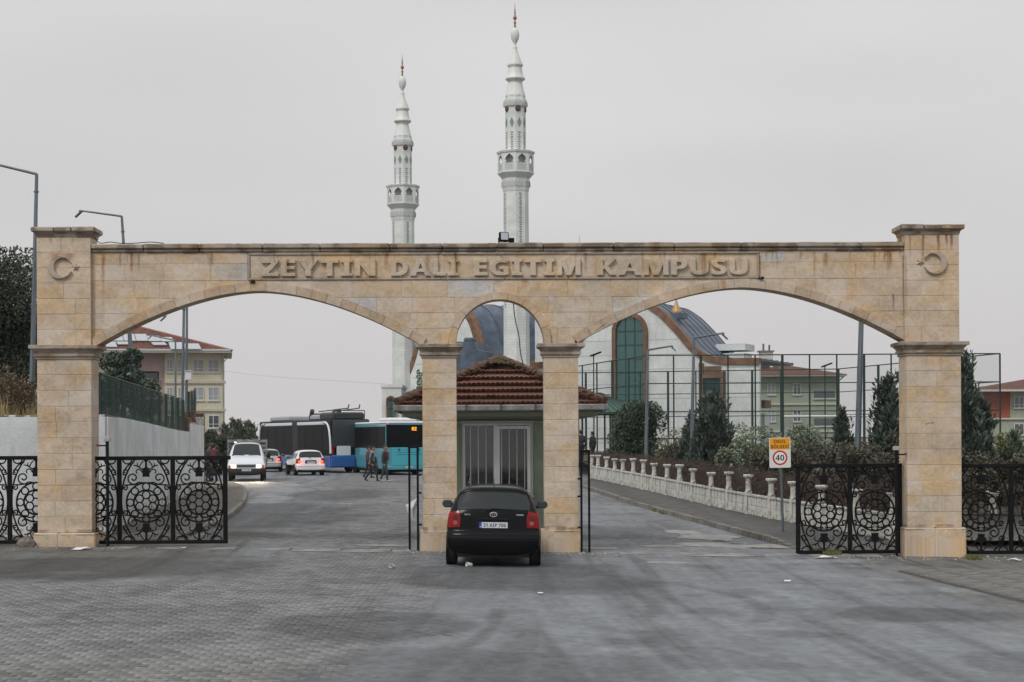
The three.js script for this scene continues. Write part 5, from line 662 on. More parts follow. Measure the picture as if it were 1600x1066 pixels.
// ---------------------------------------------------------------- low wall with little pillars, garden, trees on the right
const wallCurve = new THREE.CatmullRomCurve3(wallR.map((p) => V3(p.x, 0, p.z)), false, 'centripetal');
const WP = wallCurve.getSpacedPoints(400);
function wallAtU(px, py) { const [u] = ray(px, py); let best = 0, e = 9; WP.forEach((p, i) => { const d = Math.abs(p.x / -p.z - u); if (d < e) { e = d; best = i; } }); return WP[best].clone(); }
function wallX(Z) { let b = WP[0]; for (const p of WP) if (Math.abs(-p.z - Z) < Math.abs(-b.z - Z)) b = p; return b.x; }
function gardenY(x, z) { const Z = -z; return 0.36 + 0.34 * smooth(45, 80, Z) + (fbm(x * 0.4, z * 0.4, 3, 911) - 0.5) * 0.15; }
struct('garden', sheet(50, 70, (u, v) => { const Z = lerp(39.0, 165, Math.pow(v, 1.3)), xe = Z < 41 ? 9.6 : wallX(Math.min(Z, 88)) + 0.16, x = lerp(xe, 70, Math.pow(u, 1.7)); return [x, gardenY(x, -Z), -Z]; }), mat(LC(0.10, 0.085, 0.055), 0.97, { map: rep(mottle, 0.4), bumpMap: rep(grain, 0.8), bumpScale: 0.03 }));
const pilPx = [925, 935, 948, 961, 973.5, 990, 1006, 1022, 1043, 1062, 1083, 1112, 1139, 1169, 1206, 1240, 1283, 1339, 1396];
const whiteWall = mat(LC(0.68, 0.68, 0.65), 0.88, { map: tex(512, 256, (u, v) => { const a = fbm(u * 10, v * 5, 5, 601, 10) - 0.5, st = smooth(0.5, 0.75, fbm(u * 60, v * 2.5, 3, 611)), f = smooth(0.42, 0.65, fbm(u * 30, v * 12, 4, 621, 0)) * smooth(0.32, 0.02, v + (fbm(u * 20, v * 9, 3, 631) - 0.5) * 0.3); let t = 0.94 + a * 0.16 - st * 0.025; return [lerp(t, 0.45, f * 0.6), lerp(t, 0.41, f * 0.6), lerp(t * 0.98, 0.35, f * 0.6)]; }), bumpMap: rep(grain, 4, 2), bumpScale: 0.008 });
const pillars = [];
{
  const t = thing('garden_wall', 'low white garden wall of panels along the right pavement', 'wall');
  const pts = pilPx.map((p) => wallAtU(p, 780)); pts.push(V3(11.0, 0, -39.6), V3(13.0, 0, -39.4), V3(15.0, 0, -39.2), V3(17.2, 0, -39.0));
  const pp = lathe([[0.10, 0], [0.10, 0.04], [0.085, 0.06], [0.082, 0.1], [0.08, 0.34], [0.09, 0.38], [0.115, 0.43]], 12), R = rng(41);
  let proto = null;
  pts.forEach((p, i) => {
    const g = gy(p.x, p.z) + KERB_UP, k = 0.95 + (h2(i, 7) - 0.5) * 0.1;
    const lab = 'short white pillar with square cap on the low garden wall';
    let o; if (!proto) { o = proto = thing('wall_pillar', lab, 'pillar', [p.x, g, p.z], 0, 'pillars on the low garden wall'); mesh('post', cb(0.17, 0.70, 0.19, 0, 0.33, 0, 0.012), whiteWall, o); mesh('shaft', pp.clone().translate(0, 0.68, 0), whiteWall, o); mesh('cap', cb(0.26, 0.075, 0.26, 0, 1.145, 0, 0.015), whiteWall, o); mesh('cap', cb(0.20, 0.05, 0.20, 0, 1.085, 0, 0.012), whiteWall, o); } else o = copyOf(proto, null, [p.x, g, p.z]);
    const q = pts[Math.min(i + 1, pts.length - 1)], r = pts[Math.max(i - 1, 0)]; o.rotation.y = Math.atan2(-(q.z - r.z), q.x - r.x) + (R() - 0.5) * 0.08; o.rotation.z = (R() - 0.5) * 0.03; o.scale.set(1, k, 1); pillars.push(p);
    if (i + 1 < pts.length) { const d = q.clone().sub(p), L = d.length(), ang = Math.atan2(-d.z, d.x), gq = gy(q.x, q.z) + KERB_UP; for (let c = 0; c < 2; c++) { const m = mesh('wall_panel', cb(L - 0.18, 0.27, 0.11, 0, 0, 0, 0.01), whiteWall, t); m.position.set((p.x + q.x) / 2, (g + gq) / 2 + 0.13 + c * 0.276, (p.z + q.z) / 2); m.rotation.set(0, ang, Math.atan2(gq - g, L), 'YXZ'); const P = m.geometry.attributes.position, uv = m.geometry.attributes.uv; for (let j = 0; j < uv.count; j++) uv.setXY(j, P.getX(j) / 3 + i * 0.37, (P.getY(j) + 0.135 + c * 0.276) / 0.62); } const m = mesh('wall_coping', cb(L - 0.17, 0.06, 0.17, 0, 0, 0, 0.012), whiteWall, t); m.position.set((p.x + q.x) / 2, (g + gq) / 2 + 0.565, (p.z + q.z) / 2); m.rotation.set(0, ang, Math.atan2(gq - g, L), 'YXZ'); }
  });
}
{ // leafless brown creeper over the wall
  const R = rng(951), gs = [], cl = [], line = WP.filter((_, i) => i % 4 === 0).concat([V3(10.4, 0, -40.2), V3(11.4, 0, -40.1), V3(12.5, 0, -40), V3(14, 0, -39.8), V3(15.5, 0, -39.7), V3(17, 0, -39.5)]);
  line.forEach((p, i) => { const n = -p.z < 60 ? 26 : 14, g = gy(p.x, p.z) + KERB_UP; for (let k = 0; k < n; k++) { const b = V3(p.x + 0.12 + R() * 0.55, g + 0.35, p.z + (R() - 0.5) * 0.5), h = 0.35 + R() * 0.65, m = b.clone().add(V3((R() - 0.5) * 0.4, h, (R() - 0.5) * 0.5)), e = m.clone().add(V3(-0.1 - R() * 0.35, -R() * 0.5 + 0.15, (R() - 0.5) * 0.6)); gs.push(bar(b, m, 0.009, 3, 0.007), bar(m, e, 0.006, 3, 0.003)); if (R() < 0.12) { const f = V3(p.x - 0.07, g + 0.62, p.z + (R() - 0.5) * 0.5), q = f.clone().add(V3(-0.02, -0.3 - R() * 0.35, (R() - 0.5) * 0.3)); gs.push(bar(m, f, 0.004, 3), bar(f, q, 0.0035, 3, 0.002)); } } cl.push([p.x + 0.42, g + 0.78, p.z, 0.36, 0.40 + 0.16 * R(), 0.42]); });
  const t = thing('creeper_hedge', 'dark brown leafless creeper hedge behind the low white wall', 'hedge'); mesh('stems', merge(gs), mat(LC(0.075, 0.05, 0.042), 0.95), t); mesh('leaves', leafCloud(R, cl, 12000, 0.06, [[0.034, 0.02, 0.017], [0.024, 0.018, 0.015], [0.024, 0.024, 0.016], [0.05, 0.03, 0.025], [0.075, 0.05, 0.04]]), leafMat, t);
}
{
  const R = rng(1001), zz = (px, Z) => px < 1420 ? Math.max(Z, -wallAtU(px, 780).z + 6) : Z, gp = (px, Z0) => { const Z = zz(px, Z0), x = (px - CX) / F * Z; return [x, gardenY(x, -Z) - 0.03, -Z]; }, hgt = (py, Z, px) => EYE + (HZ - py) / F * zz(px, Z) - gp(px, Z)[1];
  broadTree('pine_tree', 'broad dark green pine beside the pavilion roof', 'tree', gp(994, 91), R, hgt(630, 91, 994), 1.75, 0.1, 70, 13000, 0.13, [[0.028, 0.046, 0.026], [0.04, 0.06, 0.034], [0.018, 0.03, 0.018]]);
  conifer('conifer_tree', 'blue green conifer with a pointed tip before the mosque doorway', 'tree', gp(1117, 58), R, hgt(612, 58, 1117), 0.9, 10000, 0.14, CYP);
  conifer('conifer_tree', 'lower blue green conifer beside the lamp post before the white mosque wall', 'tree', gp(1082, 67), R, hgt(645, 67, 1082), 0.62, 5500, 0.13, CYP);
  conifer('conifer_tree', 'slim dark conifer between the olive bush and the tall lamp post', 'tree', gp(1316, 56), R, hgt(640, 56, 1316), 0.5, 5500, 0.13, CYP);
  conifer('cypress_tree', 'tall dark cypress close beside the right crescent pier, on the sign side', 'tree', gp(1388, 50), R, hgt(588, 50, 1388), 0.72, 10000, 0.14, CYP);
  conifer('cypress_tree', 'tall dark cypress rising from the fence panel beside the right crescent pier', 'tree', gp(1508, 48), R, hgt(556, 48, 1508), 0.62, 11000, 0.14, CYP);
  conifer('cypress_tree', 'smaller dark cypress between the tall cypress and the orange building', 'tree', gp(1537, 49), R, hgt(632, 49, 1537), 0.50, 8000, 0.14, CYP);
  conifer('conifer_tree', 'young light green pine before the building with orange upper storey', 'tree', gp(1586, 50), R, hgt(680, 50, 1586), 0.55, 2600, 0.16, [[0.06, 0.075, 0.045], [0.045, 0.06, 0.035]]);
  for (const [px, Z, py, rad, lab] of [[1172, 55, 660, 0.85, 'grey green olive bush beside the conifer before the green school'], [1262, 54, 660, 1.0, 'grey green olive bush right behind the speed limit sign'], [1215, 56, 680, 0.8, 'low grey olive bush behind the sign post'], [1140, 56, 690, 0.6, 'low olive bush at the foot of the pointed conifer'], [1350, 55, 690, 0.6, 'brownish bush at the foot of the tall lamp post']]) broadTree('olive_bush', lab, 'bush', gp(px, Z), R, hgt(py, Z, px), rad, 0.1, 34, px === 1350 ? 2500 : 5500, 0.075, px === 1350 ? [[0.085, 0.045, 0.03], [0.06, 0.05, 0.03]] : OLIVE);
  for (const [px, Z, py, rad, c, lab] of [[1048, 74, 680, 0.7, 0, 'yellowish green bush between the broad pine and the lower conifer'], [1065, 71, 700, 0.7, 1, 'dark bush at the foot of the lower conifer'], [1195, 50, 712, 0.7, 1, 'dark bush behind the pillar next to the sign post'], [1240, 49, 705, 0.7, 1, 'dark bush behind the sign, at the free end of the gate leaf'], [1300, 48, 700, 0.7, 1, 'dark bush above the first bay of the gate leaf by the sign'], [1345, 47, 705, 0.7, 1, 'dark bush hiding the foot of the tall lamp post'], [1422, 46, 690, 0.7, 1, 'dark bush behind the sign side of the right crescent pier'], [1470, 45, 690, 0.7, 1, 'dark bush hidden behind the right crescent pier'], [1545, 44, 715, 0.7, 1, 'dark bush under the smaller cypress'], [1590, 44, 720, 0.7, 1, 'dark bush under the young light green pine'], [1560, 52, 690, 0.7, 0, 'yellowish green bush between the smaller cypress and young pine']]) broadTree('garden_bush', lab, 'bush', gp(px, Z), R, Math.max(0.8, hgt(py - 10, Z, px)), rad * 1.25, 0.08, 22, 3200, 0.085, c ? [[0.03, 0.036, 0.024], [0.045, 0.05, 0.032], [0.05, 0.036, 0.026]] : [[0.09, 0.095, 0.045], [0.07, 0.08, 0.04]], c ? 'dark low garden bushes' : 'yellowish garden bushes');
  const gl = 'galvanised lamp posts';
  lampPost('galvanised lamp post in front of the mosque tall green window edge', 84, [1009, 705, gardenY(6.5, -84)], [1012, 547], [1051, 540.5], 0.10, 0.06, gl); lampPost('galvanised lamp post before the mosque doorway', 66, [1079.5, 715, gardenY(6.8, -66)], [1084.5, 528], [1131, 520.5], 0.085, 0.05, gl); lampPost('tall galvanised lamp post seen through the right arch beside the cypress', 50, [1338, 735, gardenY(10, -50)], [1347, 463], [1392, 455], 0.10, 0.07, gl, 0);
}
// ---------------------------------------------------------------- sports cage
{
  const t = thing('sports_cage', 'tall green steel fence cage round the sports pitch', 'fence'), yb = 0.62, yt = 7.46, NL = [8.83, -113.2], NR = [32.0, -113.2], FR = [26.1, -138], FL = [1.7, -144.2];
  const yTop = (p) => p === FL ? 5.85 : 6.0, net = mat(LC(0.02, 0.07, 0.06), 0.8, { transparent: true, opacity: 0.085, side: THREE.DoubleSide });
  const side = (A, B, n, rails, r) => { const P = (f) => V3(lerp(A[0], B[0], f), 0, lerp(A[1], B[1], f)); for (let i = 0; i <= n; i++) { const p = P(i / n), th = i % 3 === 2 ? r * 1.7 : r; mesh('cage_post', bar(p.clone().setY(yb - 0.2), p.clone().setY(yt), th, 6), M.greenSteel, t); } for (const y of rails) { const h = y * (yt - yb) + yb; mesh('cage_rail', bar(P(0).setY(h), P(1).setY(h), y === 1 ? 0.042 : 0.034, 5), M.greenSteel, t); } const a = P(0), b = P(1); mesh('cage_net', sheet(1, 1, (u, v) => [lerp(a.x, b.x, u), lerp(yb, yt, v), lerp(a.z, b.z, u)]), net, t); };
  side(NL, NR, 13, [1, 0.73, 0.46, 0.2], 0.055); side(NL, FL, 8, [1, 0.73, 0.46, 0.2], 0.06); side(NR, FR, 7, [1, 0.73, 0.46, 0.2], 0.06); side(FL, FR, 11, [1, 0.73, 0.46, 0.2], 0.06);
  const mast = (px, py, Z, lab) => { const a = at(px, py, Z), m = thing('floodlight_mast', lab, 'floodlight', [a.x, 0.6, a.z], 0, 'sports pitch floodlights'); mesh('pole', bar(V3(0, -0.2, 0), V3(0, a.y - 0.6, 0), 0.06, 6, 0.045), M.greenSteel, m); const h = mesh('lamp_head', cb(0.85, 0.12, 0.5, 0, 0, 0, 0.03), M.black, m); h.position.set(0.15, a.y - 0.48, 0); h.rotation.z = 0.35; mesh('bracket', bar(V3(0, a.y - 0.66, 0), V3(0.12, a.y - 0.5, 0), 0.03, 5), M.black, m); };
  mast(927.5, 556, 124, 'pitch floodlight mast in front of the mosque beside the booth roof'); mast(1289, 573, 133, 'pitch floodlight mast in front of the green school'); mast(1396, 592, 126, 'pitch floodlight mast beside the tall cypress');
  const goal = (x, z, w, h, ry, lab) => { const g = thing('football_goal', lab, 'goal', [x, 0.62, z], ry, 'goals inside the sports cage'), wm = mat(LC(0.62, 0.64, 0.64), 0.5); for (const s of [0, 1]) { mesh('goal_post', bar(V3(s * w, -0.05, 0), V3(s * w, h, 0), 0.075, 8), wm, g); mesh('goal_stay', bar(V3(s * w, h, 0), V3(s * w + 0.5, 0, -1.1), 0.04, 6), wm, g); } mesh('crossbar', bar(V3(-0.07, h, 0), V3(w + 0.07, h, 0), 0.075, 8), wm, g); };
  { const a = at(1224, 651, 118); goal(a.x, a.z, 5.7, a.y - 0.62, -0.05, 'white football goal in front of the green school'); const b = at(1018, 663, 132); goal(b.x - 3.0, b.z, 4.2, b.y - 0.62, 0.1, 'white football goal in front of the white mosque wall'); }
}
// ---------------------------------------------------------------- pavilion
{
  const Z = 100, a = at(928, 683, Z), t = thing('pavilion', 'open pavilion with dark green metal hip roof behind the booth', 'pavilion', [a.x, gardenY(a.x + 2, -Z) - 0.05, -Z]), y = (py) => at(928, py, Z).y - t.position.y, w = 85 / F * Z;
  hip(-w, w, -w, w, y(645), y(614), -0.2, 0.2, 0, t, mat(LC(0.025, 0.075, 0.055), 0.5, { metalness: 0.2 })); mesh('fascia', merge([bx(2 * w, 0.12, 0.06, 0, y(647), w - 0.03), bx(2 * w, 0.12, 0.06, 0, y(647), -w + 0.03)]), mat(LC(0.02, 0.05, 0.04), 0.5), t);
  for (let i = 0; i < 4; i++) for (const z of [-1, 1]) mesh('post', bx(0.1, y(647), 0.1, lerp(-w + 0.2, w - 0.2, i / 3) * (i === 1 || i === 2 ? 0.8 : 1), y(647) / 2, z * (w - 0.3)), M.greenSteel, t);
  for (let i = 0; i < 17; i++) { const x = lerp(-w, w, i / 16); mesh('roof_seam', bar(V3(x, y(645) + 0.03, w), V3(x * 0.12, y(614) + 0.01, 0.06), 0.018, 4), M.greenSteel, t); }
  mesh('bench', merge([bx(2.2, 0.06, 0.4, 0, 0.48, 0), bx(0.1, 0.48, 0.3, -0.9, 0.24, 0), bx(0.1, 0.48, 0.3, 0.9, 0.24, 0)]), mat(LC(0.1, 0.06, 0.04), 0.8), t);
}
// ---------------------------------------------------------------- speed limit sign
{
  const f = onGround(1224, 831, KERB_UP), Z = -f.z, s = Z / F, t = thing('speed_limit_sign', 'school zone speed limit 40 sign on a grey post on the pavement', 'sign', f.toArray(), 0.03), H = (831 - 684) * s, w = 33.5 * s, h = 47 * s, top = H;
  mesh('post', bar(V3(0, -0.1, 0), V3(-0.075, top - 0.1, 0), 0.032, 10), M.galv, t);
  const tx = canvasTex(512, 720, (c, W, Hh) => { c.fillStyle = '#d8dad6'; c.fillRect(0, 0, W, Hh); c.fillStyle = '#e89a10'; c.fillRect(16, 16, W - 32, 268); c.fillStyle = '#1c1408'; c.textAlign = 'center'; c.font = 'bold 112px sans-serif'; const ft = (s2, y, mw) => { c.save(); c.translate(W / 2, y); c.scale(mw / c.measureText(s2).width, 1); c.fillText(s2, 0, 0); c.restore(); }; ft('OKUL', 132, 300); ft('BÖLGESİ', 256, 440); c.beginPath(); c.arc(W / 2, 482, 178, 0, 7); c.fillStyle = '#c21522'; c.fill(); c.beginPath(); c.arc(W / 2, 482, 138, 0, 7); c.fillStyle = '#e4e6e4'; c.fill(); c.fillStyle = '#0c0d10'; c.font = 'bold 190px sans-serif'; ft('40', 548, 216); });
  const r = 0.035, sh = new THREE.Shape(); sh.moveTo(-w / 2 + r, -h / 2); sh.lineTo(w / 2 - r, -h / 2); sh.quadraticCurveTo(w / 2, -h / 2, w / 2, -h / 2 + r); sh.lineTo(w / 2, h / 2 - r); sh.quadraticCurveTo(w / 2, h / 2, w / 2 - r, h / 2); sh.lineTo(-w / 2 + r, h / 2); sh.quadraticCurveTo(-w / 2, h / 2, -w / 2, h / 2 - r); sh.lineTo(-w / 2, -h / 2 + r); sh.quadraticCurveTo(-w / 2, -h / 2, -w / 2 + r, -h / 2);
  const back = mesh('sign_plate', clean(new THREE.ExtrudeGeometry(sh, { depth: 0.012, bevelEnabled: false })), mat(LC(0.55, 0.56, 0.55), 0.5), t); back.position.set(-0.08, top - h / 2, 0.035); back.rotation.z = 0.012;
  const fg = new THREE.ShapeGeometry(sh), P = fg.attributes.position, uv = fg.attributes.uv; for (let i = 0; i < P.count; i++) uv.setXY(i, P.getX(i) / w + 0.5, P.getY(i) / h + 0.5); fg.translate(0, 0, 0.015); mesh('sign_face', fg, mat(0xffffff, 0.45, { map: tx }), back).userData.label = 'face reading OKUL BÖLGESİ over a red ring with 40';
  mesh('clamp', bx(0.1, 0.03, 0.06, -0.075, top - 0.15, 0.01), M.galv, t); mesh('clamp', bx(0.1, 0.03, 0.06, -0.07, top - h + 0.12, 0.01), M.galv, t);
}
// ---------------------------------------------------------------- mosque and minarets
const clad = mat(LC(0.78, 0.81, 0.82), 0.75, { map: rep(plasterMap, 0.12) }), tan = mat(LC(0.27, 0.145, 0.085), 0.75, { map: rep(mottle, 0.3) }), zinc = mat(LC(0.115, 0.165, 0.24), 0.5, { metalness: 0.25, map: rep(mottle, 0.25) }), zincSeam = mat(LC(0.06, 0.08, 0.105), 0.5, { metalness: 0.2 }), teal = new THREE.MeshPhysicalMaterial({ color: LC(0.012, 0.085, 0.08), roughness: 0.08, clearcoat: 1 }), gold = mat(LC(0.40, 0.25, 0.12), 0.5, { metalness: 0.3 }), mullion = mat(LC(0.01, 0.05, 0.05), 0.5);
function bellCurve(pts) { const c = new THREE.SplineCurve(pts.map(([a, b]) => V2(a, b))), r = c.getPoints(40).map((p) => [p.x, p.y]); return r.slice().reverse().map(([a, b]) => [-a, b]).concat(r.slice(1)); }
function bay(t, pts, band, depth, o) {   // pts: half profile [x, y] from the crest outwards, in metres
  const outer = bellCurve(pts), n = outer.length, inner = outer.map(([x, y], i) => { const a = outer[Math.max(0, i - 1)], b = outer[Math.min(n - 1, i + 1)], dx = b[0] - a[0], dy = b[1] - a[1], L = Math.hypot(dx, dy); return [x + dy / L * band, y - dx / L * band]; });
  const x0 = outer[0][0], x1 = outer[n - 1][0];
  const wallPts = [[x0, -0.2], [x1, -0.2]].concat(inner.slice().reverse().map(([x, y]) => [clamp(x, x0, x1), y + 0.15])), holes = o.holes || [];
  const wg = extrude(wallPts, 0.5, 0, holes); wg.translate(0, 0, -0.5); mesh('facade', wg, clad, t);
  const bg = extrude(inner.concat(outer.slice().reverse()), o.bandDepth || 0.9); bg.translate(0, 0, -0.7); mesh('roof_band', bg, tan, t);
  // zinc roof in long trays with raised seams
  const trays = o.trays || 8; for (let k = 0; k < trays; k++) { const za = -0.72 - k * depth / trays, zb = -0.72 - (k + 1) * depth / trays; const sh = outer.map(([x, y]) => [x, y - 0.05]).concat(outer.slice().reverse().map(([x, y]) => [x, y - 0.25])); const g = extrude(sh.reverse(), za - zb - 0.01); g.translate(0, 0, zb); mesh('roof_tray', g, zinc, t); const sg = extrude(outer.map(([x, y]) => [x, y + 0.03]).concat(outer.slice().reverse().map(([x, y]) => [x, y - 0.10])).reverse(), 0.06); sg.translate(0, 0, zb - 0.045); mesh('roof_seam', sg, zincSeam, t); }
  // cladding joints
  for (let y = 1.6; y < 12; y += 1.35) { const xs = inner.filter((p) => p[1] > y + 0.1); if (xs.length < 2) continue; let a = Math.max(x0, xs[0][0]), b = Math.min(x1, xs.at(-1)[0]); for (const [c, d] of o.gaps ? o.gaps(y) : [[a, b]]) { const p = Math.max(a, c), q = Math.min(b, d); if (q > p) mesh('cladding_joint', bx(q - p, 0.05, 0.02, (p + q) / 2, y, 0.006), mat(LC(0.42, 0.43, 0.42), 0.8), t); } }
  const sw = o.wide || x1, bw = bx(2 * sw, outer[0][1] - 0.3, depth - 0.6, 0, (outer[0][1] - 0.3) / 2, -0.55 - depth / 2); mesh('side_wall', bw, clad, t);
}
function archWin(t, cx, w, y0, y1, frame, cols, rowH, z = 0) {   // tall round-headed window: surround, glass, mullions
  const r = w / 2, arc = (q, yb) => { const p = [[cx - q, yb], [cx + q, yb]]; for (let i = 0; i <= 20; i++) { const a = i / 20 * Math.PI; p.push([cx + Math.cos(a) * q, y1 - r + Math.sin(a) * q]); } return p; };
  const inner = arc(r, y0); const g = extrude(arc(r + frame, y0), 0.5, 0, [inner.slice().reverse()]); g.translate(0, 0, z - 0.2); const s = mesh('window_surround', g, tan, t); const gl = extrude(inner, 0.06); gl.translate(0, 0, z - 0.05); mesh('glass', gl, teal, s); const ms = []; for (let i = 1; i < cols; i++) { const x = cx - r + i / cols * w, yt = y1 - r + Math.sqrt(Math.max(0, r * r - (x - cx) ** 2)); ms.push(bx(0.09, yt - y0, 0.1, x, (yt + y0) / 2, z + 0.02)); } for (let y = y1 - r; y > y0; y -= rowH) ms.push(bx(w, 0.09, 0.1, cx, y, z + 0.02)); mesh('mullions', merge(ms), mullion, s);
}
{
  const Z = 160, k = F / Z, a = 0.40, c = at(986, 683, Z), t = thing('mosque', 'white mosque with ogee zinc roofs, tan bands and tall green window', 'mosque', [c.x, 0, -Z], a * -1);
  t.rotation.y = -a; // facade looks a little to the left of the camera
  const Y = (py) => EYE + (HZ - py + 1) / k, X = (dx) => dx / k / Math.cos(a);
  const pts = [[0, 467], [22, 471], [38, 481], [52, 493], [75, 519], [94, 543], [110, 556], [134, 564], [190, 566]].map(([x, y]) => [X(x), Y(y)]);
  bay(t, pts, 0.58, 12, { trays: 6, wide: X(95), gaps: (y) => [[-99, X(-27)], [X(27), X(100)], [X(141), 99]] });
  archWin(t, 0, X(42), 0.2, Y(497), X(5.5), 3, 1.28, 0.1);
  // doorway with tan surround
  { const x0 = X(103), x1 = X(141), y1 = Y(572), s = mesh('doorway', merge([bx(0.4, y1, 0.4, x0 + 0.2, y1 / 2, 0.1), bx(0.4, y1 - 0.8, 0.4, x1 - 0.2, (y1 - 0.8) / 2, 0.1), bx(x1 - x0, 0.35, 0.4, (x0 + x1) / 2, y1 - 1.2, 0.12)]), tan, t); mesh('door_glass', bx(x1 - x0 - 0.8, y1 - 1.4, 0.1, (x0 + x1) / 2, (y1 - 1.4) / 2, 0.06), mat(LC(0.012, 0.03, 0.028), 0.2), s); mesh('lintel_panel', bx(x1 - x0 - 0.8, 0.7, 0.1, (x0 + x1) / 2, y1 - 0.65, 0.05), tan, s); }
  // white parapet block at the right rear and small turret with gilt cap
  { const p = (px, py, ZZ) => t.worldToLocal(at(px, py, ZZ)); t.updateMatrixWorld(); const q = p(1149, 556, 166); mesh('parapet_block', bx(2.5, 3, 3, q.x, Y(556) - 1.2, q.z), clad, t); mesh('parapet_cap', bx(2.9, 0.62, 3.4, q.x, Y(541.5), q.z), clad, t);
    const r = p(1057, 510, 161.5), yb = EYE + (HZ - 500) / F * 161.5, tr = mesh('turret', bx(0.75, 2.6, 0.75, r.x, yb - 1.25, r.z), clad, t); mesh('turret_slab', bx(1.9, 0.5, 1.2, r.x, yb + 0.25, r.z), zinc, tr); const g = lathe([[0.5, 0], [0.54, 0.12], [0.5, 0.25], [0.36, 0.5], [0.2, 0.8], [0.1, 1.15], [0.05, 1.4], [0.09, 1.48], [0.04, 1.56], [0.03, 1.8], [0.07, 1.88], [0.02, 1.98], [0.0, 2.4]], 20); g.translate(r.x, yb + 0.5, r.z); mesh('gilt_cap', g, gold, tr);
    // small porch with zinc flank on the right
    const s = p(1184, 640, 168); mesh('porch', bx(1.9, 4.6, 2, s.x, 2.0, s.z), clad, t); mesh('porch_band', bx(2.1, 0.75, 2.2, s.x, EYE + (HZ - 634) / F * 168, s.z), tan, t); const f = extrude([[0, 0], [0.9, 0], [0.35, 0.35], [0.1, 0.8], [0, 1.3]], 2); f.translate(s.x - 1.0, EYE + (HZ - 627.5) / F * 168, s.z - 1); mesh('porch_roof', f, zinc, t);
    const d = p(906, 420, 172); mesh('crest', bar(V3(d.x, 13, d.z), V3(d.x, at(906, 368, 172).y, d.z), 0.06, 5, 0.02), gold, t); mesh('dome', (() => { const g = lathe([[3.2, 0], [3.1, 0.9], [2.6, 2.0], [1.6, 2.9], [0.5, 3.3], [0, 3.4]], 24); g.translate(d.x, 11.4, d.z); return g; })(), zinc, t); mesh('drum', (() => { const g = new THREE.CylinderGeometry(3.2, 3.2, 11.5, 24); g.translate(d.x, 5.7, d.z); return clean(g); })(), clad, t);
  }
}
{ // second bay, turned more to the left, joined by a low link
  const Z = 174, k = F / Z, a = 0.92, c = at(698, 683, Z), t = thing('mosque_wing', 'turned ogee-roofed wing of the mosque behind the small middle arch', 'building', [c.x, 0, -Z], -a), Y = (py) => EYE + (HZ - py - 0.5) / k, X = (dx) => dx / k / Math.cos(a);
  bay(t, [[0, 472], [14, 474], [25, 480], [34, 489], [42, 503], [48, 521], [55, 548], [63, 569], [72, 588], [80, 596], [92, 599]].map(([x, y]) => [X(x), Y(y)]), 0.62, 15, { trays: 7, bandDepth: 0.78 });
  archWin(t, 0, X(38), 0.2, Y(545), X(5), 3, 1.3, 0.1);
  // green ornament on the facade
  { const gs = []; for (let i = 0; i < 9; i++) { const e = new THREE.TorusGeometry(0.3, 0.07, 5, 14); e.scale(0.55, 0.8, 1); e.rotateZ(i * 0.7); e.translate(X(-47) + (i % 2) * 0.5, Y(612) + i * 0.28, 0.06); gs.push(clean(e)); } mesh('ornament', merge(gs), mat(LC(0.06, 0.13, 0.06), 0.7), t); }
  t.updateMatrixWorld(); const p = (px, py, ZZ) => t.worldToLocal(at(px, py, ZZ));
  // lower left block with arched window, facing the camera
  const blk = thing('mosque_annex', 'low white mosque annex with a tan arched window beside the teal bus', 'building', at(612, 683, 168).setY(0).toArray(), 0), kb = F / 168, yt = EYE + (HZ - 603 - 1) / kb; mesh('wall', bx(1.9, yt, 8, 0, yt / 2, -4), clad, blk); mesh('parapet', bx(2.1, 0.3, 8.2, 0, yt + 0.1, -4), clad, blk); archWin(blk, -0.06, 0.62, 1, EYE + (HZ - 620) / kb, 0.14, 2, 0.8, 0.12);
  // dark porch roof
  const pr = thing('porch_roof', 'dark slate ogee porch roof low behind the booth roof', 'roof', at(716, 683, 163).setY(0).toArray(), -0.25), kp = F / 163, yy = (py) => EYE + (HZ - py) / kp; { const prof = [[-3.2, yy(590)], [3.0, yy(590)], [2.55, yy(575)], [2.3, yy(560)], [2.05, yy(548)], [1.85, yy(546)], [1.55, yy(534)], [-1.6, yy(533)], [-2.2, yy(550)], [-2.7, yy(575)]]; const g = extrude(prof, 5, 0.05); g.translate(0, 0, -5); mesh('slates', g, zinc, pr); mesh('ridge_lump', cb(1.0, 0.5, 1, 0.95, yy(531), -0.8, 0.15), zincSeam, pr); mesh('porch_wall', bx(5.4, yy(590), 4.4, 0, yy(590) / 2, -2.6), clad, pr); }
  // link block between the two bays with tan fascia and a dark roof
  const lk = thing('mosque_link', 'white link block with tan fascia between the mosque wings', 'building', at(880, 683, 170).setY(0).toArray(), -0.2), kl = F / 170, yl = (py) => EYE + (HZ - py) / kl; mesh('wall', bx(9, yl(573), 6, 0, yl(573) / 2, -3), clad, lk); mesh('fascia', bx(9.2, yl(562) - yl(573), 6.2, 0, (yl(562) + yl(573)) / 2, -3), tan, lk); mesh('roof', extrude([[-4.4, yl(562)], [4.4, yl(562)], [2.4, yl(548)], [1.2, yl(510)], [-0.8, yl(492)], [-2.6, yl(500)], [-3.6, yl(535)]], 5).translate(0, 0, -5.5), zinc, lk); mesh('pier', bx(1.4, yl(490), 1.4, -1.9, yl(490) / 2, 0.2), clad, lk);
}
function octa(prof, n = 8) { const g = new THREE.LatheGeometry(prof.map(([r, y]) => V2(r, y)), n).toNonIndexed(); g.computeVertexNormals(); return boxUV(g); }
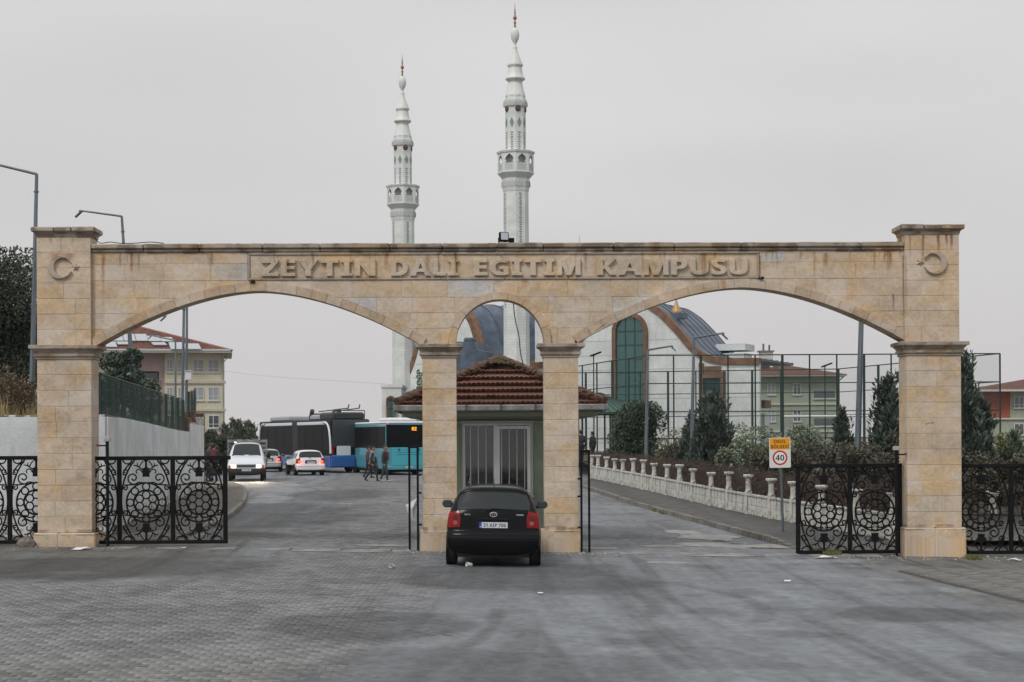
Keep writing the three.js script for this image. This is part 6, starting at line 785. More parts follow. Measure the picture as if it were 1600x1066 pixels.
{
  const Z = 159, k = F / Z, Y = (py) => EYE + (HZ - py) / k, R = (h) => h / k / 0.97, o = at(808, 683, Z);
  const t = thing('minaret', 'white minaret with balcony rising over the floodlight on the gateway', 'minaret', [o.x, 0, -Z], 0);
  const wm = mat(LC(0.80, 0.83, 0.83), 0.75, { map: rep(plasterMap, 0.2) }), lat = mat(LC(0.20, 0.25, 0.24), 0.8), rust = mat(LC(0.10, 0.04, 0.025), 0.7), copper = mat(LC(0.28, 0.16, 0.085), 0.4, { metalness: 0.5 });
  mesh('shaft', octa([[R(20), -0.3], [R(19.2), Y(300)], [R(18.6), Y(297)]]), wm, t);
  for (let j = 0; j < 60; j++) { const y = 9 + j * (Y(300) - 9) / 60; mesh('course_joint', octa([[R(19.5) - 0.0, y], [R(19.5) + 0.012, y + 0.012], [R(19.5) + 0.012, y + 0.035], [R(19.5), y + 0.045]]), mat(LC(0.48, 0.51, 0.51), 0.8), t); if (j > 40) break; }
  mesh('collar', octa([[R(19.6), Y(300)], [R(20.6), Y(294)], [R(20.8), Y(281)], [R(20.8), Y(280)], [R(23), Y(277.5)], [R(27), Y(273)], [R(28), Y(272)], [R(28), Y(270)]]), wm, t);
  mesh('upper_shaft', octa([[R(15.6), Y(275)], [R(15.6), Y(170)], [R(15.4), Y(168)]]), wm, t); mesh('upper_collar', octa([[R(16.2), Y(169)], [R(17.4), Y(165)], [R(17.4), Y(157)], [R(15.6), Y(156)], [R(15.2), Y(150)]]), wm, t);
  // little pointed niches under both collars
  for (const [rr, py, s] of [[20.6, 288, 1], [17.3, 163, 0.85]]) for (let i = 0; i < 24; i++) { const a = i / 24 * 6.2832, f = Math.round(a / (Math.PI / 4) - 0.5) * Math.PI / 4 + Math.PI / 8, d = R(rr) * Math.cos(Math.PI / 8) / Math.cos(a - f); const g = extrude([[-0.13 * s, -0.3 * s], [0.13 * s, -0.3 * s], [0.13 * s, 0.05], [0.07 * s, 0.2 * s], [0, 0.28 * s], [-0.07 * s, 0.2 * s], [-0.13 * s, 0.05]], 0.05); const m = mesh('niche', g, mat(LC(0.45, 0.48, 0.48), 0.8), t); m.position.set(Math.sin(a) * (d + 0.0), Y(py), Math.cos(a) * (d + 0.0)); m.rotation.y = f; }
  // balcony: floor, eight panels with a keyhole opening and a lattice, coping
  mesh('balcony_floor', octa([[0.1, Y(271)], [R(27.5), Y(271)], [R(27.5), Y(269)], [0.1, Y(269)]]), wm, t);
  const rb = R(27.3), ap = rb * Math.cos(Math.PI / 8), hw = rb * Math.sin(Math.PI / 8), yb0 = Y(270), yb1 = Y(241);
  for (let i = 0; i < 8; i++) { const f = Math.PI / 8 + i * Math.PI / 4, h = yb1 - yb0, hole = [[-0.42, 0.68 * h * 0.62], [-0.30, 0.52 * h], [-0.42, 0.62 * h], [-0.34, 0.75 * h], [0, 0.92 * h], [0.34, 0.75 * h], [0.42, 0.62 * h], [0.30, 0.52 * h], [0.42, 0.68 * h * 0.62]]; const g = extrude([[-hw, 0], [hw, 0], [hw, h], [-hw, h]], 0.12, 0, [hole.reverse()]); const m = mesh('balcony_panel', g, wm, t); m.position.set(Math.sin(f) * (ap - 0.12), yb0, Math.cos(f) * (ap - 0.12)); m.rotation.y = f; const gs = []; for (let r = 0; r < 4; r++) for (let c = 0; c < 6; c++) gs.push(bx(0.055, 0.09, 0.02, -0.36 + c * 0.145, 0.14 + r * 0.15, 0.125)); mesh('lattice', merge(gs), lat, m); }
  mesh('balcony_coping', octa([[R(14), Y(241)], [R(28.6), Y(241)], [R(29.4), Y(238.5)], [R(29.4), Y(237.8)], [R(14), Y(236)]]), wm, t);
  // lattice slits on the faces
  const slit = (f, y0, y1, rr, w, tip) => { const d = R(rr) * Math.cos(Math.PI / 8), gs = [], n = Math.floor((y1 - y0) / 0.22); for (let i = 0; i < n; i++) for (const s of [-1, 1]) { const g = new THREE.BoxGeometry(w * 0.36, 0.13, 0.05); g.rotateZ(Math.PI / 4); g.translate(s * w * 0.25 * (i % 2 ? 1 : 0.3), y0 + i * 0.22, 0); gs.push(clean(g)); } const m = mesh('lattice_slit', merge(gs), lat, t); m.position.set(Math.sin(f) * (d - 0.005), 0, Math.cos(f) * (d - 0.005)); m.rotation.y = f; if (tip) { const q = mesh('diamond', extrude([[0, -0.45], [0.2, 0], [0, 0.45], [-0.2, 0]], 0.06), lat, t); q.position.set(Math.sin(f) * (d - 0.01), y1 + 0.6, Math.cos(f) * (d - 0.01)); q.rotation.y = f; } };
  for (let i = 0; i < 8; i++) { const f = Math.PI / 8 + i * Math.PI / 4; slit(f, Y(235), Y(203), 15.6, 0.3, true); if (i % 2 === 0) slit(f, Y(480), Y(300), 19.5, 0.28, false); }
  for (let i = 0; i < 5; i++) { const a = 0.25 + i * 1.2566, g = lathe([[0, 0.1], [0.2, 0.1], [0.28, 0.02], [0.28, 0]], 14); g.rotateX(Math.PI / 2); g.rotateY(a); g.translate(Math.sin(a) * R(15), Y(172), Math.cos(a) * R(15)); mesh('medallion', g, rust, t); }
  // spire
  mesh('spire', lathe([[R(15), Y(151)], [R(14.6), Y(148)], [R(12.8), Y(141)], [R(11), Y(132)], [R(10.3), Y(128)], [R(13), Y(126)], [R(15), Y(124.5)], [R(15), Y(122.5)], [R(13), Y(120)], [R(11.4), Y(115)], [R(10.4), Y(108)], [R(9.8), Y(105)], [R(11.8), Y(103.6)], [R(12), Y(101.5)], [R(10.4), Y(98)], [R(7.4), Y(90)], [R(4.4), Y(82)], [R(3), Y(76)], [R(3.6), Y(75)], [R(3.6), Y(74)], [R(2.2), Y(72.5)], [R(1.9), Y(69)], [R(3), Y(66.5)], [R(5.4), Y(62)], [R(6.6), Y(56)], [R(6), Y(50)], [R(4.2), Y(46)], [R(2), Y(43.6)], [0, Y(43)]], 16), wm, t);
  mesh('finial', lathe([[R(2), Y(44)], [R(1.2), Y(38)], [R(2.4), Y(35.5)], [R(1), Y(33.5)], [R(1), Y(31.5)], [R(3.1), Y(29)], [R(2.2), Y(26)], [R(0.9), Y(22)], [R(1.6), Y(20)], [R(0.7), Y(18)], [R(1.3), Y(16)], [R(0.5), Y(14)], [R(0.3), Y(6)], [0, Y(5)]], 12), copper, t);
  const p2 = at(631.5, 683, 180); copyOf(t, 'white minaret with balcony standing over the lettering, apart from the floodlight', [p2.x, 0, -180], 0.12);
}
// ---------------------------------------------------------------- pickup truck
const headGlow = new THREE.MeshStandardMaterial({ color: LC(0.9, 0.85, 0.75), emissive: LC(1, 0.78, 0.48), emissiveIntensity: 2.4, roughness: 0.2 });
const whitePaint = new THREE.MeshPhysicalMaterial({ color: LC(0.60, 0.63, 0.67), roughness: 0.35, clearcoat: 0.6, clearcoatRoughness: 0.15 });
{
  const f = onGround(386, 752), t = thing('pickup_truck', 'white pickup truck with lit headlights and a slatted load bed', 'truck', [f.x, gy(f.x, f.z), f.z + 0.3], 0.13);
  // nose at z = 0, body runs back along -z in its own frame after the half turn
  const ctrl = [[0.4, 0.30, 0.80], [0.08, 0.34, 0.88], [0.0, 0.48, 0.93], [0.0, 0.66, 0.94], [0.05, 0.84, 0.93], [0.16, 0.96, 0.90], [0.55, 1.14, 0.86], [0.98, 1.27, 0.84], [1.02, 1.29, 0.83], [1.35, 1.62, 0.76], [1.62, 1.86, 0.70], [1.75, 1.92, 0.68], [2.1, 1.95, 0.68], [2.4, 1.94, 0.68], [2.5, 1.88, 0.70], [2.52, 1.4, 0.82], [2.52, 0.9, 0.88], [2.5, 0.5, 0.88], [2.4, 0.4, 0.84]];
  const S = carSurface(ctrl, 2.5, 0.955, 0.75, 0.7, 2.1), flip = (g) => g;
  mesh('cab', S.patch(0, S.n - 1, -1, 1, 0, 120, 56), whitePaint, t);
  mesh('windscreen', S.patch(8.15, 10.25, -0.53, 0.53, 0.008, 10, 18), tintGlass, t);
  mesh('bumper', S.patch(0.6, 2.9, -0.75, 0.75, 0.02, 8, 26), mat(LC(0.03, 0.026, 0.024), 0.7), t);
  mesh('grille', S.patch(3.15, 4.0, -0.32, 0.32, 0.008, 4, 14), mat(LC(0.025, 0.025, 0.028), 0.5), t);
  mesh('number_plate', new THREE.PlaneGeometry(0.5, 0.11).translate(0, 0.56, 0.035), mat(0xffffff, 0.5, { map: plateTex('31 FE 603') }), t);
  for (const s of [-1, 1]) {
    const g = cb(0.25, 0.155, 0.05, s * 0.62, 0.745, 0.0, 0.03); mesh('head_light', g, headGlow, t); mesh('indicator', cb(0.12, 0.14, 0.08, s * 0.835, 0.745, -0.06, 0.02), mat(LC(0.5, 0.14, 0.03), 0.3), t);
    const sp = new THREE.SpotLight(LC(1, 0.80, 0.55), 60, 0, 0.5, 0.9, 2); sp.position.set(s * 0.62, 0.745, 0.05); sp.target.position.set(s * 0.62, 0.1, 9); sp.castShadow = true; t.add(sp, sp.target);
    mesh('side_window', S.patch(11.2, 13.9, s * 0.65, s * 0.82, 0.006, 10, 6), tintGlass, t);
    const m = mesh('door_mirror', cb(0.17, 0.26, 0.09, s * 1.12, 1.28, -1.05, 0.03), trimBlack, t); mesh('mirror_arm', bx(0.16, 0.03, 0.03, s * 0.98, 1.25, -1.05), trimBlack, m);
    wheelGroup(t, s * 0.80, -0.85, 0.33, 0.21, s); wheelGroup(t, s * 0.80, -3.7, 0.33, 0.3, s);
    mesh('wiper', bar(V3(s * 0.1, 1.30, -0.98), V3(s * 0.55, 1.33, -1.02), 0.012, 5), trimBlack, t);
    mesh('cab_lamp', cb(0.12, 0.05, 0.05, s * 0.58, 1.955, -1.75, 0.015), s > 0 ? mat(LC(0.4, 0.1, 0.05), 0.4) : headGlow, t);
  }
  const bed = mat(LC(0.30, 0.33, 0.34), 0.7, { map: rep(mottle, 0.8) });
  mesh('bed_floor', bx(2.0, 0.14, 2.7, 0, 0.78, -3.98), bed, t); mesh('chassis', bx(0.9, 0.2, 4.6, 0, 0.5, -2.6), trimBlack, t);
  const slat = (w, h, d, x, y, z) => mesh('bed_slat', bx(w, h, d, x, y, z), bed, t);
  slat(2.02, 0.14, 0.05, 0, 2.02, -2.66); for (const y of [1.0, 1.25, 1.5, 1.75]) { for (const s of [-1, 1]) slat(0.04, 0.14, 2.66, s * 1.0, y, -4.0); slat(2.0, 0.14, 0.04, 0, y, -5.32); } for (const s of [-1, 1]) { slat(0.04, 0.14, 2.66, s * 1.0, 2.0, -4.0); for (const z of [-2.68, -4.0, -5.3]) mesh('bed_stake', bx(0.05, 1.3, 0.05, s * 0.97, 1.45, z), bed, t); }
  const R = rng(3); for (let i = 0; i < 3; i++) { const g = cb(0.42, 1.25, 0.5, -0.15 + i * 0.44 - 0.3, 1.48, -3.2 - R() * 0.3, 0.09); single('load_sack', g.applyMatrix4(t.matrixWorld.compose(t.position, t.quaternion, t.scale)), mat(LC(0.36, 0.13, 0.08), 0.8), ['orange sack on the truck bed, behind the driver side headlight', 'orange sack in the middle of the three on the truck bed', 'orange sack on the truck bed, nearest the articulated bus'][i], 'sack', 'orange sacks on the truck'); }
}
// ---------------------------------------------------------------- buses
const busGlass = new THREE.MeshPhysicalMaterial({ color: LC(0.008, 0.009, 0.010), roughness: 0.35, specularIntensity: 0.06 });
function rbox(w, h, d, r, seg = 4) { const s = new THREE.Shape(), x = w / 2, y = h / 2; s.moveTo(-x + r, -y); s.lineTo(x - r, -y); s.quadraticCurveTo(x, -y, x, -y + r); s.lineTo(x, y - r); s.quadraticCurveTo(x, y, x - r, y); s.lineTo(-x + r, y); s.quadraticCurveTo(-x, y, -x, y - r); s.lineTo(-x, -y + r); s.quadraticCurveTo(-x, -y, -x + r, -y); const g = new THREE.ExtrudeGeometry(s, { depth: d - 0.16, bevelEnabled: true, bevelSize: 0.08, bevelThickness: 0.08, bevelOffset: -0.08, bevelSegments: 3, curveSegments: seg }); g.translate(0, 0, -d / 2 + 0.08); return clean(g); }
{ // teal city bus seen from the rear left
  const f = onGround(636, 742.5), t = thing('city_bus', 'teal city bus with black glass rear and orange route number', 'bus', [f.x, gy(f.x, f.z), f.z], 0.31), L = 10.5, W = 2.5, H = 2.72;
  const tealP = new THREE.MeshPhysicalMaterial({ color: LC(0.06, 0.27, 0.33), roughness: 0.4, clearcoat: 0.5 }), wht = mat(LC(0.62, 0.64, 0.66), 0.5);
  const b = rbox(W, H, L, 0.16); b.translate(0, 0.30 + H / 2, -L / 2); mesh('body', b, tealP, t);
  mesh('roof', cb(W + 0.04, 0.14, L + 0.06, 0, 0.30 + H, -L / 2, 0.06), wht, t); mesh('roof_unit', cb(1.7, 0.24, 2.6, 0.0, 0.30 + H + 0.18, -2.2, 0.1), wht, t);
  mesh('rear_glass', cb(W - 0.06, 1.30, 0.05, 0, 2.25, 0.002, 0.02), busGlass, t);
  for (let i = 0; i < 5; i++) mesh('side_window', cb(0.04, 1.25, 1.95, -W / 2 - 0.004, 2.18, -1.05 - i * 2.02, 0.015), busGlass, t); for (let i = 0; i < 5; i++) mesh('side_window', cb(0.04, 1.25, 1.95, W / 2 + 0.004, 2.18, -1.05 - i * 2.02, 0.015), busGlass, t);
  const panel = mesh('rear_panel', cb(2.05, 1.05, 0.04, 0.12, 1.07, 0.008, 0.015), mat(0xffffff, 0.45, { map: canvasTex(512, 256, (c, w, h) => { c.fillStyle = '#3f9dab'; c.fillRect(0, 0, w, h); c.fillStyle = '#174a57'; c.font = 'bold 26px sans-serif'; c.textAlign = 'center'; c.fillText('HATAY', 250, 44); c.fillRect(70, 66, 370, 7); c.fillRect(70, 98, 370, 7); c.beginPath(); c.arc(110, 34, 18, 0, 7); c.fill(); c.beginPath(); c.arc(400, 34, 18, 0, 7); c.fill(); c.beginPath(); c.arc(256, 165, 12, 0, 7); c.fill(); }) }), t); { const uv = panel.geometry.attributes.uv, P = panel.geometry.attributes.position; for (let i = 0; i < uv.count; i++) uv.setXY(i, (P.getX(i) - 0.12) / 2.05 + 0.5, (P.getY(i) - 1.07) / 1.05 + 0.5); }
  mesh('rear_bumper', cb(W - 0.1, 0.22, 0.08, 0, 0.42, 0.01, 0.03), tealP, t); mesh('number_plate', new THREE.PlaneGeometry(0.5, 0.11).translate(0.1, 0.47, 0.055), mat(0xffffff, 0.5, { map: plateTex('31 M 0148') }), t);
  const sign = mesh('route_sign', bx(0.62, 0.28, 0.03, 0.42, 2.66, 0.03), M.black, t); const fg = new TextGeometry('02', { font: carFont, size: 0.2, depth: 0.012, curveSegments: 3 }); fg.computeBoundingBox(); fg.translate(0.42 - fg.boundingBox.max.x / 2, 2.565, 0.046); mesh('route_number', fg, new THREE.MeshStandardMaterial({ color: LC(0.5, 0.2, 0.02), emissive: LC(1, 0.36, 0.03), emissiveIntensity: 1.4 }), sign);
  const mk = mesh('marker_light', new THREE.SphereGeometry(0.05, 10, 8), new THREE.MeshStandardMaterial({ color: LC(0.4, 0.02, 0.02), emissive: LC(1, 0.1, 0.08), emissiveIntensity: 1.2 }), t); mk.position.set(-1.15, 2.98, 0.06);
  for (const s of [-1, 1]) { mesh('tail_light', cb(0.1, 0.5, 0.05, s * 1.13, 1.1, 0.02, 0.02), redLens, t); for (const z of [-2.6, -8.2]) { const a = new THREE.CylinderGeometry(0.56, 0.56, 0.03, 24); a.rotateZ(Math.PI / 2); a.translate(s * 1.25, 0.5, z); mesh('wheel_arch', clean(a), trimBlack, t); wheelGroup(t, s * 1.12, z, 0.48, 0.3, s); } }
  mesh('skirt', bx(2.2, 0.3, L - 0.6, 0, 0.32, -L / 2), trimBlack, t);
}
{ // articulated trolleybus crossing behind the cars
  const f = onGround(548, 739), ang = 0.40, t = thing('articulated_bus', 'blue and white articulated trolleybus with dark bellows behind the white hatchback', 'bus', [f.x, gy(f.x, f.z), f.z], ang), W = 2.55, H = 3.0;
  const blue = new THREE.MeshPhysicalMaterial({ color: LC(0.02, 0.095, 0.30), roughness: 0.35, clearcoat: 0.6 }), wht = new THREE.MeshPhysicalMaterial({ color: LC(0.58, 0.62, 0.66), roughness: 0.35, clearcoat: 0.6 }), dk = mat(LC(0.035, 0.038, 0.042), 0.7);
  const unit = (z0, L, front) => {
    const body = rbox(W - 0.06, H, L, 0.14); body.translate(0, 0.32 + H / 2, z0 - L / 2); mesh('body', body, busGlass, t);
    for (const s of [-1, 1]) { mesh('skirt_panel', cb(0.06, 0.72, L - 0.2, s * (W / 2 - 0.01), 0.68, z0 - L / 2, 0.02), blue, t); mesh('cant_rail', cb(0.08, 0.2, L - 1.4, s * (W / 2 - 0.02), 3.08, z0 - L / 2 + (front ? 0.6 : -0.6), 0.03), wht, t);
      const x = s * W / 2; // sweeping white end frame
      const zz = front ? z0 - L : z0, d = front ? 1 : -1; mesh('end_frame', tube([V3(x, 1.2, zz + d * 0.02), V3(x, 2.2, zz + d * 0.14), V3(x, 2.85, zz + d * 0.45), V3(x, 3.10, zz + d * 1.0), V3(x, 3.12, zz + d * 1.7)], 0.075, 8), wht, t);
      for (let i = 1; i < 4; i++) mesh('window_pillar', bx(0.02, 1.5, 0.04, s * (W / 2 - 0.025), 2.1, z0 - i * L / 4), mat(LC(0.012, 0.012, 0.013), 0.8), t);
      for (const q of [0.28]) { const z = front ? z0 - L * 0.75 : z0 - L * 0.55, a = new THREE.CylinderGeometry(0.58, 0.58, 0.04, 24); a.rotateZ(Math.PI / 2); a.translate(s * (W / 2 + 0.005), 0.5, z); mesh('wheel_arch', clean(a), trimBlack, t); wheelGroup(t, s * 1.15, z, 0.49, 0.3, s); } }
    mesh('roof_pod', cb(2.0, 0.34, L * 0.55, 0, 0.32 + H + 0.15, z0 - L * 0.5, 0.08), mat(LC(0.34, 0.36, 0.38), 0.6), t);
  };
  unit(0, 7.6, false); unit(-8.7, 8.6, true);
  for (let i = 0; i < 9; i++) mesh('bellows_fold', rbox(W - 0.02 - (i % 2) * 0.16, H - 0.04 - (i % 2) * 0.1, 0.17, 0.1, 2).translate(0, 0.35 + H / 2, -7.62 - i * 0.13), dk, t);
  mesh('rear_glass', cb(W - 0.2, 1.7, 0.05, 0, 2.42, 0.012, 0.02), mat(LC(0.04, 0.046, 0.052), 0.3), t);
  // rear face: dark glass, blue bumper, white corner panel, lamps
  mesh('rear_bumper', cb(W, 0.75, 0.16, 0, 0.72, 0.03, 0.06), blue, t); mesh('corner_panel', cb(0.9, 0.62, 0.06, -0.45, 1.36, 0.02, 0.03), wht, t);
  for (const s of [-1, 1]) mesh('tail_light', cb(0.16, 0.62, 0.06, s * 1.14, 1.42, 0.03, 0.03), redLens, t);
  // trolley poles folded along the roof
  mesh('pole_frame', merge([bar(V3(-0.9, 3.4, -5.6), V3(-0.9, 3.95, -5.2), 0.14, 7), bar(V3(0.9, 3.4, -5.6), V3(0.9, 3.95, -5.2), 0.14, 7), bar(V3(-1.0, 3.7, -5.4), V3(1.0, 3.7, -5.4), 0.05, 6)]), dk, t);
  for (const s of [-1, 1]) { mesh('trolley_pole', bar(V3(s * 0.45, 3.85, -5.3), V3(s * 0.35, 3.98, 0.6), 0.035, 6), dk, t); mesh('pole_tip', bar(V3(s * 0.35, 3.95, 0.6), V3(s * 0.35, 4.2, 0.8), 0.04, 5), dk, t); }
  mesh('pole_rest', merge([bar(V3(-1, 3.3, -0.3), V3(-1, 3.85, -0.3), 0.03, 5), bar(V3(1, 3.3, -0.3), V3(1, 3.85, -0.3), 0.03, 5), bar(V3(-1, 3.85, -0.3), V3(1, 3.85, -0.3), 0.03, 5)]), dk, t); mesh('rear_roof_box', cb(2.1, 0.5, 2.8, 0, 3.5, -1.8, 0.12), dk, t);
}
// ---------------------------------------------------------------- people
function person(label, pos, turn, scale, J, cols) {
  // J: list of bones [ax, ay, az, ar, bx, by, bz, br, colour]; one continuous skin by smooth union
  const res = 96, mc = new MarchingCubes(res, new THREE.MeshBasicMaterial(), false, false, 60000), S = 0.98, cy = 0.92; mc.isolation = 0; const hlf = res / 2;
  const dist = (p, b) => { const ax = b[0], ay = b[1], az = b[2], dx = b[4] - ax, dy = b[5] - ay, dz = b[6] - az, l = dx * dx + dy * dy + dz * dz, t = clamp(((p[0] - ax) * dx + (p[1] - ay) * dy + (p[2] - az) * dz) / l, 0, 1), ex = p[0] - ax - dx * t, ey = p[1] - ay - dy * t, ez = p[2] - az - dz * t; return Math.hypot(ex, ey, ez) - lerp(b[3], b[7], t); };
  for (let z = 0; z < res; z++) for (let y = 0; y < res; y++) for (let x = 0; x < res; x++) { const p = [(x - hlf) / hlf * S, (y - hlf) / hlf * S + cy, (z - hlf) / hlf * S]; let d = 9; if (Math.abs(p[0]) < 0.5 && Math.abs(p[2]) < 0.55) for (const b of J) { const e = dist(p, b), k = 0.025, h = clamp(0.5 + 0.5 * (d - e) / k, 0, 1); d = lerp(d, e, h) - k * h * (1 - h); } mc.field[x + y * res + z * res * res] = -d; }
  mc.update(); const n = mc.count, P = new Float32Array(n * 3), N = mc.normalArray.slice(0, n * 3), C = new Float32Array(n * 3);
  for (let i = 0; i < n; i++) { const p = [mc.positionArray[i * 3] * S, mc.positionArray[i * 3 + 1] * S + cy, mc.positionArray[i * 3 + 2] * S]; P.set(p, i * 3); let best = 9, c = 0; for (const b of J) { const e = dist(p, b); if (e < best) { best = e; c = b[8]; } } C.set(cols[c], i * 3); }
  const g = new THREE.BufferGeometry(); g.setAttribute('position', new THREE.BufferAttribute(P, 3)); g.setAttribute('color', new THREE.BufferAttribute(C, 3)); g.computeVertexNormals();
  const t = thing('person', label, 'person', pos, turn); mesh('body', g, new THREE.MeshStandardMaterial({ vertexColors: true, roughness: 0.85, side: THREE.DoubleSide }), t); t.scale.setScalar(scale); return t;
}
// walking pose facing +x: 0 jacket, 1 trousers, 2 skin, 3 hair, 4 shoes, 5 sleeve
function walker(st, arm, lean = 0.03) { const s = st; return [
  [0, 0.98, 0, 0.135, lean * 0.6, 1.22, 0, 0.14, 0], [lean * 0.6, 1.22, -0.04, 0.15, lean, 1.40, -0.06, 0.11, 0], [lean * 0.6, 1.22, 0.04, 0.15, lean, 1.40, 0.06, 0.11, 0], [lean, 1.40, -0.15, 0.07, lean, 1.40, 0.15, 0.07, 0],
  [lean, 1.42, 0, 0.06, lean + 0.02, 1.53, 0, 0.055, 2], [lean + 0.025, 1.62, 0, 0.095, lean + 0.035, 1.66, 0, 0.09, 2], [lean + 0.07, 1.575, 0, 0.055, lean + 0.06, 1.60, 0, 0.06, 2], [lean + 0.125, 1.615, 0, 0.012, lean + 0.135, 1.60, 0, 0.016, 2], [lean - 0.005, 1.67, 0, 0.097, lean + 0.03, 1.695, 0, 0.088, 3], [lean - 0.05, 1.63, 0, 0.06, lean - 0.03, 1.67, 0, 0.07, 3], [lean + 0.02, 1.61, 0.095, 0.018, lean + 0.02, 1.64, 0.095, 0.02, 2], [lean + 0.02, 1.61, -0.095, 0.018, lean + 0.02, 1.64, -0.095, 0.02, 2],
  [0, 0.96, 0.075, 0.095, 0.30 * s, 0.53, 0.085, 0.066, 1], [0.30 * s, 0.53, 0.085, 0.064, 0.36 * s, 0.10, 0.085, 0.045, 1], [0.36 * s - 0.03, 0.045, 0.085, 0.042, 0.36 * s + 0.15, 0.04, 0.09, 0.034, 4],
  [0, 0.96, -0.075, 0.095, -0.08 * s, 0.52, -0.085, 0.066, 1], [-0.08 * s, 0.52, -0.085, 0.064, -0.42 * s, 0.14, -0.085, 0.045, 1], [-0.42 * s - 0.04, 0.09, -0.085, 0.04, -0.42 * s + 0.12, 0.04, -0.09, 0.034, 4],
  [lean, 1.37, 0.19, 0.062, -0.10 * arm + lean, 1.10, 0.23, 0.048, 5], [-0.10 * arm + lean, 1.10, 0.23, 0.046, 0.02 - 0.04 * arm, 0.88, 0.22, 0.036, 5], [0.02 - 0.04 * arm, 0.86, 0.22, 0.036, 0.04 - 0.03 * arm, 0.79, 0.21, 0.03, 2], [0.04, 0.79, 0.21, 0.02, 0.05, 0.73, 0.205, 0.012, 2], [0.05, 0.84, 0.205, 0.016, 0.075, 0.78, 0.2, 0.011, 2],
  [lean, 1.37, -0.19, 0.062, 0.10 * arm + lean, 1.10, -0.23, 0.048, 5], [0.10 * arm + lean, 1.10, -0.23, 0.046, 0.24 * arm, 0.90, -0.21, 0.036, 5], [0.24 * arm, 0.89, -0.21, 0.036, 0.28 * arm, 0.82, -0.2, 0.03, 2], [0.28 * arm, 0.82, -0.2, 0.02, 0.30 * arm, 0.76, -0.195, 0.012, 2],
]; }
function stander() { return walker(0.12, 0.15, 0.0); }
{
  const jk = [0.02, 0.022, 0.026], tr = [0.014, 0.015, 0.02], sk = [0.33, 0.19, 0.13], hr = [0.015, 0.012, 0.01];
  let f = onGround(581, 752); person('person in grey vest over dark sleeves walking past the teal bus', f.toArray(), 0.15, 0.99, walker(0.75, 0.9), [[0.17, 0.18, 0.18], tr, sk, hr, [0.05, 0.05, 0.09], [0.02, 0.022, 0.04]]);
  f = onGround(600.5, 753); person('person in dark jacket and cap with striped trousers walking behind the teal bus', f.toArray(), -0.1, 1.02, walker(0.45, 0.4), [[0.03, 0.034, 0.034], [0.03, 0.032, 0.045], sk, [0.03, 0.032, 0.034], [0.35, 0.34, 0.38], [0.022, 0.024, 0.026]]);
  f = onGround(575, 747); person('person in brown coat half hidden behind the person in grey vest', f.toArray(), 0.2, 0.97, walker(0.5, 0.5), [[0.06, 0.045, 0.035], tr, sk, hr, [0.03, 0.03, 0.03], [0.06, 0.045, 0.035]]);
  let p = at(334, 683, 84); person('person in dark red top standing between the white wall and the truck', [p.x, 0.1, p.z], 1.2, 1.03, stander(), [[0.10, 0.016, 0.02], [0.012, 0.014, 0.025], sk, hr, [0.02, 0.02, 0.02], [0.016, 0.018, 0.03]]);
  p = at(325, 683, 82); person('person in black standing at the end of the white wall', [p.x, 0.1, p.z], 0.6, 1.0, stander(), [jk, tr, sk, hr, [0.02, 0.02, 0.02], jk]);
  p = at(926, 683, 97); person('person in black seen over the low wall beside the booth', [p.x, gardenY(p.x, p.z), p.z], 2.4, 1.0, stander(), [jk, tr, sk, hr, [0.02, 0.02, 0.02], jk]);
  p = at(908, 683, 95.5); person('person in black coat under the pavilion beside the booth pier', [p.x, gardenY(p.x, p.z), p.z], 1.8, 1.04, stander(), [jk, tr, sk, hr, [0.02, 0.02, 0.02], jk]);
}
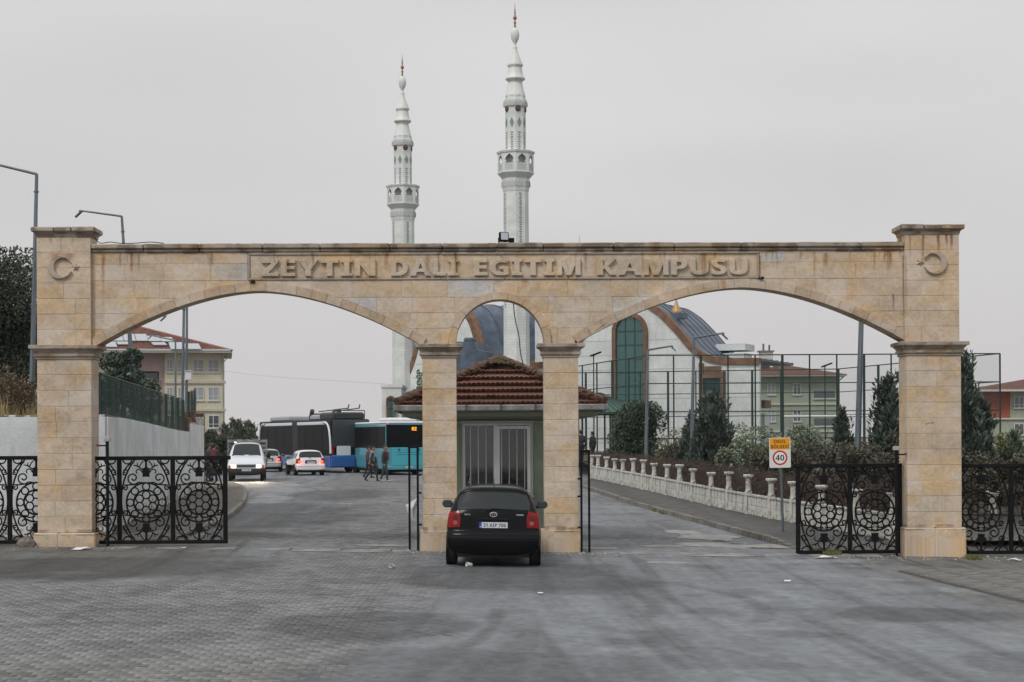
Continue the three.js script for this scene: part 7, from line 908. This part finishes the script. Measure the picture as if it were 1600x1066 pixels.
// ---------------------------------------------------------------- far shrubs, banner, litter and rubble
{
  const R = rng(1201);
  for (const [px, py, Z, rad, lab] of [[352, 668, 140, 1.2, 'young pine just clear of the yellow school corner'], [364, 660, 150, 1.2, 'tallest young pine over the orange sacks of the truck'], [374, 663, 150, 1.1, 'young pine beside the tallest one over the orange sacks'], [386, 664, 150, 1.1, 'young pine near the front end of the articulated bus'], [394, 668, 150, 1.0, 'low young pine touching the front end of the articulated bus']]) { const x = (px - CX) / F * Z; conifer('young_pine', lab, 'tree', [x, 0, -Z], R, EYE + (HZ - py + 6) / F * Z, rad, 3500, 0.28, [[0.05, 0.062, 0.045], [0.065, 0.075, 0.055]], 'young pines behind the truck', { pow: 0.9 }); }
  for (const [px, py, Z, rad, lab] of [[322, 668, 100, 0.8, 'grey green bush against the end of the white retaining wall'], [340, 674, 104, 0.8, 'grey green bush under the lowest yellow school window beside the truck']]) { const x = (px - CX) / F * Z; broadTree('garden_bush', lab, 'bush', [x, 0, -Z], R, EYE + (HZ - py) / F * Z, rad, 0.1, 30, 5000, 0.16, [[0.045, 0.055, 0.035], [0.06, 0.07, 0.05], [0.03, 0.038, 0.026]], 'bushes below the yellow school'); }
  single('overhead_wire', tube([at(350, 580, 205), at(430, 589, 190), at(520, 595, 178), at(603, 600, 168.2)], 0.009, 4, 30), M.galv, 'thin wire strung from the yellow school to the mosque annex', 'wire');
  { // torn paper banner on the gate frame
    const A = [[633.5, 790], [652, 778], [653, 783], [645, 812], [639, 806]].map(([a, b]) => at(a, b, 35.75)), gg = new THREE.BufferGeometry(), c = A.reduce((s, p) => s.add(p), V3()).multiplyScalar(0.2).add(V3(0, 0, 0.08)), pos = []; for (let i = 0; i < 5; i++) pos.push(...A[i].toArray(), ...A[(i + 1) % 5].toArray(), ...c.toArray(), ...A[(i + 1) % 5].toArray(), ...A[i].toArray(), ...c.clone().add(V3(0, 0, -0.012)).toArray()); gg.setAttribute('position', new THREE.Float32BufferAttribute(pos, 3)); gg.computeVertexNormals(); single('paper_banner', gg, mat(LC(0.55, 0.56, 0.6), 0.8, { side: THREE.DoubleSide }), 'torn white paper caught on the narrow black frame by the bus', 'paper');
  }
  const scrap = (px, py, s, lab, name = 'litter', col = [0.68, 0.68, 0.72]) => { const f = onGround(px, py), g = sheet(6, 5, (u, v) => [(u - 0.5) * s * 2.2, 0.015 + s * 0.35 * fbm(u * 3 + px, v * 3, 3, 5) * Math.sin(Math.PI * Math.min(1, u * 1.1 + 0.05)), (v - 0.5) * s * 1.5]); const m = single(name, g, mat(LC(...col), 0.8, { side: THREE.DoubleSide }), lab, 'litter', 'litter on the road'); m.position.set(f.x, gy(f.x, f.z) + 0.008, f.z); m.rotation.y = R() * 6; return m; };
  scrap(128, 860, 0.17, 'crumpled white paper sheet in front of the left crescent pier'); scrap(1294, 873, 0.16, 'crumpled white paper near the gate leaf by the sign'); scrap(1278, 873, 0.08, 'small orange wrapper beside the crumpled paper', 'litter', [0.4, 0.2, 0.08]); scrap(286, 858, 0.06, 'small white scrap under the left gate leaf'); scrap(1231, 910, 0.07, 'white scrap lying alone in the right lane'); scrap(1585, 877, 0.12, 'white scrap at the foot of the right fence panel'); scrap(845, 929, 0.05, 'tiny pale scrap on the road ahead of the booth'); scrap(1447, 903, 0.05, 'white scrap beside the gutter');
  const cup = (px, py, lab) => { const f = onGround(px, py), g = lathe([[0.0, 0], [0.026, 0], [0.036, 0.085], [0.033, 0.085], [0.024, 0.006]], 14); g.rotateZ(Math.PI / 2 - 0.15); const m = single('paper_cup', g, mat(LC(0.7, 0.7, 0.68), 0.6, { side: THREE.DoubleSide }), lab, 'cup', 'dropped cups'); m.position.set(f.x, gy(f.x, f.z) + 0.036, f.z); m.rotation.y = 0.4 + R(); m.scale.setScalar(1.25); };
  cup(737, 886, 'white paper cup lying behind the black car'); cup(615, 888, 'white paper cup lying between the left arch and the black car'); cup(1366, 885, 'white paper cup on the verge before the right crescent pier');
  const rock = (px, py, s, lab, name, flat = 0.7) => { const f = onGround(px, py), g = new THREE.IcosahedronGeometry(1, 3), P = g.attributes.position; for (let i = 0; i < P.count; i++) { const x = P.getX(i), y = P.getY(i), z = P.getZ(i), q = 0.75 + 0.5 * fbm(x * 1.6 + px, y * 1.6 + z * 1.3, 4, 3); P.setXYZ(i, x * q * s * 1.15, Math.max(-0.25 * s, y * q * s * flat), z * q * s * 0.8); } g.computeVertexNormals(); const m = single(name, boxUV(g), mat(LC(0.36, 0.31, 0.26), 0.95, { map: rep(mottle, 2.4), bumpMap: rep(grain, 3), bumpScale: 0.02 }), lab, 'rock'); m.position.set(f.x, gy(f.x, f.z) + 0.2 * s, f.z); return m; };
  rock(41, 855, 0.17, 'large pale rock beside the foot of the left crescent pier', 'rock', 0.95);
  // loose gravel along the foot of the gateway
  const gi = new THREE.IcosahedronGeometry(1, 0), n = 600, im = new THREE.InstancedMesh(gi, mat(0xffffff, 0.95), n), m4 = new THREE.Matrix4(), q = new THREE.Quaternion(); for (let i = 0; i < n; i++) { const w = R(), near = w < 0.55 ? lerp(-2.2, 2.2, R()) : w < 0.85 ? lerp(6.6, 10.5, R()) : lerp(-10, -7.2, R()), Z = 35.0 + (R() + R() - 1) * (Math.abs(near) < 2.3 ? 0.7 : 0.8), s = 0.006 + R() * R() * 0.026; m4.compose(V3(near, gy(near, -Z) + s * 0.3 + 0.006, -Z), q.setFromEuler(new THREE.Euler(R() * 6, R() * 6, R() * 6)), V3(s, s * 0.7, s * 1.1)); im.setMatrixAt(i, m4); const k = 0.18 + R() * 0.25; im.setColorAt(i, LC(k, k * 0.92, k * 0.8)); } shade(im); im.name = 'gravel'; im.userData = { kind: 'stuff', label: 'loose pale gravel at the foot of the gateway piers', category: 'gravel' }; scene.add(im);
  // grass tufts at the kerb and the piers
  const tg = new THREE.BufferGeometry(); tg.setAttribute('position', new THREE.Float32BufferAttribute([-0.01, 0, 0, 0.01, 0, 0, 0.03, 0.12, 0.02, -0.02, 0, 0.01, 0.0, 0, -0.02, -0.05, 0.1, -0.03, 0, 0, 0.02, 0.02, 0, 0.03, 0.0, 0.11, 0.06], 3)); tg.computeVertexNormals(); const sp = [[1048, 802, 0.8], [1030, 798, 0.5], [1280, 862, 0.5], [1300, 866, 0.4], [1520, 873, 0.3], [1120, 796, 0.4], [1170, 806, 0.3]], nt = 900, it = new THREE.InstancedMesh(tg, mat(0xffffff, 0.9), nt); for (let i = 0; i < nt; i++) { const [px, py, sd] = sp[i % sp.length], f = onGround(px, py, 0.02), s = 0.4 + R() * 0.7; f.x += (R() - 0.5) * sd * 0.8; f.z += (R() - 0.5) * sd * 1.6; m4.compose(V3(f.x, gy(f.x, f.z) + (py < 810 && px > 1100 ? 0.12 : 0.0), f.z), q.setFromEuler(new THREE.Euler(0, R() * 6, 0)), V3(s, s, s)); it.setMatrixAt(i, m4); const k = R(); it.setColorAt(i, LC(0.10 + k * 0.08, 0.11 + k * 0.06, 0.045)); } shade(it); it.name = 'weeds'; it.userData = { kind: 'stuff', label: 'small weeds along the kerb and pier foot', category: 'weeds' }; scene.add(it);
}
scene.fog = new THREE.FogExp2(LC(0.62, 0.62, 0.63), 0.00012);
renderer.render(scene, camera);
